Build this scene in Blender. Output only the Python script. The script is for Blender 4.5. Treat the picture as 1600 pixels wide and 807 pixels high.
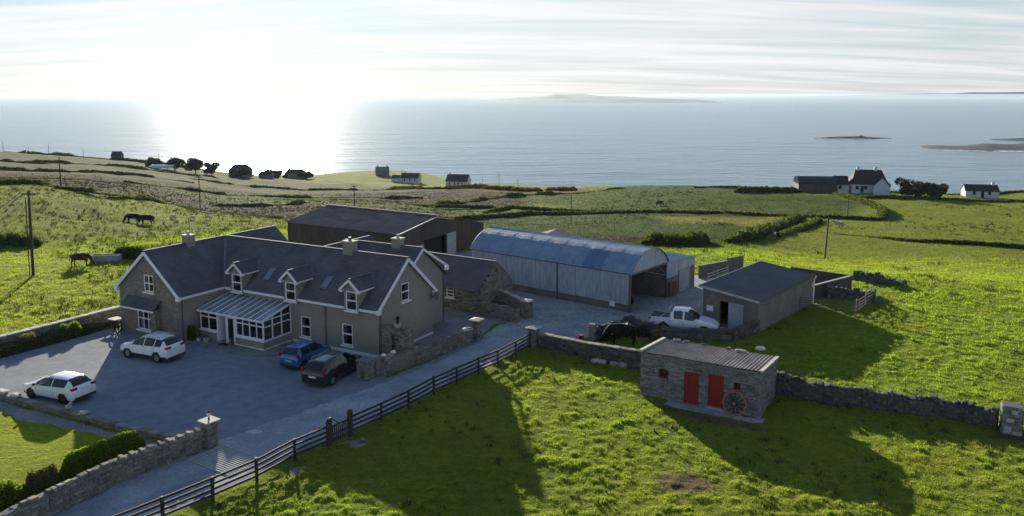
import bpy, bmesh, math, random
import numpy as np
from mathutils import Vector, Matrix, Euler
from mathutils.geometry import tessellate_polygon
random.seed(7)
RNG = np.random.default_rng(11)
for _o in list(bpy.data.objects):
    bpy.data.objects.remove(_o)
SC = bpy.context.scene
COL = SC.collection
R = math.radians

# ------------------------------------------------------------------ camera
cam = bpy.data.cameras.new('camera')
camo = bpy.data.objects.new('camera', cam)
COL.objects.link(camo)
cam.sensor_width = 36.0
cam.lens = 36.0 * 1250 / 1600
cam.shift_y = -(403.5 - 300) / 1600
cam.clip_start = 0.5
cam.clip_end = 200000
camo.location = (0, 0, 18.1)
camo.rotation_euler = (R(90) - math.atan(152 / 1250), 0, 0)
SC.camera = camo

# ------------------------------------------------------------------ sun and sky
SUN_EL, SUN_AZ = 13.4, -17.7          # degrees; azimuth measured from +Y towards +X
sl = bpy.data.lights.new('sun', 'SUN')
sl.energy = 4.2
sl.angle = R(0.55)
sl.color = (1.0, 0.9, 0.72)
so = bpy.data.objects.new('sun', sl)
COL.objects.link(so)
sd = Vector((math.sin(R(SUN_AZ)) * math.cos(R(SUN_EL)), math.cos(R(SUN_AZ)) * math.cos(R(SUN_EL)), math.sin(R(SUN_EL))))
so.rotation_euler = sd.to_track_quat('Z', 'Y').to_euler()

world = bpy.data.worlds.new('World')
SC.world = world
world.use_nodes = True
wn, wl = world.node_tree.nodes, world.node_tree.links
wn.clear()
w_out = wn.new('ShaderNodeOutputWorld')
w_bg = wn.new('ShaderNodeBackground')
w_bg.inputs['Strength'].default_value = 0.061
w_sky = wn.new('ShaderNodeTexSky')
w_sky.sky_type = 'NISHITA'
w_sky.sun_disc = False
w_sky.sun_elevation = R(SUN_EL)
w_sky.sun_rotation = R(SUN_AZ)
w_sky.altitude = 60
w_sky.air_density = 1.3
w_sky.dust_density = 0.15
w_sky.ozone_density = 6.0
# thin high cloud, streaked along the horizon, scattering the sky's own light
w_co = wn.new('ShaderNodeTexCoord')
w_sep = wn.new('ShaderNodeSeparateXYZ')
wl.new(w_co.outputs['Generated'], w_sep.inputs[0])
w_zm = wn.new('ShaderNodeMath'); w_zm.operation = 'MAXIMUM'; w_zm.inputs[1].default_value = 0.0
wl.new(w_sep.outputs['Z'], w_zm.inputs[0])
w_za = wn.new('ShaderNodeMath'); w_za.operation = 'ADD'; w_za.inputs[1].default_value = 0.11
wl.new(w_zm.outputs[0], w_za.inputs[0])
w_dx = wn.new('ShaderNodeMath'); w_dx.operation = 'DIVIDE'
w_dy = wn.new('ShaderNodeMath'); w_dy.operation = 'DIVIDE'
wl.new(w_sep.outputs['X'], w_dx.inputs[0]); wl.new(w_za.outputs[0], w_dx.inputs[1])
wl.new(w_sep.outputs['Y'], w_dy.inputs[0]); wl.new(w_za.outputs[0], w_dy.inputs[1])
w_cmb = wn.new('ShaderNodeCombineXYZ')
wl.new(w_dx.outputs[0], w_cmb.inputs[0]); wl.new(w_dy.outputs[0], w_cmb.inputs[1])
w_map = wn.new('ShaderNodeMapping')
w_map.inputs['Rotation'].default_value = (0, 0, R(9))
w_map.inputs['Scale'].default_value = (0.2, 1.0, 1)
wl.new(w_cmb.outputs[0], w_map.inputs[0])
w_no = wn.new('ShaderNodeTexNoise')
w_no.inputs['Scale'].default_value = 2.1
w_no.inputs['Detail'].default_value = 7
w_no.inputs['Roughness'].default_value = 0.55
w_no.inputs['Distortion'].default_value = 0.5
wl.new(w_map.outputs[0], w_no.inputs['Vector'])
w_ra = wn.new('ShaderNodeValToRGB')
w_ra.color_ramp.elements[0].position = 0.38; w_ra.color_ramp.elements[0].color = (0.78, 0.78, 0.78, 1)
w_ra.color_ramp.elements[1].position = 0.66; w_ra.color_ramp.elements[1].color = (0.96, 0.96, 0.96, 1)
wl.new(w_no.outputs['Fac'], w_ra.inputs[0])
w_bw = wn.new('ShaderNodeRGBToBW')
wl.new(w_sky.outputs[0], w_bw.inputs[0])
w_cl = wn.new('ShaderNodeMix'); w_cl.data_type = 'RGBA'; w_cl.blend_type = 'MULTIPLY'
w_cl.inputs['Factor'].default_value = 1.0
# thin cloud evens out the brightness round the sun
w_pw = wn.new('ShaderNodeMath'); w_pw.operation = 'POWER'; w_pw.inputs[1].default_value = 0.3
w_pk = wn.new('ShaderNodeMath'); w_pk.operation = 'MULTIPLY'; w_pk.inputs[1].default_value = 3.1
wl.new(w_bw.outputs[0], w_pw.inputs[0]); wl.new(w_pw.outputs[0], w_pk.inputs[0])
wl.new(w_pk.outputs[0], w_cl.inputs['A'])
w_ct = wn.new('ShaderNodeValToRGB')
w_ct.color_ramp.elements[0].position = 0.34; w_ct.color_ramp.elements[0].color = (0.78, 0.86, 0.95, 1)
w_ct.color_ramp.elements[1].position = 0.62; w_ct.color_ramp.elements[1].color = (1.14, 1.14, 1.16, 1)
wl.new(w_no.outputs['Fac'], w_ct.inputs[0])
wl.new(w_ct.outputs['Color'], w_cl.inputs['B'])
w_mx = wn.new('ShaderNodeMix'); w_mx.data_type = 'RGBA'
# the veil is thick low over the sea and thins out overhead
w_ve = wn.new('ShaderNodeMapRange'); w_ve.interpolation_type = 'SMOOTHSTEP'
w_ve.inputs['From Min'].default_value = 0.06; w_ve.inputs['From Max'].default_value = 0.42
w_ve.inputs['To Min'].default_value = 1.0; w_ve.inputs['To Max'].default_value = 0.25
wl.new(w_zm.outputs[0], w_ve.inputs['Value'])
w_vf = wn.new('ShaderNodeMath'); w_vf.operation = 'MULTIPLY'
wl.new(w_ra.outputs['Color'], w_vf.inputs[0]); wl.new(w_ve.outputs[0], w_vf.inputs[1])
wl.new(w_vf.outputs[0], w_mx.inputs['Factor'])
wl.new(w_sky.outputs[0], w_mx.inputs['A'])
wl.new(w_cl.outputs['Result'], w_mx.inputs['B'])
wl.new(w_mx.outputs['Result'], w_bg.inputs['Color'])
wl.new(w_bg.outputs[0], w_out.inputs['Surface'])

# ------------------------------------------------------------------ exposure and sampling
SC.render.engine = 'CYCLES'
SC.view_settings.view_transform = 'Standard'
SC.view_settings.look = 'None'
SC.view_settings.gamma = 1.0
SC.view_settings.exposure = 1.42
SC.view_settings.use_curve_mapping = False
cy = SC.cycles
cy.use_denoising = True
cy.max_bounces = 6
cy.diffuse_bounces = 3
cy.glossy_bounces = 3
cy.transmission_bounces = 3
cy.volume_bounces = 0
cy.transparent_max_bounces = 12
cy.sample_clamp_indirect = 4.0
cy.caustics_reflective = False
cy.caustics_refractive = False

# ------------------------------------------------------------------ helpers
MATS = {}
def tree_of(name):
    m = bpy.data.materials.new(name)
    m.use_nodes = True
    MATS[name] = m
    return m, m.node_tree.nodes, m.node_tree.links

def ramp(n, l, fac, stops):
    r = n.new('ShaderNodeValToRGB')
    e = r.color_ramp.elements
    while len(e) < len(stops):
        e.new(0.5)
    for el, (p, c) in zip(e, stops):
        el.position = p
        el.color = (*c, 1)
    l.new(fac, r.inputs[0])
    return r.outputs['Color']

def coords(n, l, kind='Object', scale=(1, 1, 1), rot=(0, 0, 0)):
    mp = n.new('ShaderNodeMapping')
    mp.inputs['Scale'].default_value = scale
    mp.inputs['Rotation'].default_value = rot
    if kind == 'World':
        g = n.new('ShaderNodeNewGeometry')
        l.new(g.outputs['Position'], mp.inputs[0])
    else:
        t = n.new('ShaderNodeTexCoord')
        l.new(t.outputs[kind], mp.inputs[0])
    return mp.outputs[0]

def noise(n, l, vec, scale, detail=4, rough=0.55, out='Fac'):
    t = n.new('ShaderNodeTexNoise')
    t.inputs['Scale'].default_value = scale
    t.inputs['Detail'].default_value = detail
    t.inputs['Roughness'].default_value = rough
    l.new(vec, t.inputs['Vector'])
    return t.outputs[out]

def pm(name, c1, c2, scale=1.5, rough=0.8, bump=0.0, bscale=12, bdist=0.02, kind='Object', stretch=(1, 1, 1), metal=0.0, spec=0.4, mid=None, fine=0.25):
    """noise-mottled principled material"""
    m, n, l = tree_of(name)
    b = n['Principled BSDF']
    v = coords(n, l, kind, stretch)
    f = noise(n, l, v, scale, 5, 0.6)
    stops = [(0.3, c1), (0.7, c2)] if mid is None else [(0.28, c1), (0.5, mid), (0.72, c2)]
    c = ramp(n, l, f, stops)
    if fine:
        f2 = noise(n, l, v, scale * 9, 3, 0.6)
        mx = n.new('ShaderNodeMix'); mx.data_type = 'RGBA'; mx.blend_type = 'MULTIPLY'
        mx.inputs['Factor'].default_value = 1
        g = ramp(n, l, f2, [(0.3, (1 - fine,) * 3), (0.7, (1 + fine * 0.6,) * 3)])
        l.new(c, mx.inputs['A']); l.new(g, mx.inputs['B'])
        c = mx.outputs['Result']
    l.new(c, b.inputs['Base Color'])
    b.inputs['Roughness'].default_value = rough
    b.inputs['Metallic'].default_value = metal
    b.inputs['Specular IOR Level'].default_value = spec
    if bump:
        bf = noise(n, l, v, bscale, 4, 0.6)
        bn = n.new('ShaderNodeBump')
        bn.inputs['Strength'].default_value = bump
        bn.inputs['Distance'].default_value = bdist
        l.new(bf, bn.inputs['Height'])
        l.new(bn.outputs[0], b.inputs['Normal'])
    return m

def masonry(name, cols, mortar, w=0.34, h=0.14, bump=0.8, kind='Object'):
    """coursed rubble on axis-aligned walls: bricks of uneven tone over x+y and z"""
    m, n, l = tree_of(name)
    b = n['Principled BSDF']
    t = n.new('ShaderNodeTexCoord')
    sp = n.new('ShaderNodeSeparateXYZ'); l.new(t.outputs[kind], sp.inputs[0])
    ad = n.new('ShaderNodeMath'); ad.operation = 'ADD'
    l.new(sp.outputs['X'], ad.inputs[0]); l.new(sp.outputs['Y'], ad.inputs[1])
    cb = n.new('ShaderNodeCombineXYZ'); l.new(ad.outputs[0], cb.inputs[0]); l.new(sp.outputs['Z'], cb.inputs[1])
    wob = noise(n, l, cb.outputs[0], 2.6, 3, 0.6, 'Color')
    mx = n.new('ShaderNodeMix'); mx.data_type = 'RGBA'; mx.blend_type = 'LINEAR_LIGHT'; mx.inputs['Factor'].default_value = 0.05
    l.new(cb.outputs[0], mx.inputs['A']); l.new(wob, mx.inputs['B'])
    mp = n.new('ShaderNodeMapping'); mp.inputs['Scale'].default_value = (1 / w, 1 / h, 1)
    l.new(mx.outputs['Result'], mp.inputs[0])
    vo = n.new('ShaderNodeTexVoronoi'); vo.inputs['Scale'].default_value = 1.0; vo.inputs['Randomness'].default_value = 0.75
    l.new(mp.outputs[0], vo.inputs['Vector'])
    ve = n.new('ShaderNodeTexVoronoi'); ve.feature = 'DISTANCE_TO_EDGE'; ve.inputs['Scale'].default_value = 1.0; ve.inputs['Randomness'].default_value = 0.75
    l.new(mp.outputs[0], ve.inputs['Vector'])
    s2 = n.new('ShaderNodeSeparateColor'); l.new(vo.outputs['Color'], s2.inputs[0])
    c = ramp(n, l, s2.outputs[0], [(0.0, cols[0]), (0.45, cols[1]), (1.0, cols[2])])
    st = noise(n, l, cb.outputs[0], 0.9, 5, 0.65)
    mm = n.new('ShaderNodeMix'); mm.data_type = 'RGBA'; mm.blend_type = 'MULTIPLY'; mm.inputs['Factor'].default_value = 1
    l.new(c, mm.inputs['A']); l.new(ramp(n, l, st, [(0.3, (0.7, 0.7, 0.68)), (0.7, (1.15, 1.13, 1.05))]), mm.inputs['B'])
    ed = n.new('ShaderNodeMapRange'); ed.inputs['From Max'].default_value = 0.09
    l.new(ve.outputs['Distance'], ed.inputs['Value'])
    m2 = n.new('ShaderNodeMix'); m2.data_type = 'RGBA'
    l.new(ed.outputs[0], m2.inputs['Factor']); m2.inputs['A'].default_value = (*mortar, 1); l.new(mm.outputs['Result'], m2.inputs['B'])
    l.new(m2.outputs['Result'], b.inputs['Base Color'])
    b.inputs['Roughness'].default_value = 0.92
    b.inputs['Specular IOR Level'].default_value = 0.25
    bn = n.new('ShaderNodeBump'); bn.inputs['Strength'].default_value = bump; bn.inputs['Distance'].default_value = 0.04
    l.new(ed.outputs[0], bn.inputs['Height']); l.new(bn.outputs[0], b.inputs['Normal'])
    return m

def slate(name, axis, cols, course=0.2, width=0.3, rough=0.55, spec=0.4):
    """slates: courses by height, joints along the given ridge axis"""
    m, n, l = tree_of(name)
    b = n['Principled BSDF']
    t = n.new('ShaderNodeTexCoord')
    sp = n.new('ShaderNodeSeparateXYZ'); l.new(t.outputs['Object'], sp.inputs[0])
    cb = n.new('ShaderNodeCombineXYZ'); l.new(sp.outputs[axis], cb.inputs[0]); l.new(sp.outputs['Z'], cb.inputs[1])
    br = n.new('ShaderNodeTexBrick')
    br.inputs['Scale'].default_value = 1.0
    br.inputs['Brick Width'].default_value = width
    br.inputs['Row Height'].default_value = course * 0.66
    br.inputs['Mortar Size'].default_value = 0.008
    br.inputs['Mortar Smooth'].default_value = 0.4
    br.inputs['Color1'].default_value = (*cols[0], 1)
    br.inputs['Color2'].default_value = (*cols[1], 1)
    br.inputs['Mortar'].default_value = (cols[0][0] * 0.45, cols[0][1] * 0.45, cols[0][2] * 0.45, 1)
    l.new(cb.outputs[0], br.inputs['Vector'])
    st = noise(n, l, t.outputs['Object'], 0.7, 5, 0.6)
    mm = n.new('ShaderNodeMix'); mm.data_type = 'RGBA'; mm.blend_type = 'MULTIPLY'; mm.inputs['Factor'].default_value = 1
    l.new(br.outputs['Color'], mm.inputs['A']); l.new(ramp(n, l, st, [(0.3, (0.75, 0.75, 0.78)), (0.7, (1.25, 1.22, 1.15))]), mm.inputs['B'])
    l.new(mm.outputs['Result'], b.inputs['Base Color'])
    b.inputs['Roughness'].default_value = rough
    b.inputs['Specular IOR Level'].default_value = spec
    bn = n.new('ShaderNodeBump'); bn.inputs['Strength'].default_value = 0.5; bn.inputs['Distance'].default_value = 0.012; bn.invert = True
    l.new(br.outputs['Fac'], bn.inputs['Height']); l.new(bn.outputs[0], b.inputs['Normal'])
    return m

def glassmat(name, tint=(0.55, 0.6, 0.62), refl=0.9, rough=0.03):
    m, n, l = tree_of(name)
    n.remove(n['Principled BSDF'])
    tr = n.new('ShaderNodeBsdfTransparent'); tr.inputs[0].default_value = (*tint, 1)
    gl = n.new('ShaderNodeBsdfGlossy'); gl.inputs['Roughness'].default_value = rough; gl.inputs['Color'].default_value = (refl, refl, refl, 1)
    fr = n.new('ShaderNodeFresnel'); fr.inputs['IOR'].default_value = 1.65
    mx = n.new('ShaderNodeMixShader')
    l.new(fr.outputs[0], mx.inputs[0]); l.new(tr.outputs[0], mx.inputs[1]); l.new(gl.outputs[0], mx.inputs[2])
    l.new(mx.outputs[0], n['Material Output'].inputs['Surface'])
    return m

class MB:
    """collects shapes for ONE mesh object"""
    def __init__(s):
        s.v = []; s.f = []
    def add(s, vs, fs):
        o = len(s.v); s.v.extend([tuple(map(float, p)) for p in vs]); s.f.extend([tuple(i + o for i in f) for f in fs])
        return s
    def box(s, x0, x1, y0, y1, z0, z1):
        return s.add([(x0, y0, z0), (x1, y0, z0), (x1, y1, z0), (x0, y1, z0), (x0, y0, z1), (x1, y0, z1), (x1, y1, z1), (x0, y1, z1)],
                     [(0, 3, 2, 1), (4, 5, 6, 7), (0, 1, 5, 4), (1, 2, 6, 5), (2, 3, 7, 6), (3, 0, 4, 7)])
    def beam(s, p, q, w, h, up=(0, 0, 1)):
        p, q = Vector(p), Vector(q); d = (q - p).normalized(); u = Vector(up)
        a = d.cross(u)
        if a.length < 1e-4: a = d.cross(Vector((1, 0, 0)))
        a.normalize(); b = a.cross(d).normalized(); a *= w / 2; b *= h / 2
        return s.add([p - a - b, p + a - b, p + a + b, p - a + b, q - a - b, q + a - b, q + a + b, q - a + b],
                     [(0, 3, 2, 1), (4, 5, 6, 7), (0, 1, 5, 4), (1, 2, 6, 5), (2, 3, 7, 6), (3, 0, 4, 7)])
    def tube(s, p, q, r0, r1=None, n=8, cap=True):
        r1 = r0 if r1 is None else r1
        p, q = Vector(p), Vector(q); d = (q - p).normalized()
        a = d.orthogonal().normalized(); b = d.cross(a)
        vs = []
        for c, r in ((p, r0), (q, r1)):
            for i in range(n):
                t = 2 * math.pi * i / n
                vs.append(c + a * (r * math.cos(t)) + b * (r * math.sin(t)))
        fs = [(i, (i + 1) % n, n + (i + 1) % n, n + i) for i in range(n)]
        if cap: fs += [tuple(range(n - 1, -1, -1)), tuple(range(n, 2 * n))]
        return s.add(vs, fs)
    def path(s, pts, r, n=6):
        for a, b in zip(pts, pts[1:]): s.tube(a, b, r, r, n)
        return s
    def slab(s, top, t):
        """flat polygon given by its top corners, thickened downwards along its normal"""
        P = [Vector(p) for p in top]; nn = (P[1] - P[0]).cross(P[2] - P[0]).normalized()
        if nn.z < 0: P.reverse(); nn = -nn
        n = len(P); lo = [p - nn * t for p in P]
        return s.add(P + lo, [tuple(range(n)), tuple(range(2 * n - 1, n - 1, -1))] + [(i, n + i, n + (i + 1) % n, (i + 1) % n) for i in range(n)])
    def prism(s, poly, axis, a0, a1):
        """polygon (2-d) pushed along axis 'x' | 'y' | 'z' from a0 to a1"""
        def w(p, a):
            return {'x': (a, p[0], p[1]), 'y': (p[0], a, p[1]), 'z': (p[0], p[1], a)}[axis]
        n = len(poly)
        return s.add([w(p, a0) for p in poly] + [w(p, a1) for p in poly],
                     [tuple(range(n - 1, -1, -1)), tuple(range(n, 2 * n))] + [(i, (i + 1) % n, n + (i + 1) % n, n + i) for i in range(n)])
    def ring(s, c, axis, r0, r1, w, n=24):
        """flat ring (tyre, rim) about an axis through c"""
        c = Vector(c); d = Vector(axis).normalized(); a = d.orthogonal().normalized(); b = d.cross(a)
        vs = []
        for i in range(n):
            t = 2 * math.pi * i / n; e = a * math.cos(t) + b * math.sin(t)
            vs += [c + e * r0 - d * w / 2, c + e * r1 - d * w / 2, c + e * r1 + d * w / 2, c + e * r0 + d * w / 2]
        fs = []
        for i in range(n):
            j = (i + 1) % n
            for k in range(4):
                fs.append((4 * i + k, 4 * i + (k + 1) % 4, 4 * j + (k + 1) % 4, 4 * j + k))
        return s.add(vs, fs)
    def ball(s, c, r, seg=10, rings=6, sq=(1, 1, 1)):
        vs = [(c[0], c[1], c[2] + r * sq[2])]; fs = []
        for i in range(1, rings):
            for j in range(seg):
                p = math.pi * i / rings; t = 2 * math.pi * j / seg
                vs.append((c[0] + r * sq[0] * math.sin(p) * math.cos(t), c[1] + r * sq[1] * math.sin(p) * math.sin(t), c[2] + r * sq[2] * math.cos(p)))
        vs.append((c[0], c[1], c[2] - r * sq[2])); e = len(vs) - 1
        for j in range(seg):
            k = (j + 1) % seg
            fs.append((0, 1 + j, 1 + k))
            for i in range(rings - 2): fs.append((1 + i * seg + j, 1 + (i + 1) * seg + j, 1 + (i + 1) * seg + k, 1 + i * seg + k))
            fs.append((1 + (rings - 2) * seg + j, e, 1 + (rings - 2) * seg + k))
        return s.add(vs, fs)
    def panel(s, outline, holes, org, direc, inward, depth=0.18):
        """wall face in the vertical plane through org along direc, with rectangular openings and their reveals"""
        o = Vector((org[0], org[1], 0)); d = Vector((*direc, 0)).normalized(); i_ = Vector((*inward, 0)).normalized()
        W = lambda p, k=0.0: o + d * p[0] + Vector((0, 0, p[1])) + i_ * k
        loops = [outline] + [[(a, c), (b, c), (b, e), (a, e)] for a, b, c, e in holes]
        tri = tessellate_polygon([[Vector((x, z, 0)) for x, z in lp] for lp in loops])
        flat = [p for lp in loops for p in lp]
        nout = -i_
        vs = [W(p) for p in flat]; fs = []
        for t in tri:
            nn = (vs[t[1]] - vs[t[0]]).cross(vs[t[2]] - vs[t[0]])
            fs.append(tuple(t) if nn.dot(nout) > 0 else (t[0], t[2], t[1]))
        s.add(vs, fs)
        for lp in loops[1:]:
            for k in range(4):
                p, q = lp[k], lp[(k + 1) % 4]
                s.add([W(p), W(q), W(q, depth), W(p, depth)], [(0, 1, 2, 3)])
        return s
    def mesh(s, name, smooth=False):
        me = bpy.data.meshes.new(name)
        me.from_pydata(s.v, [], s.f)
        me.update()
        if smooth: me.polygons.foreach_set('use_smooth', [True] * len(me.polygons))
        return me
    def build(s, name, mat, parent=None, smooth=False):
        me = s.mesh(name, smooth)
        if mat is not None: me.materials.append(MATS[mat] if isinstance(mat, str) else mat)
        o = bpy.data.objects.new(name, me); COL.objects.link(o); o.parent = parent
        return o

def link(name, me, parent=None):
    o = bpy.data.objects.new(name, me); COL.objects.link(o); o.parent = parent
    return o
def tag(o, label, cat, group=None):
    o['label'] = label; o['category'] = cat; o['kind'] = 'thing'
    if group: o['group'] = group
    return o
def thing(name, label, cat, loc=(0, 0, 0), rotz=0.0, group=None):
    o = bpy.data.objects.new(name, None); COL.objects.link(o)
    o.location = loc; o.rotation_euler = (0, 0, rotz); o.empty_display_size = 0.3; o['kind'] = 'thing'
    return tag(o, label, cat, group)
def struct(o, label=None):
    o['kind'] = 'structure'
    if label: o['label'] = label
    return o
def copy_tree(o, parent=None):
    c = o.copy(); COL.objects.link(c); c.parent = parent
    for ch in list(o.children): copy_tree(ch, c)
    return c

# lattice value noise for shaping meshes
_PERM = RNG.random((256, 256))
def vnoise(x, y):
    xi = np.floor(x).astype(int); yi = np.floor(y).astype(int); fx = x - xi; fy = y - yi
    fx = fx * fx * (3 - 2 * fx); fy = fy * fy * (3 - 2 * fy)
    g = lambda a, b: _PERM[a & 255, b & 255]
    return (g(xi, yi) * (1 - fx) + g(xi + 1, yi) * fx) * (1 - fy) + (g(xi, yi + 1) * (1 - fx) + g(xi + 1, yi + 1) * fx) * fy
def fbm(x, y, o=4):
    s = 0.0; a = 0.5; t = 0.0
    for k in range(o):
        s = s + a * vnoise(x * 2 ** k + 17.3 * k, y * 2 ** k + 5.1 * k); t += a; a *= 0.5
    return s / t
# ------------------------------------------------------------------ the lie of the land (spot heights, metres; farmyard level = 0)
CTL = np.array([(-50.3,84,-1),(-63.8,84,-0.2),(-59.4,128,-2.8),(-56.4,150,-5.2),(-89.4,172,-1.7),(-105.6,165,-0.6),(-120,150,-0.1),(-88,200,-6.7),(-185.6,290,-9.7),(-307.2,480,-18.8),(-394.8,470,-15.7),(-268,500,-22.3),(-192,480,-25.7),(-132.5,480,-31.4),(-56.3,440,-31.9),(-29.2,430,-32.1),(-37,185,-8.8),(-63,225,-12.5),(-76,195,-10.9),(-105.6,330,-22),(-63.4,330,-22),(13,180,-11.3),(17.3,120,-4.7),(25.6,320,-21.3),(74.4,310,-18.9),(126.4,290,-18.3),(169.4,290,-19.3),(44,112,-4.7),(67.2,105,-3.5),(137.6,215,-13.2),(64.8,180,-9.8),(204.8,320,-22.3),(232,290,-21.8),(44.4,370,-24.5),(6.4,400,-28.6),(31.4,112,-3.1),(-6.9,430,-30.7),(-17.2,215,-13.2),(-81.9,640,-48.5),(-116.2,660,-48.4),(-49.6,620,-47.9),(-792,900,-100),(-576,900,-100),(-494,950,-105),(-360,900,-105),(-252,900,-110),(-160,1000,-110),(-72,900,-110),(-11.2,700,-100),(44.8,560,-95),(64.8,540,-95),(104,520,-95),(140,500,-95),(220,500,-95),(292,500,-95),(360,500,-95),(480,500,-95),(-70,20,0),(0,20,0),(50,20,0),(-75,45,0),(0,50,0),(60,45,0),(-60,70,0),(-20,80,0),(10,85,0),(30,72,0),(55,66,0),(-30,98,0)])
def _feat(x,y):
    return np.stack([np.arctan2(x,y)/.35, np.log(np.hypot(x,y))/.8],-1)
def _ker(d2): return np.sqrt(d2+.03)
_A=_feat(CTL[:,0],CTL[:,1]); _n=len(CTL)
_K=_ker(((_A[:,None]-_A[None])**2).sum(-1)); _Pm=np.hstack([np.ones((_n,1)),_A])
_S=np.linalg.solve(np.block([[_K-np.eye(_n)*.02,_Pm],[_Pm.T,np.zeros((3,3))]]),np.concatenate([CTL[:,2],np.zeros(3)]))
FARM=np.array([(-62,-30),(70,-30),(62,50),(48,66),(30,74),(14,88),(-8,97),(-30,100),(-46,80),(-58,66)],float)
def poly_dist(x,y,poly):
    """signed distance to a polygon, negative inside"""
    d=np.full(x.shape,1e9); ins=np.zeros(x.shape,bool); n=len(poly)
    for i in range(n):
        ax,ay=poly[i]; bx,by=poly[(i+1)%n]; ex,ey=bx-ax,by-ay
        t=np.clip(((x-ax)*ex+(y-ay)*ey)/(ex*ex+ey*ey+1e-9),0,1)
        d=np.minimum(d,np.hypot(x-ax-t*ex,y-ay-t*ey))
        ins^=((ay>y)!=(by>y))&(x<(bx-ax)*(y-ay)/((by-ay) if by!=ay else 1e-9)+ax)
    return np.where(ins,-d,d)
def ground(x,y):
    x=np.asarray(x,float); y=np.asarray(y,float); s=x.shape; x=x.ravel(); y=y.ravel()
    out=np.empty(len(x))
    for i in range(0,len(x),20000):
        a,b=x[i:i+20000],y[i:i+20000]; f=_feat(a,np.maximum(b,3.))
        k=_ker(((f[:,None]-_A[None])**2).sum(-1)); z=k@_S[:_n]+_S[_n]+f@_S[_n+1:]
        w=np.clip(poly_dist(a,b,FARM)/22,0,1); w=w*w*(3-2*w); out[i:i+20000]=z*w
    return out.reshape(s)
def gz(x, y):
    return float(ground(np.array([float(x)]), np.array([float(y)]))[0])
SEA = -82.0

# ground plan of the paved and kept surfaces
HO, HT = Vector((-9.13, 53.08)), R(-28.96)                 # house corner and bearing
HU = Vector((math.cos(HT), math.sin(HT))); HV = Vector((-math.sin(HT), math.cos(HT)))
def hp(x, y):
    p = HO + HU * x + HV * y
    return (p.x, p.y)
FENCE = [(-17.9, 28.6), (-16.4, 30.4), (-14.88, 32.17), (-13.41, 33.96), (-12.01, 35.75), (-10.81, 37.94), (-9.47, 39.62), (-8.62, 40.79), (-7.26, 42.64), (-5.99, 44.56), (-4.74, 46.75), (-3.46, 48.48), (-2.17, 50.27), (-0.95, 51.95), (0.27, 53.93), (1.29, 55.6)]
YARD = [(-48, 47), (-42, 47.5), (-35.7, 53.7), (-30.6, 61.4), (-27, 63.5), hp(0, 3), hp(2.6, -3.0), hp(3.2, 2), hp(3.6, 7.5), hp(3.0, 11), (0.6, 62.5), (1.2, 56.2)] + \
       [(x - 0.35, y + 0.22) for x, y in FENCE[::-1]] + [(-22, 28), (-20.2, 32.2), (-18.5, 35.5), (-15.9, 39.5), (-18.3, 40.25), (-21.5, 41.7), (-25.2, 43.5), (-29.0, 45.3), (-34, 47.6)]
FARMYARD = [hp(3.0, 11.2), (-2.2, 58.4), (1.25, 56.4), (3.2, 56.6), (4.4, 57.2), (5.7, 58.3), (8.9, 59.3), (10.5, 58.4), (16.1, 57.6), (19.5, 60.9), (15.4, 62.5), (18.2, 66), (24, 73), (20, 78), (13, 84), (6, 80), (2, 84), (-3, 93), (-14, 86), (-24, 84), (-16, 70), (-3, 65.2), (0, 62.6)]
PATIO = [hp(-0.3, 0.2), hp(2.2, -2.6), hp(2.75, 0.6), hp(3.1, 4.4), hp(3.4, 7.4), hp(2.6, 11), (-0.3, 62.2), (-2.6, 64.6), (-9, 68), (-14, 66), hp(-3, 8)]
LAWN = [(-40, 44), (-34, 45.3), (-29.86, 44.8), (-28.98, 44.46), (-27.6, 43.35), (-24.62, 42.16), (-24.1, 42.16), (-20.2, 40.3), (-19.4, 39.3), (-20.6, 37.2), (-22.2, 34.2), (-23.4, 31.5), (-27, 27), (-45, 27)]
LAWNPATH = [(-40, 46.5), (-33.6, 46.9), (-30.8, 45.9), (-27.1, 44.1), (-23.9, 42.5), (-19.3, 40.45), (-18.4, 39.9), (-19.3, 39.2), (-20.4, 40.1), (-24.1, 41.8), (-27.8, 43.0), (-29.2, 44.2), (-34, 44.8), (-40, 43.5)]
BUILT = [[hp(-22.2, -4.1), hp(-14.9, -4.1), hp(-14.9, 0), hp(0, 0), hp(-1.4, 10.4), hp(-22.2, 9)]]

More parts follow.
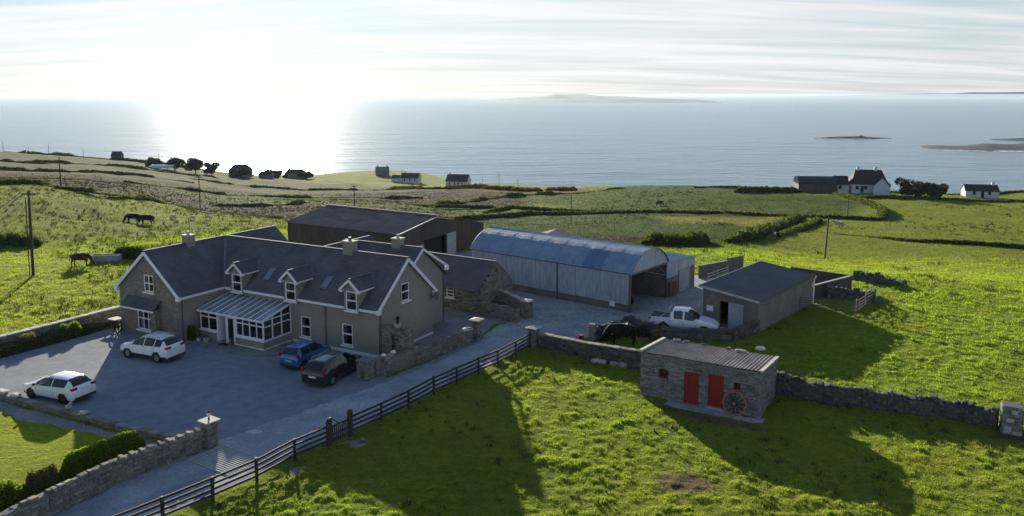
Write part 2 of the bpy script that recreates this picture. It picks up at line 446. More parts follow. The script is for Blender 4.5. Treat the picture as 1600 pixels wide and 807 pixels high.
# ------------------------------------------------------------------ ground materials
def grass_ground(name):
    m, n, l = tree_of(name)
    b = n['Principled BSDF']
    at = n.new('ShaderNodeAttribute'); at.attribute_name = 'cover'
    v = coords(n, l, 'World')
    f1 = noise(n, l, v, 0.16, 6, 0.65)
    f2 = noise(n, l, v, 2.2, 5, 0.7)
    f3 = noise(n, l, v, 9.0, 3, 0.6)
    c = at.outputs['Color']
    for f, lo, hi in ((f1, (0.72, 0.78, 0.8), (1.3, 1.2, 1.05)), (f2, (0.62, 0.68, 0.75), (1.35, 1.28, 1.1)), (f3, (0.7, 0.72, 0.7), (1.3, 1.26, 1.2))):
        mx = n.new('ShaderNodeMix'); mx.data_type = 'RGBA'; mx.blend_type = 'MULTIPLY'; mx.inputs['Factor'].default_value = 1
        l.new(c, mx.inputs['A']); l.new(ramp(n, l, f, [(0.3, lo), (0.7, hi)]), mx.inputs['B']); c = mx.outputs['Result']
    l.new(c, b.inputs['Base Color'])
    b.inputs['Roughness'].default_value = 1.0
    b.inputs['Specular IOR Level'].default_value = 0.05
    b.inputs['Sheen Weight'].default_value = 0.14
    b.inputs['Sheen Roughness'].default_value = 0.45
    sg = n.new('ShaderNodeVectorMath'); sg.operation = 'SCALE'; sg.inputs['Scale'].default_value = 6.0
    l.new(c, sg.inputs[0]); l.new(sg.outputs[0], b.inputs['Sheen Tint'])
    bn = n.new('ShaderNodeBump'); bn.inputs['Strength'].default_value = 0.9; bn.inputs['Distance'].default_value = 0.25
    hh = n.new('ShaderNodeMath'); hh.operation = 'MULTIPLY_ADD'; hh.inputs[1].default_value = 0.35
    l.new(f3, hh.inputs[0]); l.new(f2, hh.inputs[2])
    l.new(hh.outputs[0], bn.inputs['Height']); l.new(bn.outputs[0], b.inputs['Normal'])
    return m
grass_ground('pasture')
pm('gravel', (0.175, 0.196, 0.23), (0.245, 0.262, 0.296), 0.16, 0.95, 0.05, 30, 0.02, 'World', mid=(0.208, 0.227, 0.262), fine=0.18, spec=0.05)
pm('track', (0.22, 0.24, 0.265), (0.38, 0.4, 0.42), 0.5, 0.95, 0.05, 25, 0.015, 'World', fine=0.2, spec=0.05)
pm('concrete', (0.2, 0.21, 0.225), (0.38, 0.385, 0.39), 0.35, 0.9, 0.15, 20, 0.012, 'World', mid=(0.29, 0.295, 0.305), fine=0.3, spec=0.1)
pm('patio', (0.14, 0.14, 0.14), (0.25, 0.245, 0.24), 0.6, 0.85, 0.2, 18, 0.012, 'World', fine=0.3)
def water(name):
    m, n, l = tree_of(name)
    b = n['Principled BSDF']
    b.inputs['Base Color'].default_value = (0.06, 0.145, 0.2, 1)
    b.inputs['Roughness'].default_value = 0.2
    b.inputs['IOR'].default_value = 1.33
    b.inputs['Specular IOR Level'].default_value = 0.13
    v = coords(n, l, 'World', (1, 2.2, 1), (0, 0, R(14)))
    hs = None
    for sc, wgt in ((0.0035, 9.0), (0.016, 4.2), (0.08, 0.7)):
        f = noise(n, l, v, sc, 3, 0.55)
        mu = n.new('ShaderNodeMath'); mu.operation = 'MULTIPLY'; mu.inputs[1].default_value = wgt; l.new(f, mu.inputs[0])
        if hs is None: hs = mu.outputs[0]
        else:
            ad = n.new('ShaderNodeMath'); ad.operation = 'ADD'; l.new(hs, ad.inputs[0]); l.new(mu.outputs[0], ad.inputs[1]); hs = ad.outputs[0]
    bn = n.new('ShaderNodeBump'); bn.inputs['Strength'].default_value = 0.55; bn.inputs['Distance'].default_value = 1.0
    l.new(hs, bn.inputs['Height']); l.new(bn.outputs[0], b.inputs['Normal'])
    return m
water('seawater')

# ------------------------------------------------------------------ terrain sheet
GREEN = np.array((0.116, 0.148, 0.02)); DRYGREEN = np.array((0.145, 0.142, 0.03)); DEEP = np.array((0.042, 0.066, 0.015))
MOOR = np.array((0.02, 0.017, 0.0115)); MUD = np.array((0.095, 0.075, 0.05)); OCHRE = np.array((0.11, 0.078, 0.03)); STRAW = np.array((0.12, 0.11, 0.045)); HEDGE = np.array((0.02, 0.028, 0.01))
def inside(x, y, poly):
    return poly_dist(x, y, np.array(poly, float))
def smooth01(d, w):
    t = np.clip(0.5 - d / w, 0, 1)
    return t * t * (3 - 2 * t)
def rsl0(x, y):                                             # the red-door shed's own axes
    t = R(-30.3); return (7.79 + math.cos(t) * x - math.sin(t) * y, 46.74 + math.sin(t) * x + math.cos(t) * y)
# fields: colour, blend width, outline
FIELDS = [
    (MOOR, 14, [(-130, 185), (-104, 167), (-92, 161), (-82, 160), (-79, 168), (-72, 185), (-56, 160), (-47, 155), (-30, 150), (-10, 165), (-10, 200), (0, 225), (20, 305), (0, 330), (-40, 350), (-120, 330), (-170, 310), (-260, 330), (-300, 250)]),
    (DEEP * 0.45 + MOOR * 0.6, 20, [(-300, 290), (-170, 275), (-60, 285), (-40, 360), (-130, 440), (-350, 420)]),
    (DEEP, 12, [(-110, 225), (-60, 215), (-50, 250), (-60, 275), (-110, 262)]),
    (DEEP * 1.2, 10, [(-54, 200), (-10, 196), (5, 215), (-20, 235), (-50, 232)]),
    (DEEP * 0.8, 8, [(-12, 182), (-4, 205), (20, 202), (60, 178), (32, 113), (22, 95), (6, 88), (-8, 105), (-12, 140)]),
    (DEEP * 0.95, 10, [(-5, 290), (20, 200), (62, 180), (80, 172), (92, 215), (80, 260), (50, 300), (20, 320)]),
    (MOOR * 1.15, 8, [(8, 150), (26, 140), (34, 122), (20, 118), (8, 128)]),
    (DRYGREEN, 6, [(34, 175), (62, 172), (50, 150), (36, 158)]),
    (np.array((0.16, 0.195, 0.018)), 0.6, LAWN),
    (MUD, 0.9, [(6.6, 34.9), (8.6, 34.5), (9.6, 35.4), (8.6, 36.6), (6.9, 36.3)]),
    (MUD, 0.7, [(7.2, 35.1), (8.6, 34.9), (9.1, 35.6), (8.4, 36.3), (7.4, 36.1)]),
    (MUD, 1.2, [(1.9, 55.6), (5.0, 53.2), (5.3, 53.6), (2.2, 56.0)]),
    (MUD, 1.0, [rsl0(1.6, -1.0), rsl0(7.6, -1.1), rsl0(7.4, -1.9), rsl0(4.0, -2.1), rsl0(2.0, -1.6)]),
    (MUD * 0.8, 1.2, [(25.4, 40.6), (27.5, 39.9), (28.6, 40.8), (27.0, 41.8)]),
    (OCHRE, 10, [(-30, 330), (0, 300), (30, 310), (30, 335), (0, 345), (-40, 380)]),
    (MOOR * 0.8 + DEEP * 0.4, 10, [(-120, 340), (-40, 340), (-30, 380), (-90, 420), (-140, 410)]),
]
def cover(x, y):
    c = np.tile(GREEN, (len(x), 1))
    k = fbm(x * 0.03, y * 0.03, 4)[:, None]
    c = c * (1 - np.clip((k - 0.45) * 3, 0, 1) * 0.5) + DRYGREEN * (np.clip((k - 0.45) * 3, 0, 1) * 0.5)
    jx = (fbm(x * 0.06 + 40, y * 0.06, 3) - 0.5) * 22; jy = (fbm(x * 0.06, y * 0.06 + 70, 3) - 0.5) * 22
    far = np.clip((np.hypot(x, y) - 90) / 60, 0, 1)
    for col, w, poly in FIELDS:
        a = smooth01(inside(x + jx * far, y + jy * far, poly), w)[:, None]
        mott = (0.75 + 0.5 * fbm(x * 0.11 + 9, y * 0.11 + 3, 4))[:, None]
        c = c * (1 - a) + col * mott * a
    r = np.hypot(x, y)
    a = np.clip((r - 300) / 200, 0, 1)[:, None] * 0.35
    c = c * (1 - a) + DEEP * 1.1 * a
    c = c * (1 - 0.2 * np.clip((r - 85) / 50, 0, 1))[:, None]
    rock = np.clip((-60 - ground(x, y)) / 15, 0, 1)[:, None]
    return c * (1 - rock) + np.array((0.07, 0.065, 0.06)) * rock

def hummocks(x, y):
    """tussocky pasture, metres"""
    a = fbm(x * 2.2 + 3, y * 2.2, 3); b = fbm(x * 0.45, y * 0.45 + 8, 2); c = fbm(x * 4.2, y * 4.2 + 5, 2)
    return 0.27 * np.clip(a - 0.42, 0, 1) * (0.35 + 1.3 * b) + 0.10 * (c - 0.45) * (0.3 + b) + 0.10 * (b - 0.5)

def paved(x, y):
    d = np.full(x.shape, 1e9)
    for p in (YARD, FARMYARD, PATIO, LAWNPATH): d = np.minimum(d, inside(x, y, p))
    return d
def terrain_z(x, y):
    r = np.hypot(x, y)
    z = ground(x, y)
    amp = np.clip((170 - r) / 80, 0.0, 1)
    d = paved(x, y); ld = inside(x, y, LAWN)
    edge = np.clip(d / 1.2, 0, 1) * np.clip((ld + 0.2) / 0.8, 0.12, 1)
    z = z + hummocks(x, y) * amp * edge
    far = np.clip((r - 85) / 60, 0, 1)
    z = z + (fbm(x * 0.05, y * 0.05, 3) - 0.5) * 1.6 * far + (fbm(x * 0.35, y * 0.35, 3) - 0.5) * 0.5 * far
    return np.where(d < -0.05, z - 0.12, z)

rr = np.concatenate([np.geomspace(10, 29, 30)[:-1], np.geomspace(29, 72, 265)[:-1], np.geomspace(72, 1500, 380)])
aa = np.linspace(R(-47), R(47), 500)
AA, RR = np.meshgrid(aa, rr)
TX, TY = (np.sin(AA) * RR).ravel(), (np.cos(AA) * RR).ravel()
TZ = terrain_z(TX, TY)
nr, na = len(rr), len(aa)
idx = np.arange(nr * na).reshape(nr, na)
quads = np.stack([idx[:-1, :-1], idx[:-1, 1:], idx[1:, 1:], idx[1:, :-1]], -1).reshape(-1, 4)
def np_mesh(name, V, Q, smooth=True):
    me = bpy.data.meshes.new(name)
    k = Q.shape[1]
    me.vertices.add(len(V)); me.vertices.foreach_set('co', np.ascontiguousarray(V, dtype=np.float32).ravel())
    me.loops.add(Q.size); me.loops.foreach_set('vertex_index', np.ascontiguousarray(Q, dtype=np.int32).ravel())
    me.polygons.add(len(Q)); me.polygons.foreach_set('loop_start', np.arange(0, Q.size, k, dtype=np.int32))
    if smooth: me.polygons.foreach_set('use_smooth', np.ones(len(Q), dtype=bool))
    me.update(calc_edges=True); me.validate()
    return me
def set_cover(me, C):
    a = me.attributes.new('cover', 'FLOAT_COLOR', 'POINT')
    a.data.foreach_set('color', np.hstack([C, np.ones((len(C), 1))]).astype(np.float32).ravel())
tm = np_mesh('ground', np.stack([TX, TY, TZ], 1), quads[:, ::-1])
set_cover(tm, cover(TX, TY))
tm.materials.append(MATS['pasture'])
struct(link('ground', tm), 'green pasture and moorland falling away towards the sea')

# ------------------------------------------------------------------ sea and islands
seab = MB()
for k in range(24):
    for j in range(14):
        x0, x1 = -90000 + k * 7500, -90000 + (k + 1) * 7500
        y0, y1 = 150 + j * 7000, 150 + (j + 1) * 7000
        seab.add([(x0, y0, SEA), (x1, y0, SEA), (x1, y1, SEA), (x0, y1, SEA)], [(0, 1, 2, 3)])
struct(seab.build('sea', 'seawater'), 'wide calm sea with sun glitter reaching the horizon')
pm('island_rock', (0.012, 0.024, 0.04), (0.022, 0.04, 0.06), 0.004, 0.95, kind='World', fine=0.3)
pm('reef_rock', (0.012, 0.015, 0.018), (0.03, 0.034, 0.036), 0.02, 0.95, kind='World', fine=0.4)
pm('foam', (0.6, 0.62, 0.62), (0.75, 0.76, 0.76), 0.05, 0.9, kind='World')
def island(name, label, cat, prof, y, depth, mat, nj=9, rough=0.12):
    """prof: (x, height above the sea) along the skyline"""
    px = np.array([p[0] for p in prof], float); ph = np.array([p[1] for p in prof], float)
    xs = np.linspace(px[0], px[-1], 90); hs = np.interp(xs, px, ph)
    hmax = max(ph)
    V = []; 
    for j in range(nj):
        t = j / (nj - 1) * 2 - 1
        for i, x in enumerate(xs):
            prof_t = max(0.0, 1 - abs(t) ** 1.7)
            e = min(1, (i + 0.5) / 6, (len(xs) - i - 0.5) / 6)
            z = hs[i] * prof_t * (1 + rough * (float(vnoise(np.array([x / (hmax * 4)]), np.array([t * 3.0 + 7]))[0]) - 0.5) * 2)
            V.append((x, y + t * depth * (0.35 + 0.65 * e) + depth * 0.25 * math.sin(i * 0.35), SEA - 0.6 + max(0, z)))
    n = len(xs)
    F = [(j * n + i, j * n + i + 1, (j + 1) * n + i + 1, (j + 1) * n + i) for j in range(nj - 1) for i in range(n - 1)]
    o = MB().add(V, F).build(name, mat, None, True)
    return tag(o, label, cat)
o = island('island', 'long low hazy island on the horizon in the middle', 'island', [(-380, 0.5), (0, 16), (700, 44), (1300, 46), (1650, 56), (2050, 50), (2450, 34), (2700, 4)], 10800, 900, 'island_rock')
o = island('island', 'paler rounded island behind the long low island', 'island', [(-700, 3), (100, 50), (800, 100), (1300, 102), (2000, 70), (2700, 30), (3100, 5)], 14800, 1000, 'island_rock')
o = island('headland', 'faint far headland on the right of the horizon', 'headland', [(8500, 4), (13000, 60), (18000, 170), (24000, 250), (32000, 330)], 32000, 2500, 'island_rock')
o = island('reef', 'flat dark rocky islet off the shore at right', 'islet', [(692, 0.8), (720, 4), (770, 5), (806, 9), (812, 5), (830, 4), (872, 0.8)], 1840, 20, 'reef_rock', rough=0.3)
o = island('rocky_point', 'dark rocky point with surf at the right edge', 'headland', [(780, 0.6), (815, 5), (860, 7), (930, 8), (1050, 12), (1250, 16)], 1500, 70, 'reef_rock', rough=0.3)
o = island('rocky_point', 'thin dark spit beyond the surf-edged rocky point', 'headland', [(1060, 0.6), (1120, 5), (1200, 6), (1450, 8)], 1770, 40, 'reef_rock', rough=0.3)
surf = MB()
for cx, cy, L, dy in ((722, 1812, 30, 5), (775, 1810, 36, 4), (690, 1838, 14, 5), (800, 1440, 24, 5), (850, 1425, 30, 6), (900, 1418, 36, 7), (960, 1416, 30, 8), (1010, 1412, 24, 8)):
    n = 14
    pts = [(cx + (i / n - 0.5) * 2 * L, cy + dy * 1.6 * (random.random() - 0.5), SEA + 0.05 * (i % 2)) for i in range(n + 1)]
    for a, b in zip(pts, pts[1:]):
        w = dy * random.uniform(0.3, 1.0)
        surf.add([(a[0], a[1] - w, SEA + 0.15), (b[0], b[1] - w, SEA + 0.15), (b[0], b[1] + w, SEA + 0.35), (a[0], a[1] + w, SEA + 0.35)], [(0, 1, 2, 3)])
o = surf.build('surf', 'foam'); o['kind'] = 'stuff'; o['label'] = 'white surf breaking round the rocks at right'

# ------------------------------------------------------------------ paved surfaces
def sheet(name, poly, z, mat, label, thick=0.0, ragged=0.5):
    mb = MB()
    Q = []
    for a, b in zip(poly, list(poly[1:]) + [poly[0]]):
        a, b = Vector(a), Vector(b); k = max(1, int((b - a).length / 0.45)); d_ = (b - a).normalized()
        for i in range(k):
            p = a.lerp(b, i / k); j = (float(fbm(np.array([p.x * 1.1]), np.array([p.y * 1.1]), 3)[0]) - 0.5) * ragged * (1 if i else 0)
            Q.append((p.x - d_.y * j, p.y + d_.x * j))
    pts = [(*p, z) for p in Q]
    tri = tessellate_polygon([[Vector((p[0], p[1], 0)) for p in pts]])
    fs = []
    for t in tri:
        a, b, c = (Vector(pts[i]) for i in t)
        fs.append(tuple(t) if (b - a).cross(c - a).z > 0 else (t[0], t[2], t[1]))
    mb.add(pts, fs)
    if thick:
        n = len(pts)
        for i in range(n):
            a, b = pts[i], pts[(i + 1) % n]
            mb.add([a, b, (b[0], b[1], z - thick), (a[0], a[1], z - thick)], [(0, 1, 2, 3)])
    return struct(mb.build(name, mat), label)
sheet('gravel_yard', YARD, 0.004, 'gravel', 'grey gravel parking yard in front of the farmhouse', 0.15)
sheet('concrete_yard', FARMYARD, 0.008, 'concrete', 'worn concrete farmyard between the barns', 0.15)
sheet('patio', PATIO, 0.05, 'patio', 'paved area behind the farmhouse gable', 0.2)
sheet('garden_path', LAWNPATH, 0.0, 'patio', 'gravel strip along the lawn edge', 0.15)
roadL = [(-19.6, 28.3), (-17.4, 32), (-14.6, 36.4), (-13.2, 38.6)]
road = [(-22.6, 27.2), (-20.0, 32.6), (-18.3, 35.8), (-16.0, 39.4), (-14.9, 40.8), (-12.4, 43.6), (-9.0, 47.6), (-5.4, 52.2), (-3.4, 55.6), (-1.6, 58.6), (0.9, 57.2), (-0.4, 54.4), (-2.5, 51.1), (-5.2, 47.0), (-8.1, 42.6), (-10.2, 39.9), (-12.9, 36.2), (-15.4, 32.9), (-19.2, 28.0)]
sheet('road', road, 0.012, 'track', 'pale worn farm track beside the fence', 0.0, 1.1)
# ------------------------------------------------------------------ building materials
pm('render_wall', (0.225, 0.212, 0.178), (0.275, 0.26, 0.218), 0.35, 0.9, 0.06, 40, 0.006, fine=0.06)
pm('white_frame', (0.72, 0.73, 0.74), (0.8, 0.8, 0.8), 2.0, 0.45, fine=0.05)
pm('white_paint', (0.62, 0.62, 0.6), (0.78, 0.78, 0.76), 0.8, 0.7, fine=0.1)
pm('far_white', (0.5, 0.51, 0.52), (0.6, 0.61, 0.62), 0.4, 0.8, fine=0.1)
pm('curtain', (0.55, 0.52, 0.5), (0.75, 0.72, 0.7), 4, 0.9, fine=0.2, stretch=(6, 6, 0.6))
pm('dark_inside', (0.015, 0.014, 0.013), (0.03, 0.028, 0.026), 2, 0.9)
pm('lead', (0.12, 0.12, 0.13), (0.2, 0.2, 0.21), 3, 0.85, spec=0.1)
pm('pipe', (0.10, 0.095, 0.085), (0.14, 0.13, 0.12), 3, 0.6)
pm('cap_stone', (0.34, 0.325, 0.29), (0.5, 0.48, 0.43), 3, 0.9, 0.3, 20, 0.01)
slate('slate_x', 'X', ((0.088, 0.088, 0.1), (0.108, 0.107, 0.118)), rough=0.75, spec=0.25)
slate('slate_y', 'Y', ((0.088, 0.088, 0.1), (0.108, 0.107, 0.118)), rough=0.75, spec=0.25)
STONE = ((0.11, 0.10, 0.085), (0.2, 0.185, 0.155), (0.31, 0.29, 0.25))
masonry('house_stone', ((0.17, 0.158, 0.135), (0.215, 0.2, 0.17), (0.26, 0.243, 0.205)), (0.16, 0.15, 0.13), 0.36, 0.17, 0.5)
masonry('rubble_stone', STONE, (0.13, 0.12, 0.10), 0.34, 0.15, 0.9)
glassmat('glass')
glassmat('roof_glass', (0.5, 0.56, 0.58), 0.9, 0.06)
rg_n, rg_l = MATS['roof_glass'].node_tree.nodes, MATS['roof_glass'].node_tree.links
rg_d = rg_n.new('ShaderNodeBsdfDiffuse'); rg_d.inputs[0].default_value = (0.42, 0.47, 0.52, 1); rg_m = rg_n.new('ShaderNodeMixShader'); rg_m.inputs[0].default_value = 0.4
rg_s = rg_n['Material Output'].inputs['Surface'].links[0].from_socket
rg_l.new(rg_s, rg_m.inputs[1]); rg_l.new(rg_d.outputs[0], rg_m.inputs[2]); rg_l.new(rg_m.outputs[0], rg_n['Material Output'].inputs['Surface'])

class Face:
    """a vertical wall plane in a thing's own axes: s along it, k outwards"""
    def __init__(f, org, d, out):
        f.o = Vector(org); f.d = Vector(d).normalized(); f.n = Vector(out).normalized()
    def at(f, s, k, z):
        p = f.o + f.d * s + f.n * k
        return (p.x, p.y, z)
    def box(f, mb, s0, s1, k0, k1, z0, z1):
        v = [f.at(s, k, z) for z in (z0, z1) for s, k in ((s0, k0), (s1, k0), (s1, k1), (s0, k1))]
        return mb.add(v, [(0, 3, 2, 1), (4, 5, 6, 7), (0, 1, 5, 4), (1, 2, 6, 5), (2, 3, 7, 6), (3, 0, 4, 7)])
    def quad(f, mb, s0, s1, k, z0, z1):
        return mb.add([f.at(s0, k, z0), f.at(s1, k, z0), f.at(s1, k, z1), f.at(s0, k, z1)], [(0, 1, 2, 3)])

def window(parent, f, s0, s1, z0, z1, transoms=(0.52,), mullions=(), recess=0.08, fw=0.095, sill=True, drape=True, frame='white_frame', name='window', pane='glass'):
    mb = MB(); k0, k1 = -recess - 0.035, -recess + 0.035
    ss = [s0 + fw] + [s0 + (s1 - s0) * m for m in mullions] + [s1 - fw]
    zz = [z0 + fw] + [z0 + (z1 - z0) * t for t in transoms] + [z1 - fw]
    f.box(mb, s0, s0 + fw, k0, k1, z0, z1); f.box(mb, s1 - fw, s1, k0, k1, z0, z1)
    f.box(mb, s0 + fw, s1 - fw, k0, k1, z0, z0 + fw); f.box(mb, s0 + fw, s1 - fw, k0, k1, z1 - fw, z1)
    for t in zz[1:-1]: f.box(mb, s0 + fw, s1 - fw, k0 + 0.004, k1 + 0.012, t - fw * 0.5, t + fw * 0.5)
    for s in ss[1:-1]: f.box(mb, s - fw * 0.42, s + fw * 0.42, k0 + 0.008, k1 + 0.006, z0 + fw, z1 - fw)
    w = mb.build(name, frame, parent)
    for i in range(len(ss) - 1):
        for j in range(len(zz) - 1):
            f.quad(MB(), ss[i], ss[i + 1], -recess, zz[j], zz[j + 1]).build('pane', pane, w)
    if sill: f.box(MB(), s0 - 0.1, s1 + 0.1, -recess, 0.09, z0 - 0.11, z0 - 0.002).build('sill', frame, w)
    if drape:
        n = 8
        for a, b in ((s0 + 0.03, s0 + (s1 - s0) * random.uniform(0.22, 0.34)), (s1 - (s1 - s0) * random.uniform(0.22, 0.34), s1 - 0.03)):
            c = MB()
            for i in range(n):
                p, q = a + (b - a) * i / n, a + (b - a) * (i + 1) / n
                kk = lambda t: -recess - 0.12 - 0.03 * (t % 2)
                c.add([f.at(p, kk(i), z0 + 0.02), f.at(q, kk(i + 1), z0 + 0.02), f.at(q, kk(i + 1), z1 - 0.02), f.at(p, kk(i), z1 - 0.02)], [(0, 1, 2, 3)])
            c.build('curtain', 'curtain', w)
    return w

# ------------------------------------------------------------------ the farmhouse
house = thing('farmhouse', 'large grey rendered farmhouse with slate roof, three dormers and glazed porch', 'house', (HO.x, HO.y, 0), HT)
EZ, RZ = 3.476, 6.544
F_front = Face((0, 0.3), (1, 0), (0, -1)); F_gab = Face((-0.2, 0), (0, 1), (1, 0)); F_wing = Face((0, -3.95), (1, 0), (0, -1)); F_wr = Face((-15.21, 0), (0, 1), (1, 0))
DORM = (-13.47, -7.97, -2.27)
front_holes = [(-7.42, -6.44, 0.5, 2.06), (-3.5, -2.52, 0.5, 2.06), (-12.7, -11.2, 0.1, 2.1)]
w = MB()
w.panel([(-15.21, -0.2), (-0.2, -0.2), (-0.2, EZ + 0.12), (-15.21, EZ + 0.12)], front_holes, (0, 0.3), (1, 0), (0, 1))
w.build('wall', 'render_wall', house)
w = MB(); w.panel([(0.3, -0.2), (6.77, -0.2), (6.77, EZ + 0.1), (3.535, RZ - 0.14), (0.3, EZ + 0.1)], [(2.95, 3.92, 3.36, 4.7)], (-0.2, 0), (0, 1), (-1, 0))
w.build('gable_wall', 'render_wall', house)
w = MB(); w.panel([(-21.91, -0.2), (-15.21, -0.2), (-15.21, EZ + 0.1), (-18.56, RZ - 0.14), (-21.91, EZ + 0.1)], [(-19.02, -17.9, 3.4, 4.71), (-19.97, -18.05, 0.4, 1.88)], (0, -3.95), (1, 0), (0, 1))
w.build('stone_gable_wall', 'house_stone', house)['label'] = 'stone faced gable wall of the left wing'
w = MB(); w.panel([(-3.95, -0.2), (0.3, -0.2), (0.3, EZ + 0.1), (-3.95, EZ + 0.1)], [], (-15.21, 0), (0, 1), (-1, 0))
w.panel([(-3.95, -0.2), (8.9, -0.2), (8.9, EZ + 0.1), (-3.95, EZ + 0.1)], [], (-21.91, 0), (0, 1), (1, 0))
w.panel([(-21.91, -0.2), (-15.21, -0.2), (-15.21, EZ + 0.1), (-18.56, RZ - 0.14), (-21.91, EZ + 0.1)], [], (0, 8.9), (1, 0), (0, -1))
w.panel([(-15.21, -0.2), (-0.2, -0.2), (-0.2, EZ + 0.1), (-15.21, EZ + 0.1)], [], (0, 6.77), (1, 0), (0, -1))
w.build('side_wall', 'render_wall', house)
# rear ranges
w = MB(); w.panel([(4.4, -0.2), (10.2, -0.2), (10.2, 3.95), (7.19, 6.36), (4.4, 4.2)], [(6.2, 6.95, 3.9, 5.0)], (-1.5, 0), (0, 1), (-1, 0))
w.panel([(-11, -0.2), (-1.5, -0.2), (-1.5, 3.95), (-11, 3.95)], [], (0, 10.2), (1, 0), (0, -1))
w.build('rear_wall', 'render_wall', house)
rf = MB()
rf.slab([(-14.91, 0, EZ), (0, 0, EZ), (0, 3.535, RZ), (-18.56, 3.535, RZ)], 0.13)
rf.slab([(0, 7.07, EZ), (-14.91, 7.07, EZ), (-18.56, 3.535, RZ), (0, 3.535, RZ)], 0.13)
roof = rf.build('roof', 'slate_x', house)
rf = MB()
rf.slab([(-14.91, -4.13, EZ), (-14.91, 0, EZ), (-18.56, 3.535, RZ), (-18.56, -4.13, RZ)], 0.13)
rf.slab([(-14.91, 7.07, EZ), (-14.91, 9.1, EZ), (-18.56, 9.1, RZ), (-18.56, 3.535, RZ)], 0.13)
rf.slab([(-22.21, 9.1, EZ), (-22.21, -4.13, EZ), (-18.56, -4.13, RZ), (-18.56, 9.1, RZ)], 0.13)
wroof = rf.build('wing_roof', 'slate_y', house)
rf = MB()
rf.slab([(-1.3, 5.28, 5.03), (-1.3, 7.19, 6.5), (-9, 7.19, 6.5), (-9, 5.28, 5.03)], 0.12)
rf.slab([(-9, 7.19, 6.5), (-1.3, 7.19, 6.5), (-1.3, 10.67, 3.82), (-9, 10.67, 3.82)], 0.12)
rroof = rf.build('rear_roof', 'slate_x', house)
rf = MB()
rf.slab([(-8, 3.6, 6.56), (-8, 9.1, 6.56), (-4.4, 9.1, 3.6), (-4.4, 3.6, 3.6)], 0.12)
rf.slab([(-8, 3.6, 6.56), (-8, 9.1, 6.56), (-11.6, 9.1, 3.6), (-11.6, 3.6, 3.6)], 0.12)
rf.build('rear_roof', 'slate_y', house)
w = MB(); w.panel([(-11.2, 0), (-4.8, 0), (-4.8, 3.8), (-8, 6.4), (-11.2, 3.8)], [], (0, 8.95), (1, 0), (0, -1)); w.build('rear_wall', 'render_wall', house)
rg = MB(); rg.beam((-18.5, 3.535, RZ + 0.03), (0.02, 3.535, RZ + 0.02), 0.17, 0.06); rg.build('ridge_tiles', 'lead', roof)
rg = MB(); rg.beam((-18.56, -4.15, RZ + 0.03), (-18.56, 9.12, RZ + 0.02), 0.17, 0.06); rg.build('ridge_tiles', 'lead', wroof)
rg = MB(); rg.beam((-1.28, 7.19, 6.53), (-9, 7.19, 6.51), 0.16, 0.06); rg.beam((-8, 3.6, 6.59), (-8, 9.12, 6.57), 0.16, 0.06); rg.beam((-8, 9.1, 6.58), (-4.4, 9.1, 3.64), 0.1, 0.05); rg.build('ridge_tiles', 'lead', rroof)
MB().beam((-18.5, 3.5, RZ + 0.01), (-14.93, 0.02, EZ + 0.02), 0.2, 0.03).build('valley_flashing', 'lead', roof)
# white bargeboards, boxed eaves, fascia and gutters
def bargeboard(parent, f, s_eave0, s_apex, s_eave1, ze, zr, k=0.0, h=0.24):
    for a in (s_eave0, s_eave1):
        mb = MB(); mb.beam(f.at(a, k, ze - h / 2 - 0.02), f.at(s_apex, k, zr - h / 2 - 0.02), 0.05, h)
        e = 0.32 if a < s_apex else -0.32
        f.box(mb, min(a, a + e), max(a, a + e), k - 0.2, k + 0.027, ze - 0.34, ze - 0.03)
        mb.build('bargeboard', 'white_frame', parent)
bargeboard(house, Face((0.0, 0), (0, 1), (1, 0)), 0, 3.535, 7.07, EZ, RZ, 0.026)
bargeboard(house, Face((0, -4.13), (1, 0), (0, -1)), -22.21, -18.56, -14.91, EZ, RZ, 0.026)
bargeboard(house, Face((-1.3, 0), (0, 1), (1, 0)), 4.6, 7.19, 10.67, 4.5, 6.5, 0.026, 0.18)
for a, b in ((-14.75, -14.15), (-12.78, -8.64), (-7.28, -2.94), (-1.6, -0.1)):
    MB().box(a, b, 0.02, 0.28, EZ - 0.27, EZ - 0.15).box(a, b, -0.1, 0.02, EZ - 0.19, EZ - 0.06).build('gutter', 'white_frame', house)
MB().box(-15.2, -14.94, -4.0, 0.0, EZ - 0.27, EZ - 0.15).box(-14.94, -14.82, -4.0, 0.0, EZ - 0.19, EZ - 0.06).build('gutter', 'white_frame', house)
for x in (-4.95, -8.55): MB().tube((x, 0.22, 0), (x, 0.22, EZ - 0.2), 0.045).build('downpipe', 'pipe', house)
MB().tube((-15.14, -3.7, 0), (-15.14, -3.7, EZ - 0.2), 0.045).build('downpipe', 'pipe', house)
MB().tube((-1.42, 10.1, 0), (-1.42, 10.1, 3.9), 0.045).build('downpipe', 'pipe', house)
MB().tube((-0.13, 0.45, 0), (-0.13, 0.45, EZ - 0.2), 0.045).build('downpipe', 'pipe', house)
# white plinth band
MB().box(-8.2, -0.2, 0.27, 0.3, 0, 0.22).box(-0.2, -0.17, 0.3, 6.77, 0, 0.22).build('plinth', 'white_paint', house)
# windows
for h_ in front_holes[:2]: window(house, F_front, *h_)
window(house, F_gab, 2.95, 3.92, 3.36, 4.7)
window(house, Face((-1.5, 0), (0, 1), (1, 0)), 6.2, 6.95, 3.9, 5.0, drape=False)
window(house, F_wing, -19.02, -17.9, 3.4, 4.71, (0.5,), (0.5,))
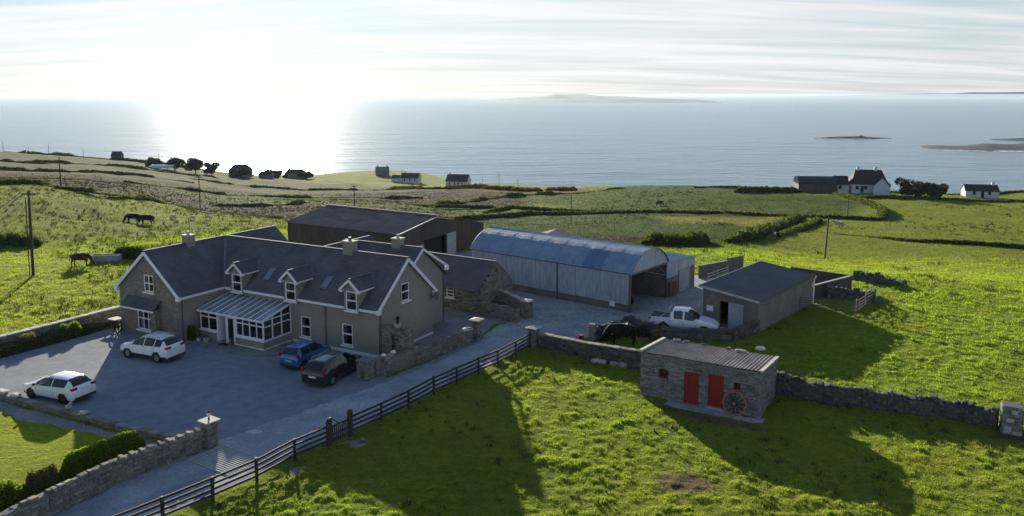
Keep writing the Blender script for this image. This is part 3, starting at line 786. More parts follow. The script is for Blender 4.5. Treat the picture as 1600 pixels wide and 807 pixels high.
# bay canopy of the left gable
window(house, F_wing, -19.97, -18.05, 0.4, 1.88, (0.6,), (0.36, 0.64))
cn = MB(); cn.slab([(-20.9, -4.7, 2.3), (-17.1, -4.7, 2.3), (-17.1, -3.96, 2.92), (-20.9, -3.96, 2.92)], 0.09)
cno = cn.build('canopy', 'slate_x', house)
MB().box(-20.9, -17.1, -4.74, -4.67, 2.14, 2.25).build('fascia', 'white_frame', cno)
MB().box(-17.7, -17.15, -4.5, -3.96, 0, 2.27).build('buttress', 'house_stone', house)
# dormers
for xc in DORM:
    d = MB()
    d.panel([(xc - 0.62, 3.0), (xc + 0.62, 3.0), (xc + 0.62, 4.72), (xc, 5.3), (xc - 0.62, 4.72)], [(xc - 0.5, xc + 0.5, 3.19, 4.57)], (0, -0.06), (1, 0), (0, 1), 0.15)
    for s in (-1, 1):
        x = xc + s * 0.62
        d.add([(x, -0.06, 3.0), (x, 0.3, 3.0), (x, 1.5, EZ + 1.3), (x, 1.42, 4.72), (x, -0.06, 4.72)], [(0, 1, 2, 3, 4)])
    dm = d.build('dormer', 'render_wall', house)
    r = MB(); yb = (5.42 - EZ) / 0.868
    for s in (-1, 1):
        r.slab([(xc, -0.28, 5.46), (xc + s * 0.86, -0.28, 4.72), (xc + s * 0.86, 1.42, 4.72), (xc, yb + 0.05, 5.46)], 0.07)
    r.build('dormer_roof', 'slate_y', dm)
    r = MB()
    for s in (-1, 1):
        r.beam((xc + s * 0.88, -0.3, 4.62), (xc, -0.3, 5.37), 0.04, 0.17)
        r.box(min(xc + s * 0.62, xc + s * 0.9), max(xc + s * 0.62, xc + s * 0.9), -0.32, -0.07, 4.52, 4.66)
        r.box(min(xc + s * 0.86, xc + s * 0.92), max(xc + s * 0.86, xc + s * 0.92), -0.3, 1.35, 4.6, 4.69)
    r.build('bargeboard', 'white_frame', dm)
    MB().beam((xc, -0.3, 5.48), (xc, yb, 5.48), 0.14, 0.05).beam((xc, yb, 5.46), (xc + 0.87, 1.42, 4.74), 0.1, 0.03).build('ridge_tiles', 'lead', dm)
    window(dm, Face((0, -0.06), (1, 0), (0, -1)), xc - 0.5, xc + 0.5, 3.19, 4.57, recess=0.06)
# skylights
for x0 in (-11.6, -5.9):
    sk = MB(); z = lambda y: EZ + 0.868 * y
    pts = lambda e, h: [(x0 + e, 0.75 + e, z(0.75 + e) + h), (x0 + 0.62 - e, 0.75 + e, z(0.75 + e) + h), (x0 + 0.62 - e, 1.62 - e, z(1.62 - e) + h), (x0 + e, 1.62 - e, z(1.62 - e) + h)]
    sk.slab(pts(0, 0.07), 0.08)
    so_ = sk.build('skylight', 'lead', house)
    MB().add(pts(0.07, 0.078), [(0, 1, 2, 3)]).build('pane', 'roof_glass', so_)
# chimneys
for (x0, x1, y0, y1, z0, z1, pot) in ((-5.75, -4.9, 3.2, 3.85, 5.8, 7.2, 'pipe'), (-4.05, -3.3, 6.9, 7.5, 5.9, 6.98, 'clay'), (-18.92, -18.2, -0.45, 0.2, 5.9, 7.1, 'clay')):
    if 'clay' not in MATS: pm('clay', (0.35, 0.33, 0.3), (0.5, 0.48, 0.44), 3, 0.8)
    c = MB().box(x0, x1, y0, y1, z0, z1).build('chimney', 'render_wall', roof if y0 > 0 else wroof)
    MB().box(x0 - 0.06, x1 + 0.06, y0 - 0.06, y1 + 0.06, z1, z1 + 0.1).build('cap', 'cap_stone', c)
    MB().tube(((x0 + x1) / 2, (y0 + y1) / 2, z1 + 0.1), ((x0 + x1) / 2, (y0 + y1) / 2, z1 + 0.36), 0.13, 0.1, 12).build('chimney_pot', pot, c)
# glazed porch
PX0, PX1, PY, PZ0, PZ1 = -14.85, -8.3, -2.45, 2.22, 2.85
pl = Face((0, PY), (1, 0), (0, -1)); ps = Face((PX1, 0), (0, 1), (1, 0)); psl = Face((PX0, 0), (0, 1), (-1, 0))
po = MB().prism([(-11.1, PY), (PX1, PY), (PX1, 0.28), (PX1 - 0.22, 0.28), (PX1 - 0.22, PY + 0.22), (-11.1, PY + 0.22)], 'z', 0, 0.66).build('porch', 'render_wall', house)
MB().prism([(PX0, PY), (-13.05, PY), (-13.05, PY + 0.22), (PX0 + 0.2, PY + 0.22), (PX0 + 0.2, 0.28), (PX0, 0.28)], 'z', 0, 0.66).build('dwarf_wall', 'render_wall', po)
MB().box(-11.1, PX1 + 0.02, PY - 0.03, PY, 0, 0.16).box(PX1, PX1 + 0.03, PY, 0.28, 0, 0.16).build('plinth', 'white_paint', po)
MB().box(-11.15, PX1 + 0.06, PY - 0.07, PY + 0.2, 0.66, 0.76).box(PX1 - 0.2, PX1 + 0.06, PY + 0.2, 0.28, 0.66, 0.76).build('sill', 'white_frame', po)
MB().box(PX0 - 0.05, -13.0, PY - 0.07, PY + 0.2, 0.66, 0.76).build('sill', 'white_frame', po)
window(po, pl, -11.1, PX1 - 0.03, 0.76, PZ0 - 0.06, (0.7,), (0.25, 0.5, 0.75), recess=0.08, fw=0.09, sill=False, drape=False, name='porch_window')
window(po, pl, PX0, -13.0, 0.76, PZ0 - 0.06, (0.7,), (0.5,), recess=0.08, fw=0.09, sill=False, drape=False, name='porch_window')
MB().box(-13.0, -12.9, PY - 0.02, PY + 0.12, 0.02, PZ0 - 0.06).box(-11.2, -11.1, PY - 0.02, PY + 0.12, 0.02, PZ0 - 0.06).box(-12.9, -11.2, PY - 0.02, PY + 0.12, 2.06, PZ0 - 0.06).box(-12.1, -12.02, PY, PY + 0.1, 0.02, 2.06).build('door_frame', 'white_frame', po)
dr = MB(); pl.box(dr, -12.0, -11.9, -0.08, -0.02, 0.05, 2.04); pl.box(dr, -11.32, -11.22, -0.08, -0.02, 0.05, 2.04); pl.box(dr, -11.9, -11.32, -0.08, -0.02, 0.05, 0.3); pl.box(dr, -11.9, -11.32, -0.08, -0.02, 1.94, 2.04)
dro = dr.build('door', 'white_frame', po); pl.quad(MB(), -11.9, -11.32, -0.05, 0.3, 1.94).build('pane', 'glass', dro)
dr = MB().box(-12.95, -12.88, PY + 0.08, PY + 0.88, 0.05, 2.04).build('door', 'white_frame', po)
# sloping glazed side: three bays
zr_ = lambda y: PZ0 + (PZ1 - PZ0) * (y - PY) / (0.28 - PY)
sd_ = MB(); ys = [PY + 0.04, PY + 0.9, PY + 1.8, 0.26]
for y in ys: ps.box(sd_, y - 0.045, y + 0.045, -0.1, -0.02, 0.76, zr_(y) - 0.05)
for zt in (1.7, 2.18): sd_.beam((PX1 - 0.06, PY + 0.08, zt), (PX1 - 0.06, 0.22, zt), 0.07, 0.07)
sd_.beam((PX1 - 0.06, PY, PZ0 - 0.02), (PX1 - 0.06, 0.28, PZ1 - 0.02), 0.1, 0.12)
sdo = sd_.build('porch_window', 'white_frame', po)
for a, b in zip(ys, ys[1:]):
    MB().add([(PX1 - 0.06, a, 0.76), (PX1 - 0.06, b, 0.76), (PX1 - 0.06, b, zr_(b) - 0.06), (PX1 - 0.06, a, zr_(a) - 0.06)], [(0, 1, 2, 3)]).build('pane', 'glass', sdo)
nb = 10
for i in range(nb + 1):
    x = PX0 + (PX1 - PX0) * i / nb
    MB().beam((x, PY - 0.12, PZ0 + 0.01), (x, 0.29, PZ1 + 0.04), 0.07, 0.08).build('glazing_bar', 'white_frame', po)
    if i < nb:
        x1 = PX0 + (PX1 - PX0) * (i + 1) / nb
        MB().add([(x + 0.03, PY - 0.12, PZ0 + 0.02), (x1 - 0.03, PY - 0.12, PZ0 + 0.02), (x1 - 0.03, 0.29, PZ1 + 0.04), (x + 0.03, 0.29, PZ1 + 0.04)], [(0, 1, 2, 3)]).build('roof_pane', 'roof_glass', po)
MB().beam((PX0 - 0.06, PY - 0.14, PZ0 - 0.05), (PX1 + 0.06, PY - 0.14, PZ0 - 0.05), 0.09, 0.12).build('gutter', 'white_frame', po)
# satellite dish on the gable
sd2 = thing('satellite_dish', 'dark round satellite dish on the farmhouse gable', 'dish', (*hp(-0.2, 6.6), 3.05), HT)
dd = MB(); n = 16
vs = [(0.3, 0.05, 0.0)] + [(0.42 - 0.0, 0.05 + 0.38 * math.cos(2 * math.pi * i / n), 0.34 * math.sin(2 * math.pi * i / n)) for i in range(n)]
dd.add(vs, [(0, 1 + i, 1 + (i + 1) % n) for i in range(n)]); dd.build('dish', 'pipe', sd2)
MB().beam((0, 0.05, -0.1), (0.3, 0.05, 0), 0.05, 0.05).beam((0.3, 0.05, -0.05), (0.75, 0.05, -0.2), 0.03, 0.03).build('bracket', 'pipe', sd2)
# paving kerb in front of the porch
sheet('porch_paving', [hp(-15.2, -3.6), hp(-13.2, -3.7), hp(-11.5, -3.9), hp(-8.2, -3.75), hp(-6.9, -2.9), hp(-6.6, 0.2), hp(-15.2, 0.2)], 0.07, 'patio', 'raised paving in front of the glazed porch', 0.1)
# ------------------------------------------------------------------ single stones
def stone_mat(name, cols, lichen=(0.42, 0.41, 0.36), lich=0.62):
    m, n, l = tree_of(name)
    b = n['Principled BSDF']
    oi = n.new('ShaderNodeObjectInfo'); ge = n.new('ShaderNodeNewGeometry')
    ad = n.new('ShaderNodeMath'); ad.operation = 'ADD'; l.new(oi.outputs['Random'], ad.inputs[0]); l.new(ge.outputs['Random Per Island'], ad.inputs[1])
    fr = n.new('ShaderNodeMath'); fr.operation = 'FRACT'; l.new(ad.outputs[0], fr.inputs[0])
    k = len(cols) - 1
    c = ramp(n, l, fr.outputs[0], [(i / k, q) for i, q in enumerate(cols)])
    v = coords(n, l, 'World')
    f = noise(n, l, v, 7, 5, 0.7)
    mx = n.new('ShaderNodeMix'); mx.data_type = 'RGBA'
    mr = n.new('ShaderNodeMapRange'); mr.inputs['From Min'].default_value = lich; mr.inputs['From Max'].default_value = lich + 0.06; l.new(f, mr.inputs['Value'])
    l.new(mr.outputs[0], mx.inputs['Factor']); l.new(c, mx.inputs['A']); mx.inputs['B'].default_value = (*lichen, 1)
    l.new(mx.outputs['Result'], b.inputs['Base Color'])
    b.inputs['Roughness'].default_value = 0.95; b.inputs['Specular IOR Level'].default_value = 0.2
    bn = n.new('ShaderNodeBump'); bn.inputs['Strength'].default_value = 0.5; bn.inputs['Distance'].default_value = 0.02
    l.new(noise(n, l, v, 22, 4, 0.65), bn.inputs['Height']); l.new(bn.outputs[0], b.inputs['Normal'])
    return m
stone_mat('wall_stone', ((0.11, 0.103, 0.09), (0.2, 0.187, 0.16), (0.155, 0.15, 0.138), (0.27, 0.255, 0.22), (0.18, 0.163, 0.135)))
stone_mat('grey_stone', ((0.1, 0.1, 0.096), (0.19, 0.19, 0.182), (0.15, 0.148, 0.14), (0.27, 0.265, 0.25), (0.175, 0.17, 0.16)))
stone_mat('dark_stone', ((0.04, 0.042, 0.04), (0.095, 0.095, 0.088), (0.065, 0.066, 0.06), (0.14, 0.138, 0.128), (0.08, 0.08, 0.07)), (0.4, 0.4, 0.37), 0.64)
stone_mat('pale_stone', ((0.3, 0.29, 0.26), (0.46, 0.45, 0.41), (0.38, 0.37, 0.34)))
pm('mortar', (0.075, 0.07, 0.06), (0.13, 0.122, 0.105), 2, 0.95, fine=0.3)
def rock_mesh(mat, jit=0.1, bev=0.1):
    bm = bmesh.new(); bmesh.ops.create_cube(bm, size=1.0)
    for v in bm.verts: v.co += Vector((random.uniform(-jit, jit), random.uniform(-jit, jit), random.uniform(-jit, jit)))
    bmesh.ops.bevel(bm, geom=bm.edges[:], offset=bev, segments=1, affect='EDGES')
    me = bpy.data.meshes.new('stone'); bm.to_mesh(me); bm.free(); me.materials.append(MATS[mat])
    return me
ROCKS = {m: [rock_mesh(m, 0.09, 0.1) for _ in range(8)] for m in ('wall_stone', 'grey_stone', 'pale_stone', 'dark_stone')}
BOULD = {m: [rock_mesh(m, 0.2, 0.22) for _ in range(8)] for m in ('wall_stone', 'grey_stone', 'pale_stone', 'dark_stone')}
def put_stones(parent, specs, mat, limit, lib=None, name='stone'):
    """specs: (location, scale, euler). The largest become parts, the rest one joined part"""
    lib = (lib or ROCKS)[mat]
    specs = sorted(specs, key=lambda t: -t[1][0] * t[1][2])
    for loc, sc, rot in specs[:limit]:
        o = link(name, random.choice(lib), parent); o.location = loc; o.scale = sc; o.rotation_euler = rot
    rest = specs[limit:]
    if rest:
        mb = MB()
        data = [([v.co.copy() for v in me.vertices], [tuple(p.vertices) for p in me.polygons]) for me in lib]
        for loc, sc, rot in rest:
            M_ = Matrix.LocRotScale(Vector(loc), Matrix.Identity(3) if rot is None else Euler(rot).to_matrix(), Vector(sc))
            vs, fs = random.choice(data); mb.add([M_ @ v for v in vs], fs)
        o = mb.build('small_stones', mat, parent); o['kind'] = 'stuff'
def face_stones(f, s0, s1, z0, ztop, sw, sh, depth=0.16, proud=0.02, holes=(), tilt=0.02):
    out = []; z = z0; ang = math.atan2(f.d.y, f.d.x)
    zt = ztop if callable(ztop) else (lambda s: ztop)
    zmax = max(zt(s0 + (s1 - s0) * i / 40) for i in range(41))
    while z < zmax - 0.03:
        h = sh * random.uniform(0.7, 1.35); s = s0 - random.uniform(0, sw * 0.5)
        while s < s1 - 0.04:
            w_ = sw * random.uniform(0.55, 1.6); a, b = max(s, s0), min(s + w_, s1); s += w_
            hh = min(h, zt((a + b) / 2) - z)
            if b - a < 0.07 or hh < 0.04: continue
            segs = [(a, b)]
            for (ha, hb, hc, hd) in holes:
                if z + hh * 0.5 > hc and z + hh * 0.5 < hd:
                    ns = []
                    for (p, q) in segs:
                        if q <= ha or p >= hb: ns.append((p, q))
                        else:
                            if p < ha - 0.06: ns.append((p, ha))
                            if q > hb + 0.06: ns.append((hb, q))
                    segs = ns
            for p, q in segs:
                k = proud + random.uniform(-0.018, 0.018) - depth / 2
                out.append((f.at((p + q) / 2, k, z + hh / 2), (q - p - 0.012, depth, hh - 0.012), (random.uniform(-tilt, tilt), random.uniform(-tilt, tilt), ang + random.uniform(-tilt, tilt))))
        z += h
    return out
def corr(mb, p0, du, dv, n, amp, nrm):
    """corrugated sheet: n ridges across du, flat along dv"""
    p0, du, dv, nrm = Vector(p0), Vector(du), Vector(dv), Vector(nrm).normalized()
    k = n * 4; vs = []
    for i in range(k + 1):
        o = nrm * (amp * math.sin(2 * math.pi * i / 4))
        vs += [p0 + du * (i / k) + o, p0 + du * (i / k) + dv + o]
    return mb.add(vs, [(2 * i, 2 * i + 2, 2 * i + 3, 2 * i + 1) for i in range(k)])

# ------------------------------------------------------------------ farm building materials
pm('tin_wall', (0.28, 0.315, 0.36), (0.41, 0.445, 0.49), 0.5, 0.75, fine=0.25, stretch=(1, 1, 0.22), spec=0.2)
pm('tin_roof', (0.14, 0.215, 0.31), (0.235, 0.32, 0.425), 0.6, 0.65, fine=0.2, metal=0.1, spec=0.3, mid=(0.185, 0.27, 0.37))
pm('tin_roof_blue', (0.085, 0.155, 0.26), (0.14, 0.22, 0.34), 0.6, 0.5, fine=0.15, metal=0.3)
pm('block_wall', (0.12, 0.1, 0.085), (0.2, 0.175, 0.15), 0.8, 0.95, 0.4, 14, 0.02, fine=0.3)
pm('grey_block', (0.125, 0.122, 0.112), (0.21, 0.2, 0.182), 0.7, 0.95, 0.3, 14, 0.015, fine=0.25)
pm('rust_tin', (0.045, 0.038, 0.036), (0.11, 0.075, 0.06), 0.5, 0.8, fine=0.3, stretch=(1, 1, 0.2))
pm('asbestos', (0.17, 0.135, 0.125), (0.26, 0.215, 0.2), 0.6, 0.95, fine=0.3, spec=0.05)
pm('dark_tin', (0.035, 0.048, 0.07), (0.05, 0.064, 0.09), 0.4, 0.95, fine=0.15, spec=0.0)
pm('steel', (0.09, 0.09, 0.09), (0.15, 0.145, 0.14), 2, 0.6, metal=0.3)
pm('galvanised', (0.35, 0.36, 0.37), (0.5, 0.51, 0.52), 3, 0.45, metal=0.5)
pm('grey_door', (0.24, 0.27, 0.31), (0.33, 0.36, 0.4), 0.8, 0.6, fine=0.1)
pm('notice', (0.7, 0.72, 0.74), (0.8, 0.81, 0.82), 2, 0.6)
pm('corrugated_rust', (0.19, 0.168, 0.16), (0.33, 0.3, 0.29), 0.8, 0.9, fine=0.35, mid=(0.25, 0.226, 0.218), spec=0.05)

# ------------------------------------------------------------------ round-roofed hay barn with lean-to
BT = R(-38.5)
barn = thing('hay_barn', 'long round roofed grey tin hay barn with open gable end', 'barn', (9.88, 65.08, 0), BT)
BL, BD, BE, BA = 17.6, 6.3, 3.32, 5.02
fb = Face((0, 0), (1, 0), (0, -1))
seams = [-17.6, -15.2, -13.3, -11.4, -9.4, -7.45, -5.5, -3.7, -1.9, 0.0]
for a, b in zip(seams, seams[1:]):
    mb = MB(); corr(mb, (a + 0.012, -0.012 * (seams.index(a) % 2), 0.62), (b - a - 0.024, 0, 0), (0, 0, BE - 0.68), 9, 0.022, (0, -1, 0))
    mb.build('wall_sheet', 'tin_wall', barn)
MB().box(-BL, 0, 0.03, 0.25, -0.6, 0.62).build('block_wall', 'block_wall', barn)
MB().box(-BL, 0, -0.05, 0.03, BE - 0.1, BE).build('eave_rail', 'steel', barn)
MB().box(-7.5, -7.36, -0.1, 0.02, -0.2, BE - 0.1).build('column', 'steel', barn)
MB().box(-0.16, 0.0, -0.06, 0.1, -0.2, BE).build('column', 'steel', barn)
MB().box(-0.14, 0.0, BD - 0.1, BD + 0.06, -0.2, BE).build('column', 'steel', barn)
MB().box(-BL, 0, BD - 0.1, BD, -0.8, BE).build('back_wall', 'block_wall', barn)
MB().box(-BL, -BL + 0.1, 0.25, BD - 0.1, -0.8, BE).build('end_wall', 'tin_wall', barn)
# arc profile
hw = BD / 2 + 0.15; rise = BA - BE; RAD = (hw * hw + rise * rise) / (2 * rise); phi = math.asin(hw / RAD)
def arc(t, r=RAD):
    a = -phi + 2 * phi * t
    return (BD / 2 + r * math.sin(a), BE + rise - RAD + r * math.cos(a))
nsh = 18
for i in range(nsh):
    x0, x1 = -BL - 0.15 + (BL + 0.35) * i / nsh, -BL - 0.15 + (BL + 0.35) * (i + 1) / nsh
    mb = MB(); vs = []; nx, nt = 20, 14; lift = 0.014 * (i % 2)
    for j in range(nt + 1):
        for k in range(nx + 1):
            y, z = arc(j / nt, RAD + 0.018 * math.sin(2 * math.pi * k / 4) + lift)
            vs.append((x0 + (x1 - x0) * k / nx, y, z))
    mb.add(vs, [(j * (nx + 1) + k, j * (nx + 1) + k + 1, (j + 1) * (nx + 1) + k + 1, (j + 1) * (nx + 1) + k) for j in range(nt) for k in range(nx)])
    o = mb.build('roof_sheet', 'tin_roof_blue' if i in (13, 14) else 'tin_roof', barn)
    if i == 13: o['label'] = 'darker blue patch of roof sheeting'
gb = MB(); n = 16
gb.add([(0.02, *arc(j / n, RAD - 0.03)) for j in range(n + 1)] + [(0.02, BD, BE - 0.1), (0.02, 0, BE - 0.1)], [tuple(range(n + 3))])
gb.build('gable_sheet', 'tin_wall', barn)
gb = MB(); gb.add([(-BL, *arc(j / n, RAD - 0.03)) for j in range(n + 1)], [tuple(range(n, -1, -1))]); gb.build('gable_sheet', 'tin_wall', barn)
MB().beam((0.04, 0.1, BE - 0.1), (0.04, BD - 0.1, BE - 0.1), 0.08, 0.14).build('eave_beam', 'steel', barn)
MB().beam((0, 2.2, BE - 0.16), (0, BD - 0.1, 2.1), 0.06, 0.08).beam((0, BD - 1.6, BE - 0.16), (0, BD - 0.1, 2.2), 0.06, 0.08).build('brace', 'steel', barn)
MB().box(-4.2, -4.0, 2.3, BD - 0.1, 0, 2.5).build('inner_wall', 'grey_block', barn)
MB().box(-BL, -0.2, 0.26, BD - 0.12, -0.1, 0.015).build('floor', 'concrete', barn)
# lean-to on the right
LD = 12.0
lf = Face((0, 0), (0, 1), (1, 0))
mb = MB(); mb.panel([(BD + 0.1, 1.7), (LD, 1.45), (LD, 2.85), (BD + 0.1, 3.28)], [(8.7, 10.6, 1.0, 1.5)], (0, 0), (0, 1), (-1, 0), 0.02)
mb = MB()
mb.add([(0, BD + 0.08, 1.75), (0, 8.6, 1.75), (0, 8.6, 3.13), (0, BD + 0.08, 3.3)], [(0, 1, 2, 3)]); mb.add([(0, 8.6, 2.12), (0, LD, 2.12), (0, LD, 2.82), (0, 8.6, 3.13)], [(0, 1, 2, 3)])
lean = thing('lean_to', 'low tin lean-to on the open end of the hay barn', 'shed', (9.88, 65.08, 0), BT)
mb.build('wall_sheet', 'tin_wall', lean)
MB().box(-0.2, -0.01, BD + 0.1, 8.6, -0.3, 1.75).build('block_wall', 'block_wall', lean)
MB().box(-0.2, -0.01, 10.9, LD, -0.3, 2.12).build('block_wall', 'block_wall', lean)
MB().box(-0.06, 0.03, 8.75, 10.8, 0.03, 2.1).build('sliding_door', 'grey_door', lean)
MB().box(-10, -0.1, LD - 0.15, LD, -0.8, 2.75).build('back_wall', 'block_wall', lean)
mb = MB(); corr(mb, (0.2, BD + 0.05, 3.36), (-10, 0, 0), (0, LD - BD + 0.2, -0.5), 40, 0.02, (0, 0, 1)); mb.build('roof', 'tin_roof', lean)
# stacked pallets beside the post, and the notice on the barn wall
for k in range(3):
    pal = thing('pallet', ('lowest', 'middle', 'topmost')[k] + ' of three wooden pallets stacked by the barn post', 'pallet', (9.88 + 0, 65.08, 0), BT, 'pallets by the barn')
    if 'old_wood' not in MATS: pm('old_wood', (0.12, 0.10, 0.08), (0.22, 0.19, 0.155), 1.5, 0.9, fine=0.3, stretch=(1, 6, 6))
    for j in range(5): MB().box(0.08, 0.2, BD + 0.3 + 0.06, BD + 1.5, 0.05 + k * 0.45 + j * 0.085, 0.1 + k * 0.45 + j * 0.085).build('slat', 'old_wood', pal)
    for y in (0.3, 0.9, 1.42): MB().box(0.2, 0.3, BD + y, BD + y + 0.1, 0.02 + k * 0.45, 0.44 + k * 0.45).build('batten', 'old_wood', pal)
nt = thing('notice_board', 'small square white notice low on the barn side wall', 'sign', (9.88, 65.08, 0), BT)
fb.box(MB(), -2.0, -1.5, 0.03, 0.06, 0.3, 0.72).build('board', 'notice', nt)
# tractor inside the barn
pm('tractor_blue', (0.02, 0.06, 0.25), (0.03, 0.09, 0.35), 2, 0.4)
pm('tyre', (0.012, 0.012, 0.012), (0.025, 0.025, 0.025), 6, 0.9)
c_ = math.cos(BT); s_ = math.sin(BT)
trl = lambda x, y: (9.88 + c_ * x - s_ * y, 65.08 + s_ * x + c_ * y, 0.02)
tr = thing('tractor', 'blue tractor parked just inside the open barn', 'tractor', trl(-2.4, 1.25), BT)
MB().box(-0.4, 1.5, -0.34, 0.34, 0.75, 1.35).build('bonnet', 'tractor_blue', tr)
MB().box(-1.5, -0.4, -0.6, 0.6, 1.0, 1.25).box(-1.5, -0.4, -0.62, 0.62, 2.25, 2.35).build('cab', 'tractor_blue', tr)
for x, y in ((-1.45, -0.58), (-0.45, -0.58), (-1.45, 0.58), (-0.45, 0.58)): MB().box(x - 0.04, x + 0.04, y - 0.04, y + 0.04, 1.25, 2.25).build('cab_post', 'tyre', tr)
for x, r, w_ in ((-1.0, 0.75, 0.4), (1.1, 0.42, 0.25)):
    for s in (-1, 1):
        wh = MB().ring((x, s * 0.75, r), (0, 1, 0), r * 0.55, r, w_).build('wheel', 'tyre', tr)
        MB().tube((x, s * 0.75 - w_ * 0.3, r), (x, s * 0.75 + w_ * 0.3, r), r * 0.54, None, 14).build('rim', 'white_paint', wh)
for s in (-1, 1): MB().ball((1.5, s * 0.22, 1.1), 0.09, 8, 5).build('headlight', 'notice', tr)

# ------------------------------------------------------------------ mono-pitch block shed by the pick-up
sh = thing('block_shed', 'grey block shed with dark single pitch roof beside the pick-up', 'shed', (15.13, 62.16, 0), R(-40))
SW, SL = 4.6, 11.7
zt = lambda x: 3.05 - 0.5 * x / SW
mb = MB(); mb.panel([(0, -0.3), (SW, -0.3), (SW, zt(SW) - 0.1), (0, zt(0) - 0.1)], [(1.48, 3.5, 0.03, 2.05)], (0, 0), (1, 0), (0, 1), 0.3)
mb.build('wall', 'grey_block', sh)
mb = MB(); mb.panel([(0, -0.8), (SL, -0.8), (SL, zt(SW) - 0.1), (0, zt(SW) - 0.1)], [], (SW, 0), (0, 1), (-1, 0)); mb.panel([(0, -0.8), (SL, -0.8), (SL, zt(0) - 0.1), (0, zt(0) - 0.1)], [], (0, 0), (0, 1), (1, 0)); mb.panel([(0, -0.8), (SW, -0.8), (SW, zt(SW) - 0.1), (0, zt(0) - 0.1)], [], (0, SL), (1, 0), (0, -1))
mb.build('side_wall', 'grey_block', sh)
rfm = MB(); nn = 46
vs = []
for i in range(nn * 2 + 1):
    y = -0.2 + (SL + 0.4) * i / (nn * 2); e = 0.012 * (i % 2)
    vs += [(-0.2, y, zt(-0.2) + e), (SW + 0.2, y, zt(SW + 0.2) + e)]
rfm.add(vs, [(2 * i, 2 * i + 1, 2 * i + 3, 2 * i + 2) for i in range(nn * 2)])
rfo = rfm.build('roof', 'dark_tin', sh)
MB().slab([(-0.19, -0.19, zt(-0.19) - 0.02), (SW + 0.19, -0.19, zt(SW + 0.19) - 0.02), (SW + 0.19, SL + 0.19, zt(SW + 0.19) - 0.02), (-0.19, SL + 0.19, zt(-0.19) - 0.02)], 0.08).build('roof_deck', 'steel', rfo)
MB().beam((-0.22, -0.23, zt(-0.2) - 0.05), (SW + 0.22, -0.23, zt(SW + 0.2) - 0.05), 0.05, 0.16).build('front_trim', 'galvanised', rfo)
MB().beam((-0.23, -0.2, zt(-0.2) - 0.04), (-0.23, SL + 0.2, zt(-0.2) - 0.04), 0.05, 0.14).build('side_trim', 'galvanised', rfo)
MB().box(2.28, 3.5, -0.1, -0.04, 0.03, 2.08).build('sliding_door', 'grey_door', sh)
MB().path([(0.1, -0.1, 2.95), (0.1, -0.1, 0.0)], 0.04).build('downpipe', 'galvanised', sh)
MB().path([(SW + 0.25, SL + 0.1, 2.5), (SW + 0.1, SL + 0.05, 2.1), (SW + 0.1, SL + 0.05, 0.0)], 0.07).build('downpipe', 'white_frame', sh)
MB().box(0.42, 0.98, -0.05, -0.01, 1.12, 1.55).build('notice', 'notice', sh)
pm('orange_sign', (0.30, 0.11, 0.04), (0.4, 0.16, 0.06), 3, 0.7)
MB().box(0.4, 0.95, -0.14, -0.01, 1.82, 2.0).build('meter_box', 'orange_sign', sh)

# ------------------------------------------------------------------ stone shed with red doors
RT = R(-30.3)
rs = thing('stone_shed', 'small rubble stone shed with two red doors and tin roof', 'shed', (7.79, 46.74, 0), RT)
RW, RD, RF, RB = 7.1, 4.2, 2.66, 2.3
pm('red_paint', (0.2, 0.01, 0.012), (0.3, 0.02, 0.02), 1.2, 0.6, fine=0.15, stretch=(4, 4, 0.5))
pm('red_faded', (0.38, 0.07, 0.07), (0.5, 0.13, 0.12), 2, 0.7, fine=0.2)
rholes = [(1.12, 1.72, 1.28, 1.88), (2.7, 3.6, 0.06, 1.96), (4.14, 5.04, 0.1, 2.03), (5.6, 5.98, 1.34, 1.82)]
mb = MB(); mb.panel([(0, -0.3), (RW, -0.3), (RW, RF), (0, RF)], rholes, (0, 0.05), (1, 0), (0, 1), 0.3)
mb.panel([(0, -0.3), (RD, -0.3), (RD, RB), (0, RF)], [], (RW - 0.05, 0), (0, 1), (-1, 0)); mb.panel([(0, -0.3), (RD, -0.3), (RD, RB), (0, RF)], [], (0.05, 0), (0, 1), (1, 0)); mb.panel([(0, -0.3), (RW, -0.3), (RW, RB), (0, RB)], [], (0, RD - 0.05), (1, 0), (0, -1))
mb.build('wall_core', 'mortar', rs)
rff = Face((0, 0), (1, 0), (0, -1)); rfs = Face((RW, 0), (0, 1), (1, 0))
put_stones(rs, face_stones(rff, 0.0, RW, -0.05, RF, 0.34, 0.125, 0.2, 0.02, rholes), 'grey_stone', 220)
put_stones(rs, face_stones(rfs, 0.0, RD, -0.05, lambda s: RF + (RB - RF) * s / RD, 0.3, 0.125, 0.2, 0.02), 'wall_stone', 80)
for a, b, c, d in rholes[1:3]:
    do = MB()
    dob = MB(); rff.box(dob, a, b, -0.2, -0.12, c, d); dob = dob.build('door', 'red_paint', rs)
    for k in range(6):
        x0 = a + (b - a) * k / 6
        q = MB(); rff.box(q, x0 + 0.008, x0 + (b - a) / 6 - 0.008, -0.12, -0.1, c + 0.02, d - 0.02); q.build('plank', 'red_paint', dob)
    q = MB(); rff.box(q, b - 0.14, b - 0.08, -0.1, -0.06, c + 0.95, c + 1.1); q.build('handle', 'steel', dob)
    q = MB(); rff.box(q, a - 0.05, b + 0.05, -0.25, 0.12, c - 0.14, c - 0.01); q.build('step', 'cap_stone', rs)
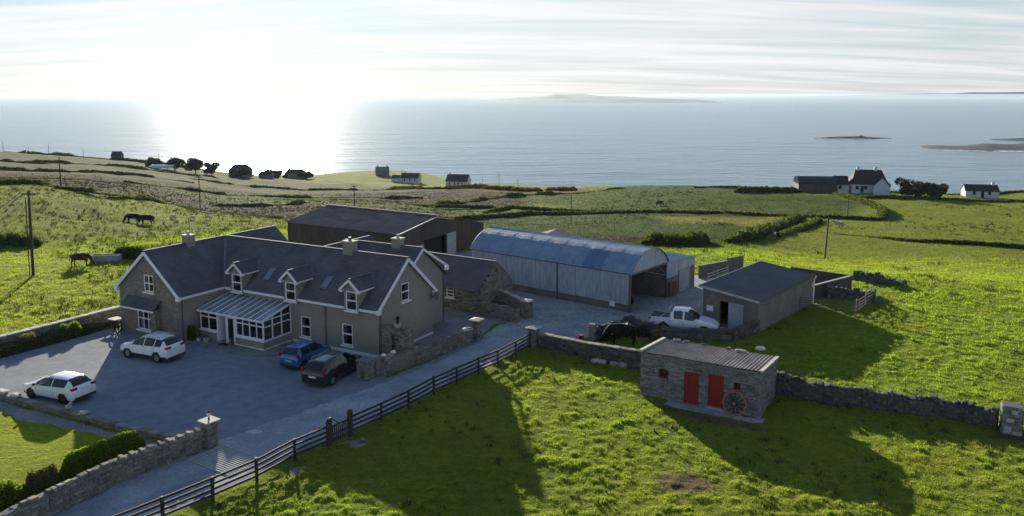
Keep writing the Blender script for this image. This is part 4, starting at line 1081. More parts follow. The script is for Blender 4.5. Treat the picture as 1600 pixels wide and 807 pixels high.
for a, b, c, d in (rholes[0], rholes[3]):
    wo = MB(); rff.box(wo, a, b, -0.26, -0.22, c, d); wo = wo.build('window_back', 'dark_inside', rs)
    q = MB()
    rff.box(q, a, a + 0.05, -0.2, -0.14, c, d); rff.box(q, b - 0.05, b, -0.2, -0.14, c, d); rff.box(q, a + 0.05, b - 0.05, -0.2, -0.14, c, c + 0.06); rff.box(q, a + 0.05, b - 0.05, -0.2, -0.14, d - 0.05, d); rff.box(q, (a + b) / 2 - 0.02, (a + b) / 2 + 0.02, -0.19, -0.15, c + 0.06, d - 0.05)
    q.build('window_frame', 'red_paint', wo)
for k in range(6):
    x0, x1 = -0.04 + (RW + 0.08) * k / 6, -0.04 + (RW + 0.08) * (k + 1) / 6
    mb = MB(); corr(mb, (x0, -0.02, RF + 0.06 + 0.012 * (k % 2)), (x1 - x0 + 0.03, 0, 0), (0, RD + 0.04, RB - RF), 6, 0.032, (0, 0, 1)); mb.build('roof_sheet', 'corrugated_rust', rs)
MB().beam((-0.02, 0, RF + 0.1), (-0.02, RD, RB + 0.1), 0.2, 0.14).build('verge_stone', 'cap_stone', rs)
MB().beam((RW + 0.02, 0, RF + 0.06), (RW + 0.02, RD, RB + 0.06), 0.16, 0.1).build('verge_stone', 'cap_stone', rs)
for (x, y, s) in ((4.9, 3.9, 0.35), (5.15, 3.95, 0.28), (0.9, 4.0, 0.3), (1.5, 4.05, 0.24), (4.2, 4.0, 0.22), (2.6, 4.05, 0.2)):
    o = link('roof_stone', random.choice(BOULD['pale_stone'] if x > 4.5 else BOULD['grey_stone']), rs); o.location = (x, y, RB + 0.16); o.scale = (s * 1.5, s, s * 0.6); o.rotation_euler = (0.1, 0, random.random())
MB().box(1.8, RW + 0.3, -0.85, -0.02, -0.08, 0.05).build('doorstep_slab', 'concrete', rs)
# cart wheel leaning on the shed
def cart_wheel(name, label, loc, rotz, r, mat, lean=0.16, spokes=12, hubmat=None, group=None):
    w_ = thing(name, label, 'wheel', loc, rotz, group)
    T = Matrix.Rotation(-lean, 4, 'X')
    def put(mb, nm, mt):
        mb.v = [tuple(T @ Vector(v)) for v in mb.v]
        return mb.build(nm, mt, w_)
    put(MB().ring((0, 0, r), (0, 1, 0), r - 0.075, r, 0.07, 36), 'rim', mat)
    for k in range(spokes):
        a = 2 * math.pi * k / spokes
        put(MB().beam((math.cos(a) * 0.09, 0, r + math.sin(a) * 0.09), (math.cos(a) * (r - 0.06), 0, r + math.sin(a) * (r - 0.06)), 0.04, 0.04, (0, 1, 0)), 'spoke', 'dark_inside' if hubmat else mat)
    put(MB().tube((0, -0.12, r), (0, 0.1, r), 0.1, 0.1, 14), 'hub', hubmat or mat)
    return w_
def rsl(x, y): return (7.79 + math.cos(RT) * x - math.sin(RT) * y, 46.74 + math.sin(RT) * x + math.cos(RT) * y, 0.0)
cart_wheel('cart_wheel', 'old cart wheel with faded red rim leaning on the stone shed', (*rsl(5.75, -0.45)[:2], 0.05), RT, 0.68, 'red_faded', 0.22, 12, 'red_faded')

# ------------------------------------------------------------------ stone outbuilding behind the house
ob = thing('stone_outbuilding', 'slate roofed stone outbuilding behind the farmhouse gable', 'outbuilding', (-2.52, 64.69, 0), R(-33))
OL, OD, OE, OR = 12.0, 4.6, 2.1, 4.0
mb = MB(); mb.panel([(-OL, -0.3), (0, -0.3), (0, OE), (-OL, OE)], [(-3.7, -2.9, 0.97, 1.85)], (0, 0), (1, 0), (0, 1), 0.25); mb.panel([(-OL, -0.3), (0, -0.3), (0, OE), (-OL, OE)], [], (0, OD), (1, 0), (0, -1))
mb.panel([(0, -0.3), (OD, -0.3), (OD, OE), (OD / 2, OR + 0.08), (0, OE)], [(2.0, 2.35, 3.1, 3.45)], (0, 0), (0, 1), (-1, 0), 0.3); mb.panel([(0, -0.3), (OD, -0.3), (OD, OE), (OD / 2, OR), (0, OE)], [], (-OL, 0), (0, 1), (1, 0))
mb.build('wall', 'rubble_stone', ob)
mb = MB(); mb.slab([(-OL - 0.1, -0.22, OE - 0.08), (-0.12, -0.22, OE - 0.08), (-0.12, OD / 2, OR + 0.02), (-OL - 0.1, OD / 2, OR + 0.02)], 0.1); mb.slab([(-OL - 0.1, OD + 0.22, OE - 0.08), (-0.12, OD + 0.22, OE - 0.08), (-0.12, OD / 2, OR + 0.02), (-OL - 0.1, OD / 2, OR + 0.02)], 0.1)
oro = mb.build('roof', 'slate_x', ob)
MB().beam((-OL - 0.1, OD / 2, OR + 0.05), (-0.1, OD / 2, OR + 0.05), 0.2, 0.08).build('ridge_tiles', 'lead', oro)
MB().box(-OL, -0.15, -0.34, -0.22, OE - 0.22, OE - 0.1).build('gutter', 'pipe', ob)
window(ob, Face((0, 0), (1, 0), (0, -1)), -3.7, -2.9, 0.97, 1.85, (0.35, 0.68), (), drape=False)
fss = face_stones(Face((0, 0), (0, 1), (1, 0)), 0, OD, 0, lambda s: OE + (OR - OE) * (1 - abs(s - OD / 2) / (OD / 2)), 0.36, 0.2, 0.2, 0.03, [(2.0, 2.35, 3.1, 3.45)])
put_stones(ob, fss, 'wall_stone', 60)

# ------------------------------------------------------------------ wide low barn at the back
FB = thing('low_barn', 'wide low dark barn with rusted sheet gable behind the farmhouse', 'barn', (-11.7, 82.0, 0), R(-31.3))
FL = 16.4; G = -2.2
prof = [(0, 3.7), (6.6, 4.7), (15.9, 2.85)]
mb = MB(); mb.panel([(0, G), (15.9, G), (15.9, 2.75), (6.6, 4.55), (0, 3.6)], [(4.1, 8.2, G + 0.3, 2.4)], (0, 0), (0, 1), (-1, 0), 0.2)
mb.build('gable_wall', 'rust_tin', FB)
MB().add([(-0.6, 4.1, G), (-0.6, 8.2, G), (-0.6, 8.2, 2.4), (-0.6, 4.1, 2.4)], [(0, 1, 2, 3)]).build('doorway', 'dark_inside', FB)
MB().box(0.02, 0.1, 8.3, 10.0, -1.6, 2.5).build('sliding_door', 'galvanised', FB)['label'] = 'pale sheet sliding door'
MB().box(0.02, 0.1, 0.9, 4.0, -1.6, 2.0).build('sliding_door', 'tin_wall', FB)
mb = MB(); mb.panel([(-FL, G), (0, G), (0, 3.6), (-FL, 3.6)], [], (0, 0), (1, 0), (0, 1)); mb.panel([(-FL, G), (0, G), (0, 2.75), (-FL, 2.75)], [], (0, 15.9), (1, 0), (0, -1)); mb.panel([(0, G), (15.9, G), (15.9, 2.75), (6.6, 4.55), (0, 3.6)], [], (-FL, 0), (0, 1), (1, 0))
mb.build('wall', 'rust_tin', FB)
mb = MB(); corr(mb, (-FL - 0.2, -0.3, 3.66), (FL + 0.4, 0, 0), (0, 6.9, 1.05), 80, 0.025, (0, 0, 1)); corr(mb, (-FL - 0.2, 6.6, 4.71), (FL + 0.4, 0, 0), (0, 9.5, -1.88), 80, 0.025, (0, 0, 1))
fro = mb.build('roof', 'asbestos', FB)
for i in range(41):
    o = MB().beam((-FL - 0.2 + i * 0.41, 6.6, 4.8 + 0.03 * (i % 2)), (-FL - 0.2 + i * 0.41 + 0.38, 6.6, 4.8 + 0.03 * (i % 2)), 0.5, 0.14).build('ridge_vent', 'asbestos', fro)
MB().beam((0.22, -0.3, 3.7), (0.22, 6.6, 4.75), 0.06, 0.1).build('verge_flashing', 'galvanised', fro)
# low shed roof showing over the hay barn
ls = thing('low_shed', 'low grey roofed shed just showing behind the hay barn', 'shed', (1.9, 97.0, -3.9), R(-20))
mb = MB(); mb.panel([(0, -0.5), (5.6, -0.5), (5.6, 3.6), (2.0, 4.7), (0, 4.1)], [], (0, 0), (1, 0), (0, 1)); mb.panel([(0, -0.5), (6, -0.5), (6, 3.6), (0, 3.6)], [], (5.6, 0), (0, 1), (-1, 0)); mb.build('wall', 'grey_block', ls)
mb = MB().slab([(2.0, -0.2, 4.85), (5.8, -0.2, 3.65), (5.8, 6, 3.65), (2.0, 6, 4.85)], 0.1).slab([(2.0, -0.2, 4.85), (-0.2, -0.2, 4.2), (-0.2, 6, 4.2), (2.0, 6, 4.85)], 0.1); mb.build('roof', 'asbestos', ls)
# ------------------------------------------------------------------ stone walls
def stone_wall(name, label, pts, heights, t=0.4, mat='wall_stone', sw=0.32, sh=0.16, limit=120, coping='flat', rough=0.0, base=-0.15, cat='wall', lib=None, tilt=0.03, cop_mat=None):
    W_ = thing(name, label, cat, (pts[0][0], pts[0][1], 0))
    P_ = [Vector((p[0] - pts[0][0], p[1] - pts[0][1])) for p in pts]
    core = MB(); front = []; back = []; cops = []
    for i in range(len(P_) - 1):
        a, b = P_[i], P_[i + 1]; d = (b - a); L = d.length; d = d / L; nrm = Vector((d.y, -d.x))
        if nrm.y > 0.05 or (abs(nrm.y) <= 0.05 and nrm.x > 0): nrm = -nrm
        h0, h1 = heights[i], heights[i + 1]
        q = lambda s, k: a + d * s + nrm * k
        k = t / 2 - 0.06
        vs = []
        for s in (0, L):
            h = h0 if s == 0 else h1
            for kk in (-k, k):
                p = q(s, kk); vs += [(p.x, p.y, base), (p.x, p.y, h - 0.06)]
        core.add(vs, [(0, 1, 3, 2), (4, 6, 7, 5), (0, 4, 5, 1), (2, 3, 7, 6), (1, 5, 7, 3), (0, 2, 6, 4)])
        zt_ = lambda s, L=L, h0=h0, h1=h1: h0 + (h1 - h0) * min(max(s / L, 0), 1) + rough * math.sin(s * 2.3 + i * 1.7) * 0.5 + rough * math.sin(s * 5.1) * 0.5
        fF = Face(q(0, t / 2), d, nrm); fB = Face(q(0, -t / 2), d, -nrm)
        front += face_stones(fF, 0, L, base + 0.1, zt_, sw, sh, t * 0.5, 0.0, (), tilt)
        back += face_stones(fB, 0, L, base + 0.1, zt_, sw * 1.2, sh * 1.2, t * 0.45, 0.0, (), tilt)
        s = 0.0; n_ = 0
        while s < L and coping:
            cp = coping if isinstance(coping, str) else coping[i]
            w_ = {'flat': random.uniform(0.45, 0.75), 'crenel': random.uniform(0.2, 0.3), 'rough': random.uniform(0.22, 0.5)}[cp]
            e = min(s + w_, L)
            if e - s > 0.1:
                hh = {'flat': 0.09, 'crenel': 0.07 if n_ % 2 else 0.17, 'rough': random.uniform(0.08, 0.2)}[cp]
                c_ = q((s + e) / 2, 0)
                ww = t + 0.05 if cp != 'rough' else t * random.uniform(0.6, 0.95)
                rt = 0.0 if cp == 'flat' else 0.12
                cops.append(((c_.x, c_.y, zt_((s + e) / 2) + hh / 2 - 0.02), (e - s - 0.015, ww, hh), (random.uniform(-rt, rt), random.uniform(-rt, rt), math.atan2(d.y, d.x) + random.uniform(-0.04, 0.04))))
            s = e; n_ += 1
    core.build('wall_core', 'mortar', W_)
    put_stones(W_, front, mat, limit, lib)
    put_stones(W_, back, mat, 0, lib)
    put_stones(W_, cops, cop_mat or mat, 300, lib, 'coping_stone')
    return W_
def pillar(name, label, loc, rz, w_, h, cap=0.7, mat='wall_stone', capmat='cap_stone', pyramid=True, limit=60, base=-0.15):
    p = thing(name, label, 'pillar', (*loc, 0), rz)
    MB().box(-w_ / 2 + 0.05, w_ / 2 - 0.05, -w_ / 2 + 0.05, w_ / 2 - 0.05, base, h).build('core', 'mortar', p)
    st = []
    for o_, d_, n_ in (((-w_ / 2, -w_ / 2), (1, 0), (0, -1)), ((w_ / 2, -w_ / 2), (0, 1), (1, 0)), ((-w_ / 2, w_ / 2), (0, -1), (-1, 0)), ((w_ / 2, w_ / 2), (-1, 0), (0, 1))):
        st += face_stones(Face(o_, d_, n_), 0, w_, base + 0.1, h, 0.3, 0.16, 0.2, 0.0)
    put_stones(p, st, mat, limit)
    if cap:
        c = MB(); c.box(-cap / 2, cap / 2, -cap / 2, cap / 2, h, h + 0.07)
        if pyramid: c.add([(-cap / 2, -cap / 2, h + 0.07), (cap / 2, -cap / 2, h + 0.07), (cap / 2, cap / 2, h + 0.07), (-cap / 2, cap / 2, h + 0.07), (0, 0, h + 0.16)], [(0, 1, 4), (1, 2, 4), (2, 3, 4), (3, 0, 4)])
        c.build('cap', capmat, p)
    return p
stone_wall('garden_wall', 'rubble front garden wall with notched coping beside the drive', [(-15.95, 39.05), (-18.62, 35.62), (-20.05, 32.6), (-22.6, 27.0)], [1.05, 1.04, 1.02, 1.0], 0.42, 'wall_stone', 0.28, 0.13, 290, ('crenel', 'rough', 'rough'))
GP = pillar('gate_pillar', 'stone gate pillar with flat cap and lantern by the cattle grid', (-15.6, 39.45), R(56), 0.62, 1.42, 0.82, pyramid=False)
ln = thing('lantern', 'small white lantern on the stone gate pillar cap', 'lamp', (-15.6, 39.45, 1.49), R(56))
MB().tube((0, 0, 0), (0, 0, 0.18), 0.05, 0.035, 8).build('stem', 'dark_inside', ln)
MB().tube((0, 0, 0.18), (0, 0, 0.4), 0.08, 0.13, 6).build('lamp_glass', 'notice', ln)
MB().tube((0, 0, 0.4), (0, 0, 0.5), 0.15, 0.03, 6).ball((0, 0, 0.54), 0.035, 6, 4).build('lamp_top', 'dark_inside', ln)
stone_wall('lawn_edging', 'low dark stone edging between the gravel yard and lawn', [(-38.5, 49.6), (-30.77, 46.24), (-29.03, 45.33), (-25.17, 43.54), (-21.48, 41.7), (-18.3, 40.24), (-16.3, 39.3)], [0.32, 0.3, 0.28, 0.26, 0.28, 0.32, 0.5], 0.34, 'wall_stone', 0.4, 0.13, 60, 'flat')
for (x, y), lb, s in (((-30.6, 46.2), 'pale flat stone on the end of the lawn edging', 0.5), ((-29.4, 45.6), 'pale block on the lawn edging by the hatchback wheel', 0.42), ((-24.0, 43.0), 'broken pale stone on the lawn edging by the ornament', 0.36)):
    o = tag(link('loose_stone', random.choice(BOULD['pale_stone'])), lb, 'stone', 'pale stones on the lawn edging'); o.location = (x, y, 0.42); o.scale = (s * 1.6, s, 0.16); o.rotation_euler = (0, 0, R(-28))
on = thing('garden_ornament', 'small grey animal ornament on the lawn edging', 'ornament', (-25.2, 43.65, 0.33), R(40))
o = MB().ball((0, 0, 0.16), 0.14, 10, 6, (1.3, 0.8, 1.1)).ball((0.12, 0, 0.36), 0.09, 8, 6, (1.1, 0.9, 1)).build('figure', 'cap_stone', on, True)
stone_wall('field_wall', 'stone wall with sunlit-coloured top between the yard and left field', [(-45, 42), (-36.5, 55.2), (-34.4, 58.8), (-31.85, 63.4)], [1.0, 0.98, 0.98, 1.0], 0.5, 'wall_stone', 0.34, 0.18, 110, 'flat', cop_mat='pale_stone')  # paler coping stone stands in for sun on the wall top
# house side garden wall
stone_wall('side_wall', 'low stone wall along the track beside the farmhouse gable', [hp(1.85, -2.8), hp(2.5, 0.5), hp(2.9, 3.2), hp(3.3, 6.6)], [1.1, 1.0, 0.95, 0.95], 0.42, 'wall_stone', 0.36, 0.2, 150, 'rough')
pillar('wall_end_pillar', 'squat stone pillar at the near end of the side wall', hp(1.5, -3.2), HT, 0.85, 1.22, 0.95, capmat='grey_stone', pyramid=False)
pillar('gate_pillar', 'tall stone pillar with pale pyramid cap ending the side wall', hp(3.35, 7.35), HT, 0.62, 1.45, 0.86)
pillar('wall_pillar', 'short pillar with tilted pale cap next to the tall pillar', hp(3.2, 6.2), HT, 0.55, 0.98, 0.66)
pillar('gate_pillar', 'stone pillar with pale cap where the rail fence ends', (1.55, 56.4), R(-30), 0.66, 1.3, 0.92)
# ruined stone arch
ar = thing('stone_arch', 'free standing ruined stone arch with dark niche beside the gable', 'arch', (*hp(0.15, 0.15), 0), HT)
AW, AH, AN = 2.35, 2.45, (0.85, 1.45, 0.6, 1.9)
mb = MB(); mb.box(0.04, AN[0], 0.04, 0.5, -0.1, AH - 0.05).box(AN[1], AW - 0.04, 0.04, 0.5, -0.1, AH - 0.05).box(AN[0], AN[1], 0.04, 0.5, AN[3], AH - 0.05).box(AN[0], AN[1], 0.3, 0.5, -0.1, AN[3]).box(AN[0], AN[1], 0.04, 0.3, -0.1, AN[2])
mb.build('core', 'mortar', ar)
ztp = lambda s: AH + 0.14 * math.sin(s * 3.1) - 0.1 * math.cos(s * 7)
st = face_stones(Face((0, 0), (1, 0), (0, -1)), 0, AW, -0.05, ztp, 0.3, 0.17, 0.24, 0.02, [AN], 0.04) + face_stones(Face((AW, 0), (0, 1), (1, 0)), 0, 0.5, -0.05, AH, 0.3, 0.17, 0.22, 0.02, (), 0.04) + face_stones(Face((0, 0.5), (1, 0), (0, 1)), 0, AW, -0.05, AH, 0.36, 0.2, 0.22, 0.0)
put_stones(ar, st, 'wall_stone', 140)
fp = thing('flower_pot', 'dark planter with small shrub on top of the stone arch', 'planter', (*hp(1.35, 0.4), 2.44), HT)
MB().tube((0, 0, 0), (0, 0, 0.22), 0.2, 0.26, 12).build('pot', 'cap_stone', fp)
MB().tube((0, 0, 0.2), (0, 0, 0.7), 0.06, 0.14, 8).ball((0, 0, 0.62), 0.15, 8, 6).build('shrub', 'dark_inside', fp)
for k, (x, y) in enumerate(((1.95, -1.95), (2.1, -1.1))):
    o = tag(MB().ball((0, 0, 0.12), 0.17, 10, 6, (1.1, 1, 0.75)).build('white_boulder', 'white_paint', None, True), ('nearer', 'farther')[k] + ' round white stone on the low wall by the arch', 'stone', 'white stones by the arch'); o.location = (*hp(x, y), 1.12)
# walls round the outbuilding and farmyard
stone_wall('yard_wall', 'short stone wall running from the outbuilding to the yard opening', [(-2.5, 64.3), (-1.2, 63.5), (-0.1, 62.8)], [1.05, 1.0, 1.0], 0.42, 'wall_stone', 0.36, 0.19, 50, 'rough')
pillar('gate_pillar', 'rough stone pillar at the end of the outbuilding wall', (0.2, 62.6), R(-33), 0.62, 1.05, 0)
pillar('gate_pillar', 'upright stone pier with sloping pale top by the hay barn', (1.2, 63.6), R(-33), 0.75, 1.4, 0.8)
stone_wall('yard_wall', 'dark stone wall behind the pale topped pier', [(0.9, 64.0), (-0.2, 65.6), (-1.4, 67.2)], [1.35, 1.5, 1.6], 0.4, 'wall_stone', 0.4, 0.2, 20, 'flat', cop_mat='pale_stone')  # pale coping puts the lit cap of the wall into its colour
stone_wall('boundary_wall', 'rendered looking stone wall from the fence pillar to the red-door shed', [(1.95, 56.1), (5.2, 53.6), (9.95, 50.45)], [0.98, 1.05, 1.25], 0.4, 'dark_stone', 0.34, 0.17, 120, 'flat', cop_mat='wall_stone')  # darker stone colours in this wall's shade along with its moss
stone_wall('rubble_wall', 'overgrown rubble wall behind the black cow', [(6.1, 57.75), (8.9, 59.0), (10.6, 58.2)], [0.75, 1.3, 1.0], 0.55, 'dark_stone', 0.34, 0.2, 60, 'rough', 0.15, lib=BOULD, tilt=0.12)
pillar('gate_pillar', 'narrow rough stone gatepost near the red bucket', (5.95, 57.45), R(-20), 0.5, 1.3, 0)
stone_wall('low_wall', 'low block wall in front of the white pick-up', [(10.6, 57.9), (16.15, 57.2)], [0.9, 0.85], 0.35, 'dark_stone', 0.44, 0.22, 60, 'flat')
stone_wall('low_wall', 'low block wall running up to the block shed corner', [(16.15, 57.2), (18.85, 59.6)], [0.85, 0.95], 0.3, 'dark_stone', 0.44, 0.22, 20, 'flat')
stone_wall('dry_stone_wall', 'long tumbled dry stone wall right of the red-door shed', [(15.9, 46.95), (18.42, 45.43), (20.28, 44.66), (21.88, 44.18), (23.57, 43.54), (25.16, 42.99), (26.45, 41.75)], [1.22, 1.05, 1.12, 0.98, 0.92, 0.9, 1.0], 0.6, 'dark_stone', 0.25, 0.17, 290, 'rough', 0.12, lib=BOULD, tilt=0.25)
pillar('gate_pillar', 'thick whitewash-stained stone gate pillar at the right edge', (26.9, 41.35), R(-25), 0.92, 1.55, 0, mat='grey_stone')
for i_, (dx, dz, a, b) in enumerate(((-0.2, 0.25, 0.36, 0.42), (0.25, 0.12, 0.5, 0.22), (0.1, 1.25, 0.3, 0.2), (-0.1, 0.8, 0.34, 0.2))):
    ch = link('whitewashed_stone', random.choice(ROCKS['pale_stone']), bpy.data.objects.get('gate_pillar.006') or GP)
    ch.location = (dx, -0.4, dz); ch.scale = (a, 0.2, b)
stone_wall('tumbled_wall', 'tumbled stone bank in the field beyond the block shed', [(33.8, 77.4), (35.2, 75.9), (37.2, 74.0)], [0.5, 0.7, 0.3], 1.2, 'dark_stone', 0.5, 0.3, 40, 'rough', 0.3, lib=BOULD, tilt=0.4)
for k, (x, y, s) in enumerate(((5.71, 52.6, 0.42), (6.14, 52.36, 0.36), (6.87, 52.0, 0.4), (7.48, 51.75, 0.5))):
    o = tag(link('pale_rock', random.choice(BOULD['pale_stone'])), ('first', 'second', 'third', 'fourth')[k] + ' pale rock from the left at the foot of the boundary wall', 'rock', 'pale rocks under the boundary wall'); o.location = (x, y, 0.12); o.scale = (s * 1.4, s, 0.32); o.rotation_euler = (0, 0, random.random() * 3)

# ------------------------------------------------------------------ post and rail fence, gate, cattle grid
pm('fence_wood', (0.018, 0.016, 0.014), (0.045, 0.04, 0.036), 1.5, 0.75, fine=0.3, stretch=(1, 1, 1))
pm('gate_wood', (0.03, 0.03, 0.022), (0.07, 0.065, 0.05), 1.5, 0.9, fine=0.3)
def rail_fence(label, pts, nr=4, h=1.16, mat='fence_wood', name='rail_fence', big=(), rails=(0.24, 0.5, 0.76, 1.02)):
    f_ = thing(name, label, 'fence', (*pts[0], 0))
    o_ = Vector((*pts[0], 0))
    for i, p in enumerate(pts):
        q = Vector((*p, 0)) - o_; hh = h + random.uniform(-0.03, 0.04); w_ = 0.06
        if i in big: hh, w_ = 1.42, 0.13
        b = MB().box(q.x - w_, q.x + w_, q.y - w_, q.y + w_, -0.3, hh)
        if i in big: b.ball((q.x, q.y, hh), w_ * 1.0, 8, 5, (1, 1, 0.6))
        b.build('post', mat if i not in big else 'gate_wood', f_)
    for a, b in zip(pts, pts[1:]):
        A, B = Vector((*a, 0)) - o_, Vector((*b, 0)) - o_; d = (B - A).normalized(); nrm = Vector((-d.y, d.x, 0)) * 0.085
        for z in rails[:nr]:
            za, zb = z + random.uniform(-0.012, 0.012), z + random.uniform(-0.012, 0.012)
            MB().beam(A + nrm + Vector((0, 0, za)) - d * 0.02, B + nrm + Vector((0, 0, zb)) + d * 0.02, 0.04, 0.11).build('rail', mat, f_)
    return f_
rail_fence('dark four-rail timber fence along the drive, left of the wicket gate', FENCE[:7], big=(6,))
rail_fence('dark four-rail timber fence along the track, right of the wicket gate', FENCE[7:], big=(0,))
gt = thing('wicket_gate', 'small dark wooden wicket gate in the rail fence', 'gate', (*FENCE[6], 0), math.atan2(FENCE[7][1] - FENCE[6][1], FENCE[7][0] - FENCE[6][0]))
for z in (0.25, 0.55, 0.98): MB().box(0.16, 1.28, -0.02, 0.02, z - 0.045, z + 0.045).build('rail', 'gate_wood', gt)
for k in range(9): MB().box(0.18 + k * 0.13, 0.25 + k * 0.13, -0.045, -0.02, 0.1, 1.05 - 0.15 * math.sin(k / 8 * math.pi)).build('picket', 'gate_wood', gt)
MB().beam((0.14, 0, 1.45), (0.62, 0.0, 1.05), 0.05, 0.05).box(0.0, 0.14, -0.04, 0.04, 1.42, 1.5).build('closing_arm', 'fence_wood', gt)
struct(MB().box(-0.85, 0.85, -0.5, 0.5, -0.1, 0.02).build('gate_slab', 'patio'), 'concrete slab in front of the wicket gate'); bpy.data.objects['gate_slab'].location = (-8.3, 39.75, 0.02); bpy.data.objects['gate_slab'].rotation_euler = (0, 0, R(40))
struct(MB().box(-0.42, 0.42, -0.38, 0.38, -0.1, 0.02).build('cover_slab', 'patio'), 'square concrete cover slab in the grass by the fence'); bpy.data.objects['cover_slab'].location = (-10.3, 36.7, 0.04); bpy.data.objects['cover_slab'].rotation_euler = (0, 0, R(20))
pm('grid_pit', (0.06, 0.06, 0.06), (0.1, 0.1, 0.1), 3, 0.95)
pm('grid_steel', (0.42, 0.42, 0.41), (0.55, 0.55, 0.53), 3, 0.95, spec=0.05)  # bars coloured pale to stand in for sunlight on the grid
cg = thing('cattle_grid', 'steel bar cattle grid across the drive entrance', 'cattle grid', (-15.35, 39.2, 0), R(-33))
MB().box(-0.05, 3.3, -1.5, 0.6, -0.25, 0.016).build('pit', 'grid_pit', cg)
for k in range(14): MB().tube((0, -1.45 + k * 0.155, 0.03), (3.25, -1.45 + k * 0.155, 0.03), 0.048, None, 6).build('bar', 'grid_steel', cg)
for x in (0.0, 1.6, 3.2): MB().box(x, x + 0.08, -1.5, 0.62, 0.0, 0.028).build('bearer', 'grid_steel', cg)
mh = MB().tube((0, 0, 0), (0, 0, 0.03), 0.3, 0.3, 20); mho = tag(mh.build('manhole_cover', 'grid_steel'), 'pale oval drain cover in the gravel by the lantern pillar', 'cover'); mho.location = (-13.9, 41.3, 0.0); mho.scale = (1.4, 0.9, 1)
# pen beside the block shed
pg = thing('pen_gate', 'long dark steel field gate closing the cattle pen', 'gate', (24.3, 65.9, 0), math.atan2(-1.1, 4.2))
for k in range(6): MB().tube((0, 0, 0.15 + k * 0.19), (4.3, 0, 0.15 + k * 0.19), 0.025).build('bar', 'steel', pg)
for x in (0, 1.43, 2.87, 4.3): MB().tube((x, 0, 0.05), (x, 0, 1.2), 0.03).build('upright', 'steel', pg)
rail_fence('short weathered rail fence at the end of the cattle pen', [(28.6, 64.7), (30.2, 66.6), (31.8, 68.5)], 4, 1.25, 'old_wood', 'pen_fence')
stone_wall('pen_wall', 'rubble and tyre heap along the back of the cattle pen', [(28.2, 70.0), (30.2, 69.4), (32.0, 68.9)], [0.9, 0.85, 0.75], 0.7, 'dark_stone', 0.36, 0.22, 60, 'rough', 0.12, lib=BOULD, tilt=0.3)
pw = thing('pit_wall', 'dark concrete silage pit wall behind the block shed', 'wall', (26.4, 69.0, 0), 0)
MB().prism([(0, 0), (5.3, 4.1), (5.3 - 0.15, 4.3), (-0.15, 0.2)], 'z', -0.3, 1.25).build('side_wall', 'rust_tin', pw)
MB().prism([(5.3, 4.1), (5.3 + 0.1, 4.35), (1.0, 8.0), (0.9, 7.8)], 'z', -0.3, 1.35).build('back_wall', 'rust_tin', pw)
MB().beam((-0.1, 0.1, 1.29), (5.2, 4.2, 1.29), 0.2, 0.08).build('coping', 'cap_stone', pw)
dr_ = tag(MB().tube((0, -0.1, 0.36), (0, 0.1, 0.36), 0.36, 0.36, 18).build('stone_disc', 'grey_block'), 'round grey disc leaning against the pen fence end', 'disc'); dr_.location = (32.0, 68.0, 0); dr_.rotation_euler = (0.1, 0, R(-30))
bw = thing('block_wall', 'dark block wall between the lean-to and the block shed', 'wall', (18.6, 77.6, 0), math.atan2(3.7, 5.2))
MB().box(0, 4.2, 0, 0.2, -0.4, 1.25).box(4.2, 6.6, 0, 0.2, -0.4, 1.55).build('wall', 'block_wall', bw)
MB().box(-0.03, 4.17, -0.05, 0.24, 1.25, 1.32).build('coping', 'grey_block', bw)
yg = thing('yard_gate', 'galvanised rail gate left of the block shed', 'gate', (18.7, 74.8, 0), math.atan2(3.5, 3.0))
for k in range(4): MB().tube((0, 0, 0.3 + k * 0.26), (4.3, 0, 0.3 + k * 0.26), 0.03).build('bar', 'galvanised', yg)
for x in (0, 2.15, 4.3): MB().tube((x, 0, 0), (x, 0, 1.2), 0.035).build('upright', 'galvanised', yg)
fg = thing('field_gate', 'rusty field gate at the right edge of the picture', 'gate', (27.45, 41.2, 0), R(-25))
for k in range(7): MB().tube((0, 0, 0.15 + k * 0.17), (3.0, 0, 0.15 + k * 0.17), 0.018).build('bar', 'rust_tin', fg)
for x in (0, 1.5, 3.0): MB().tube((x, 0, 0.05), (x, 0, 1.25), 0.025).build('upright', 'rust_tin', fg)
# small things about the yard
bk = thing('bucket', 'small red bucket on the grass by the rough gatepost', 'bucket', (5.15, 57.8, 0))
MB().tube((0, 0, 0), (0, 0, 0.36), 0.16, 0.2, 14).build('pail', 'red_paint', bk); MB().path([(0.19 * math.cos(a), 0, 0.36 + 0.16 * math.sin(a)) for a in np.linspace(0, math.pi, 9)], 0.012).build('handle', 'steel', bk)
tb = thing('feed_tray', 'low orange red feed tray behind the black cow', 'tray', (9.6, 57.6, 0), R(15))
MB().box(-0.4, 0.4, -0.2, 0.2, 0, 0.08).build('tray_base', 'orange_sign', tb)
MB().box(-0.43, 0.43, -0.23, -0.2, 0, 0.24).box(-0.43, 0.43, 0.2, 0.23, 0, 0.24).box(-0.43, -0.4, -0.2, 0.2, 0, 0.24).box(0.4, 0.43, -0.2, 0.2, 0, 0.24).build('rim', 'orange_sign', tb)
sb = MB().ball((0, 0, 0.14), 0.26, 10, 7, (1.3, 0.9, 0.7)); sb.v = [(x * (1 + 0.25 * random.random()), y * (1 + 0.3 * random.random()), z) for x, y, z in sb.v]
o = tag(sb.build('white_sack', 'white_paint', None, True), 'crumpled white sack on the grass between the two sheds', 'sack'); o.location = (17.64, 55.1, 0.03)
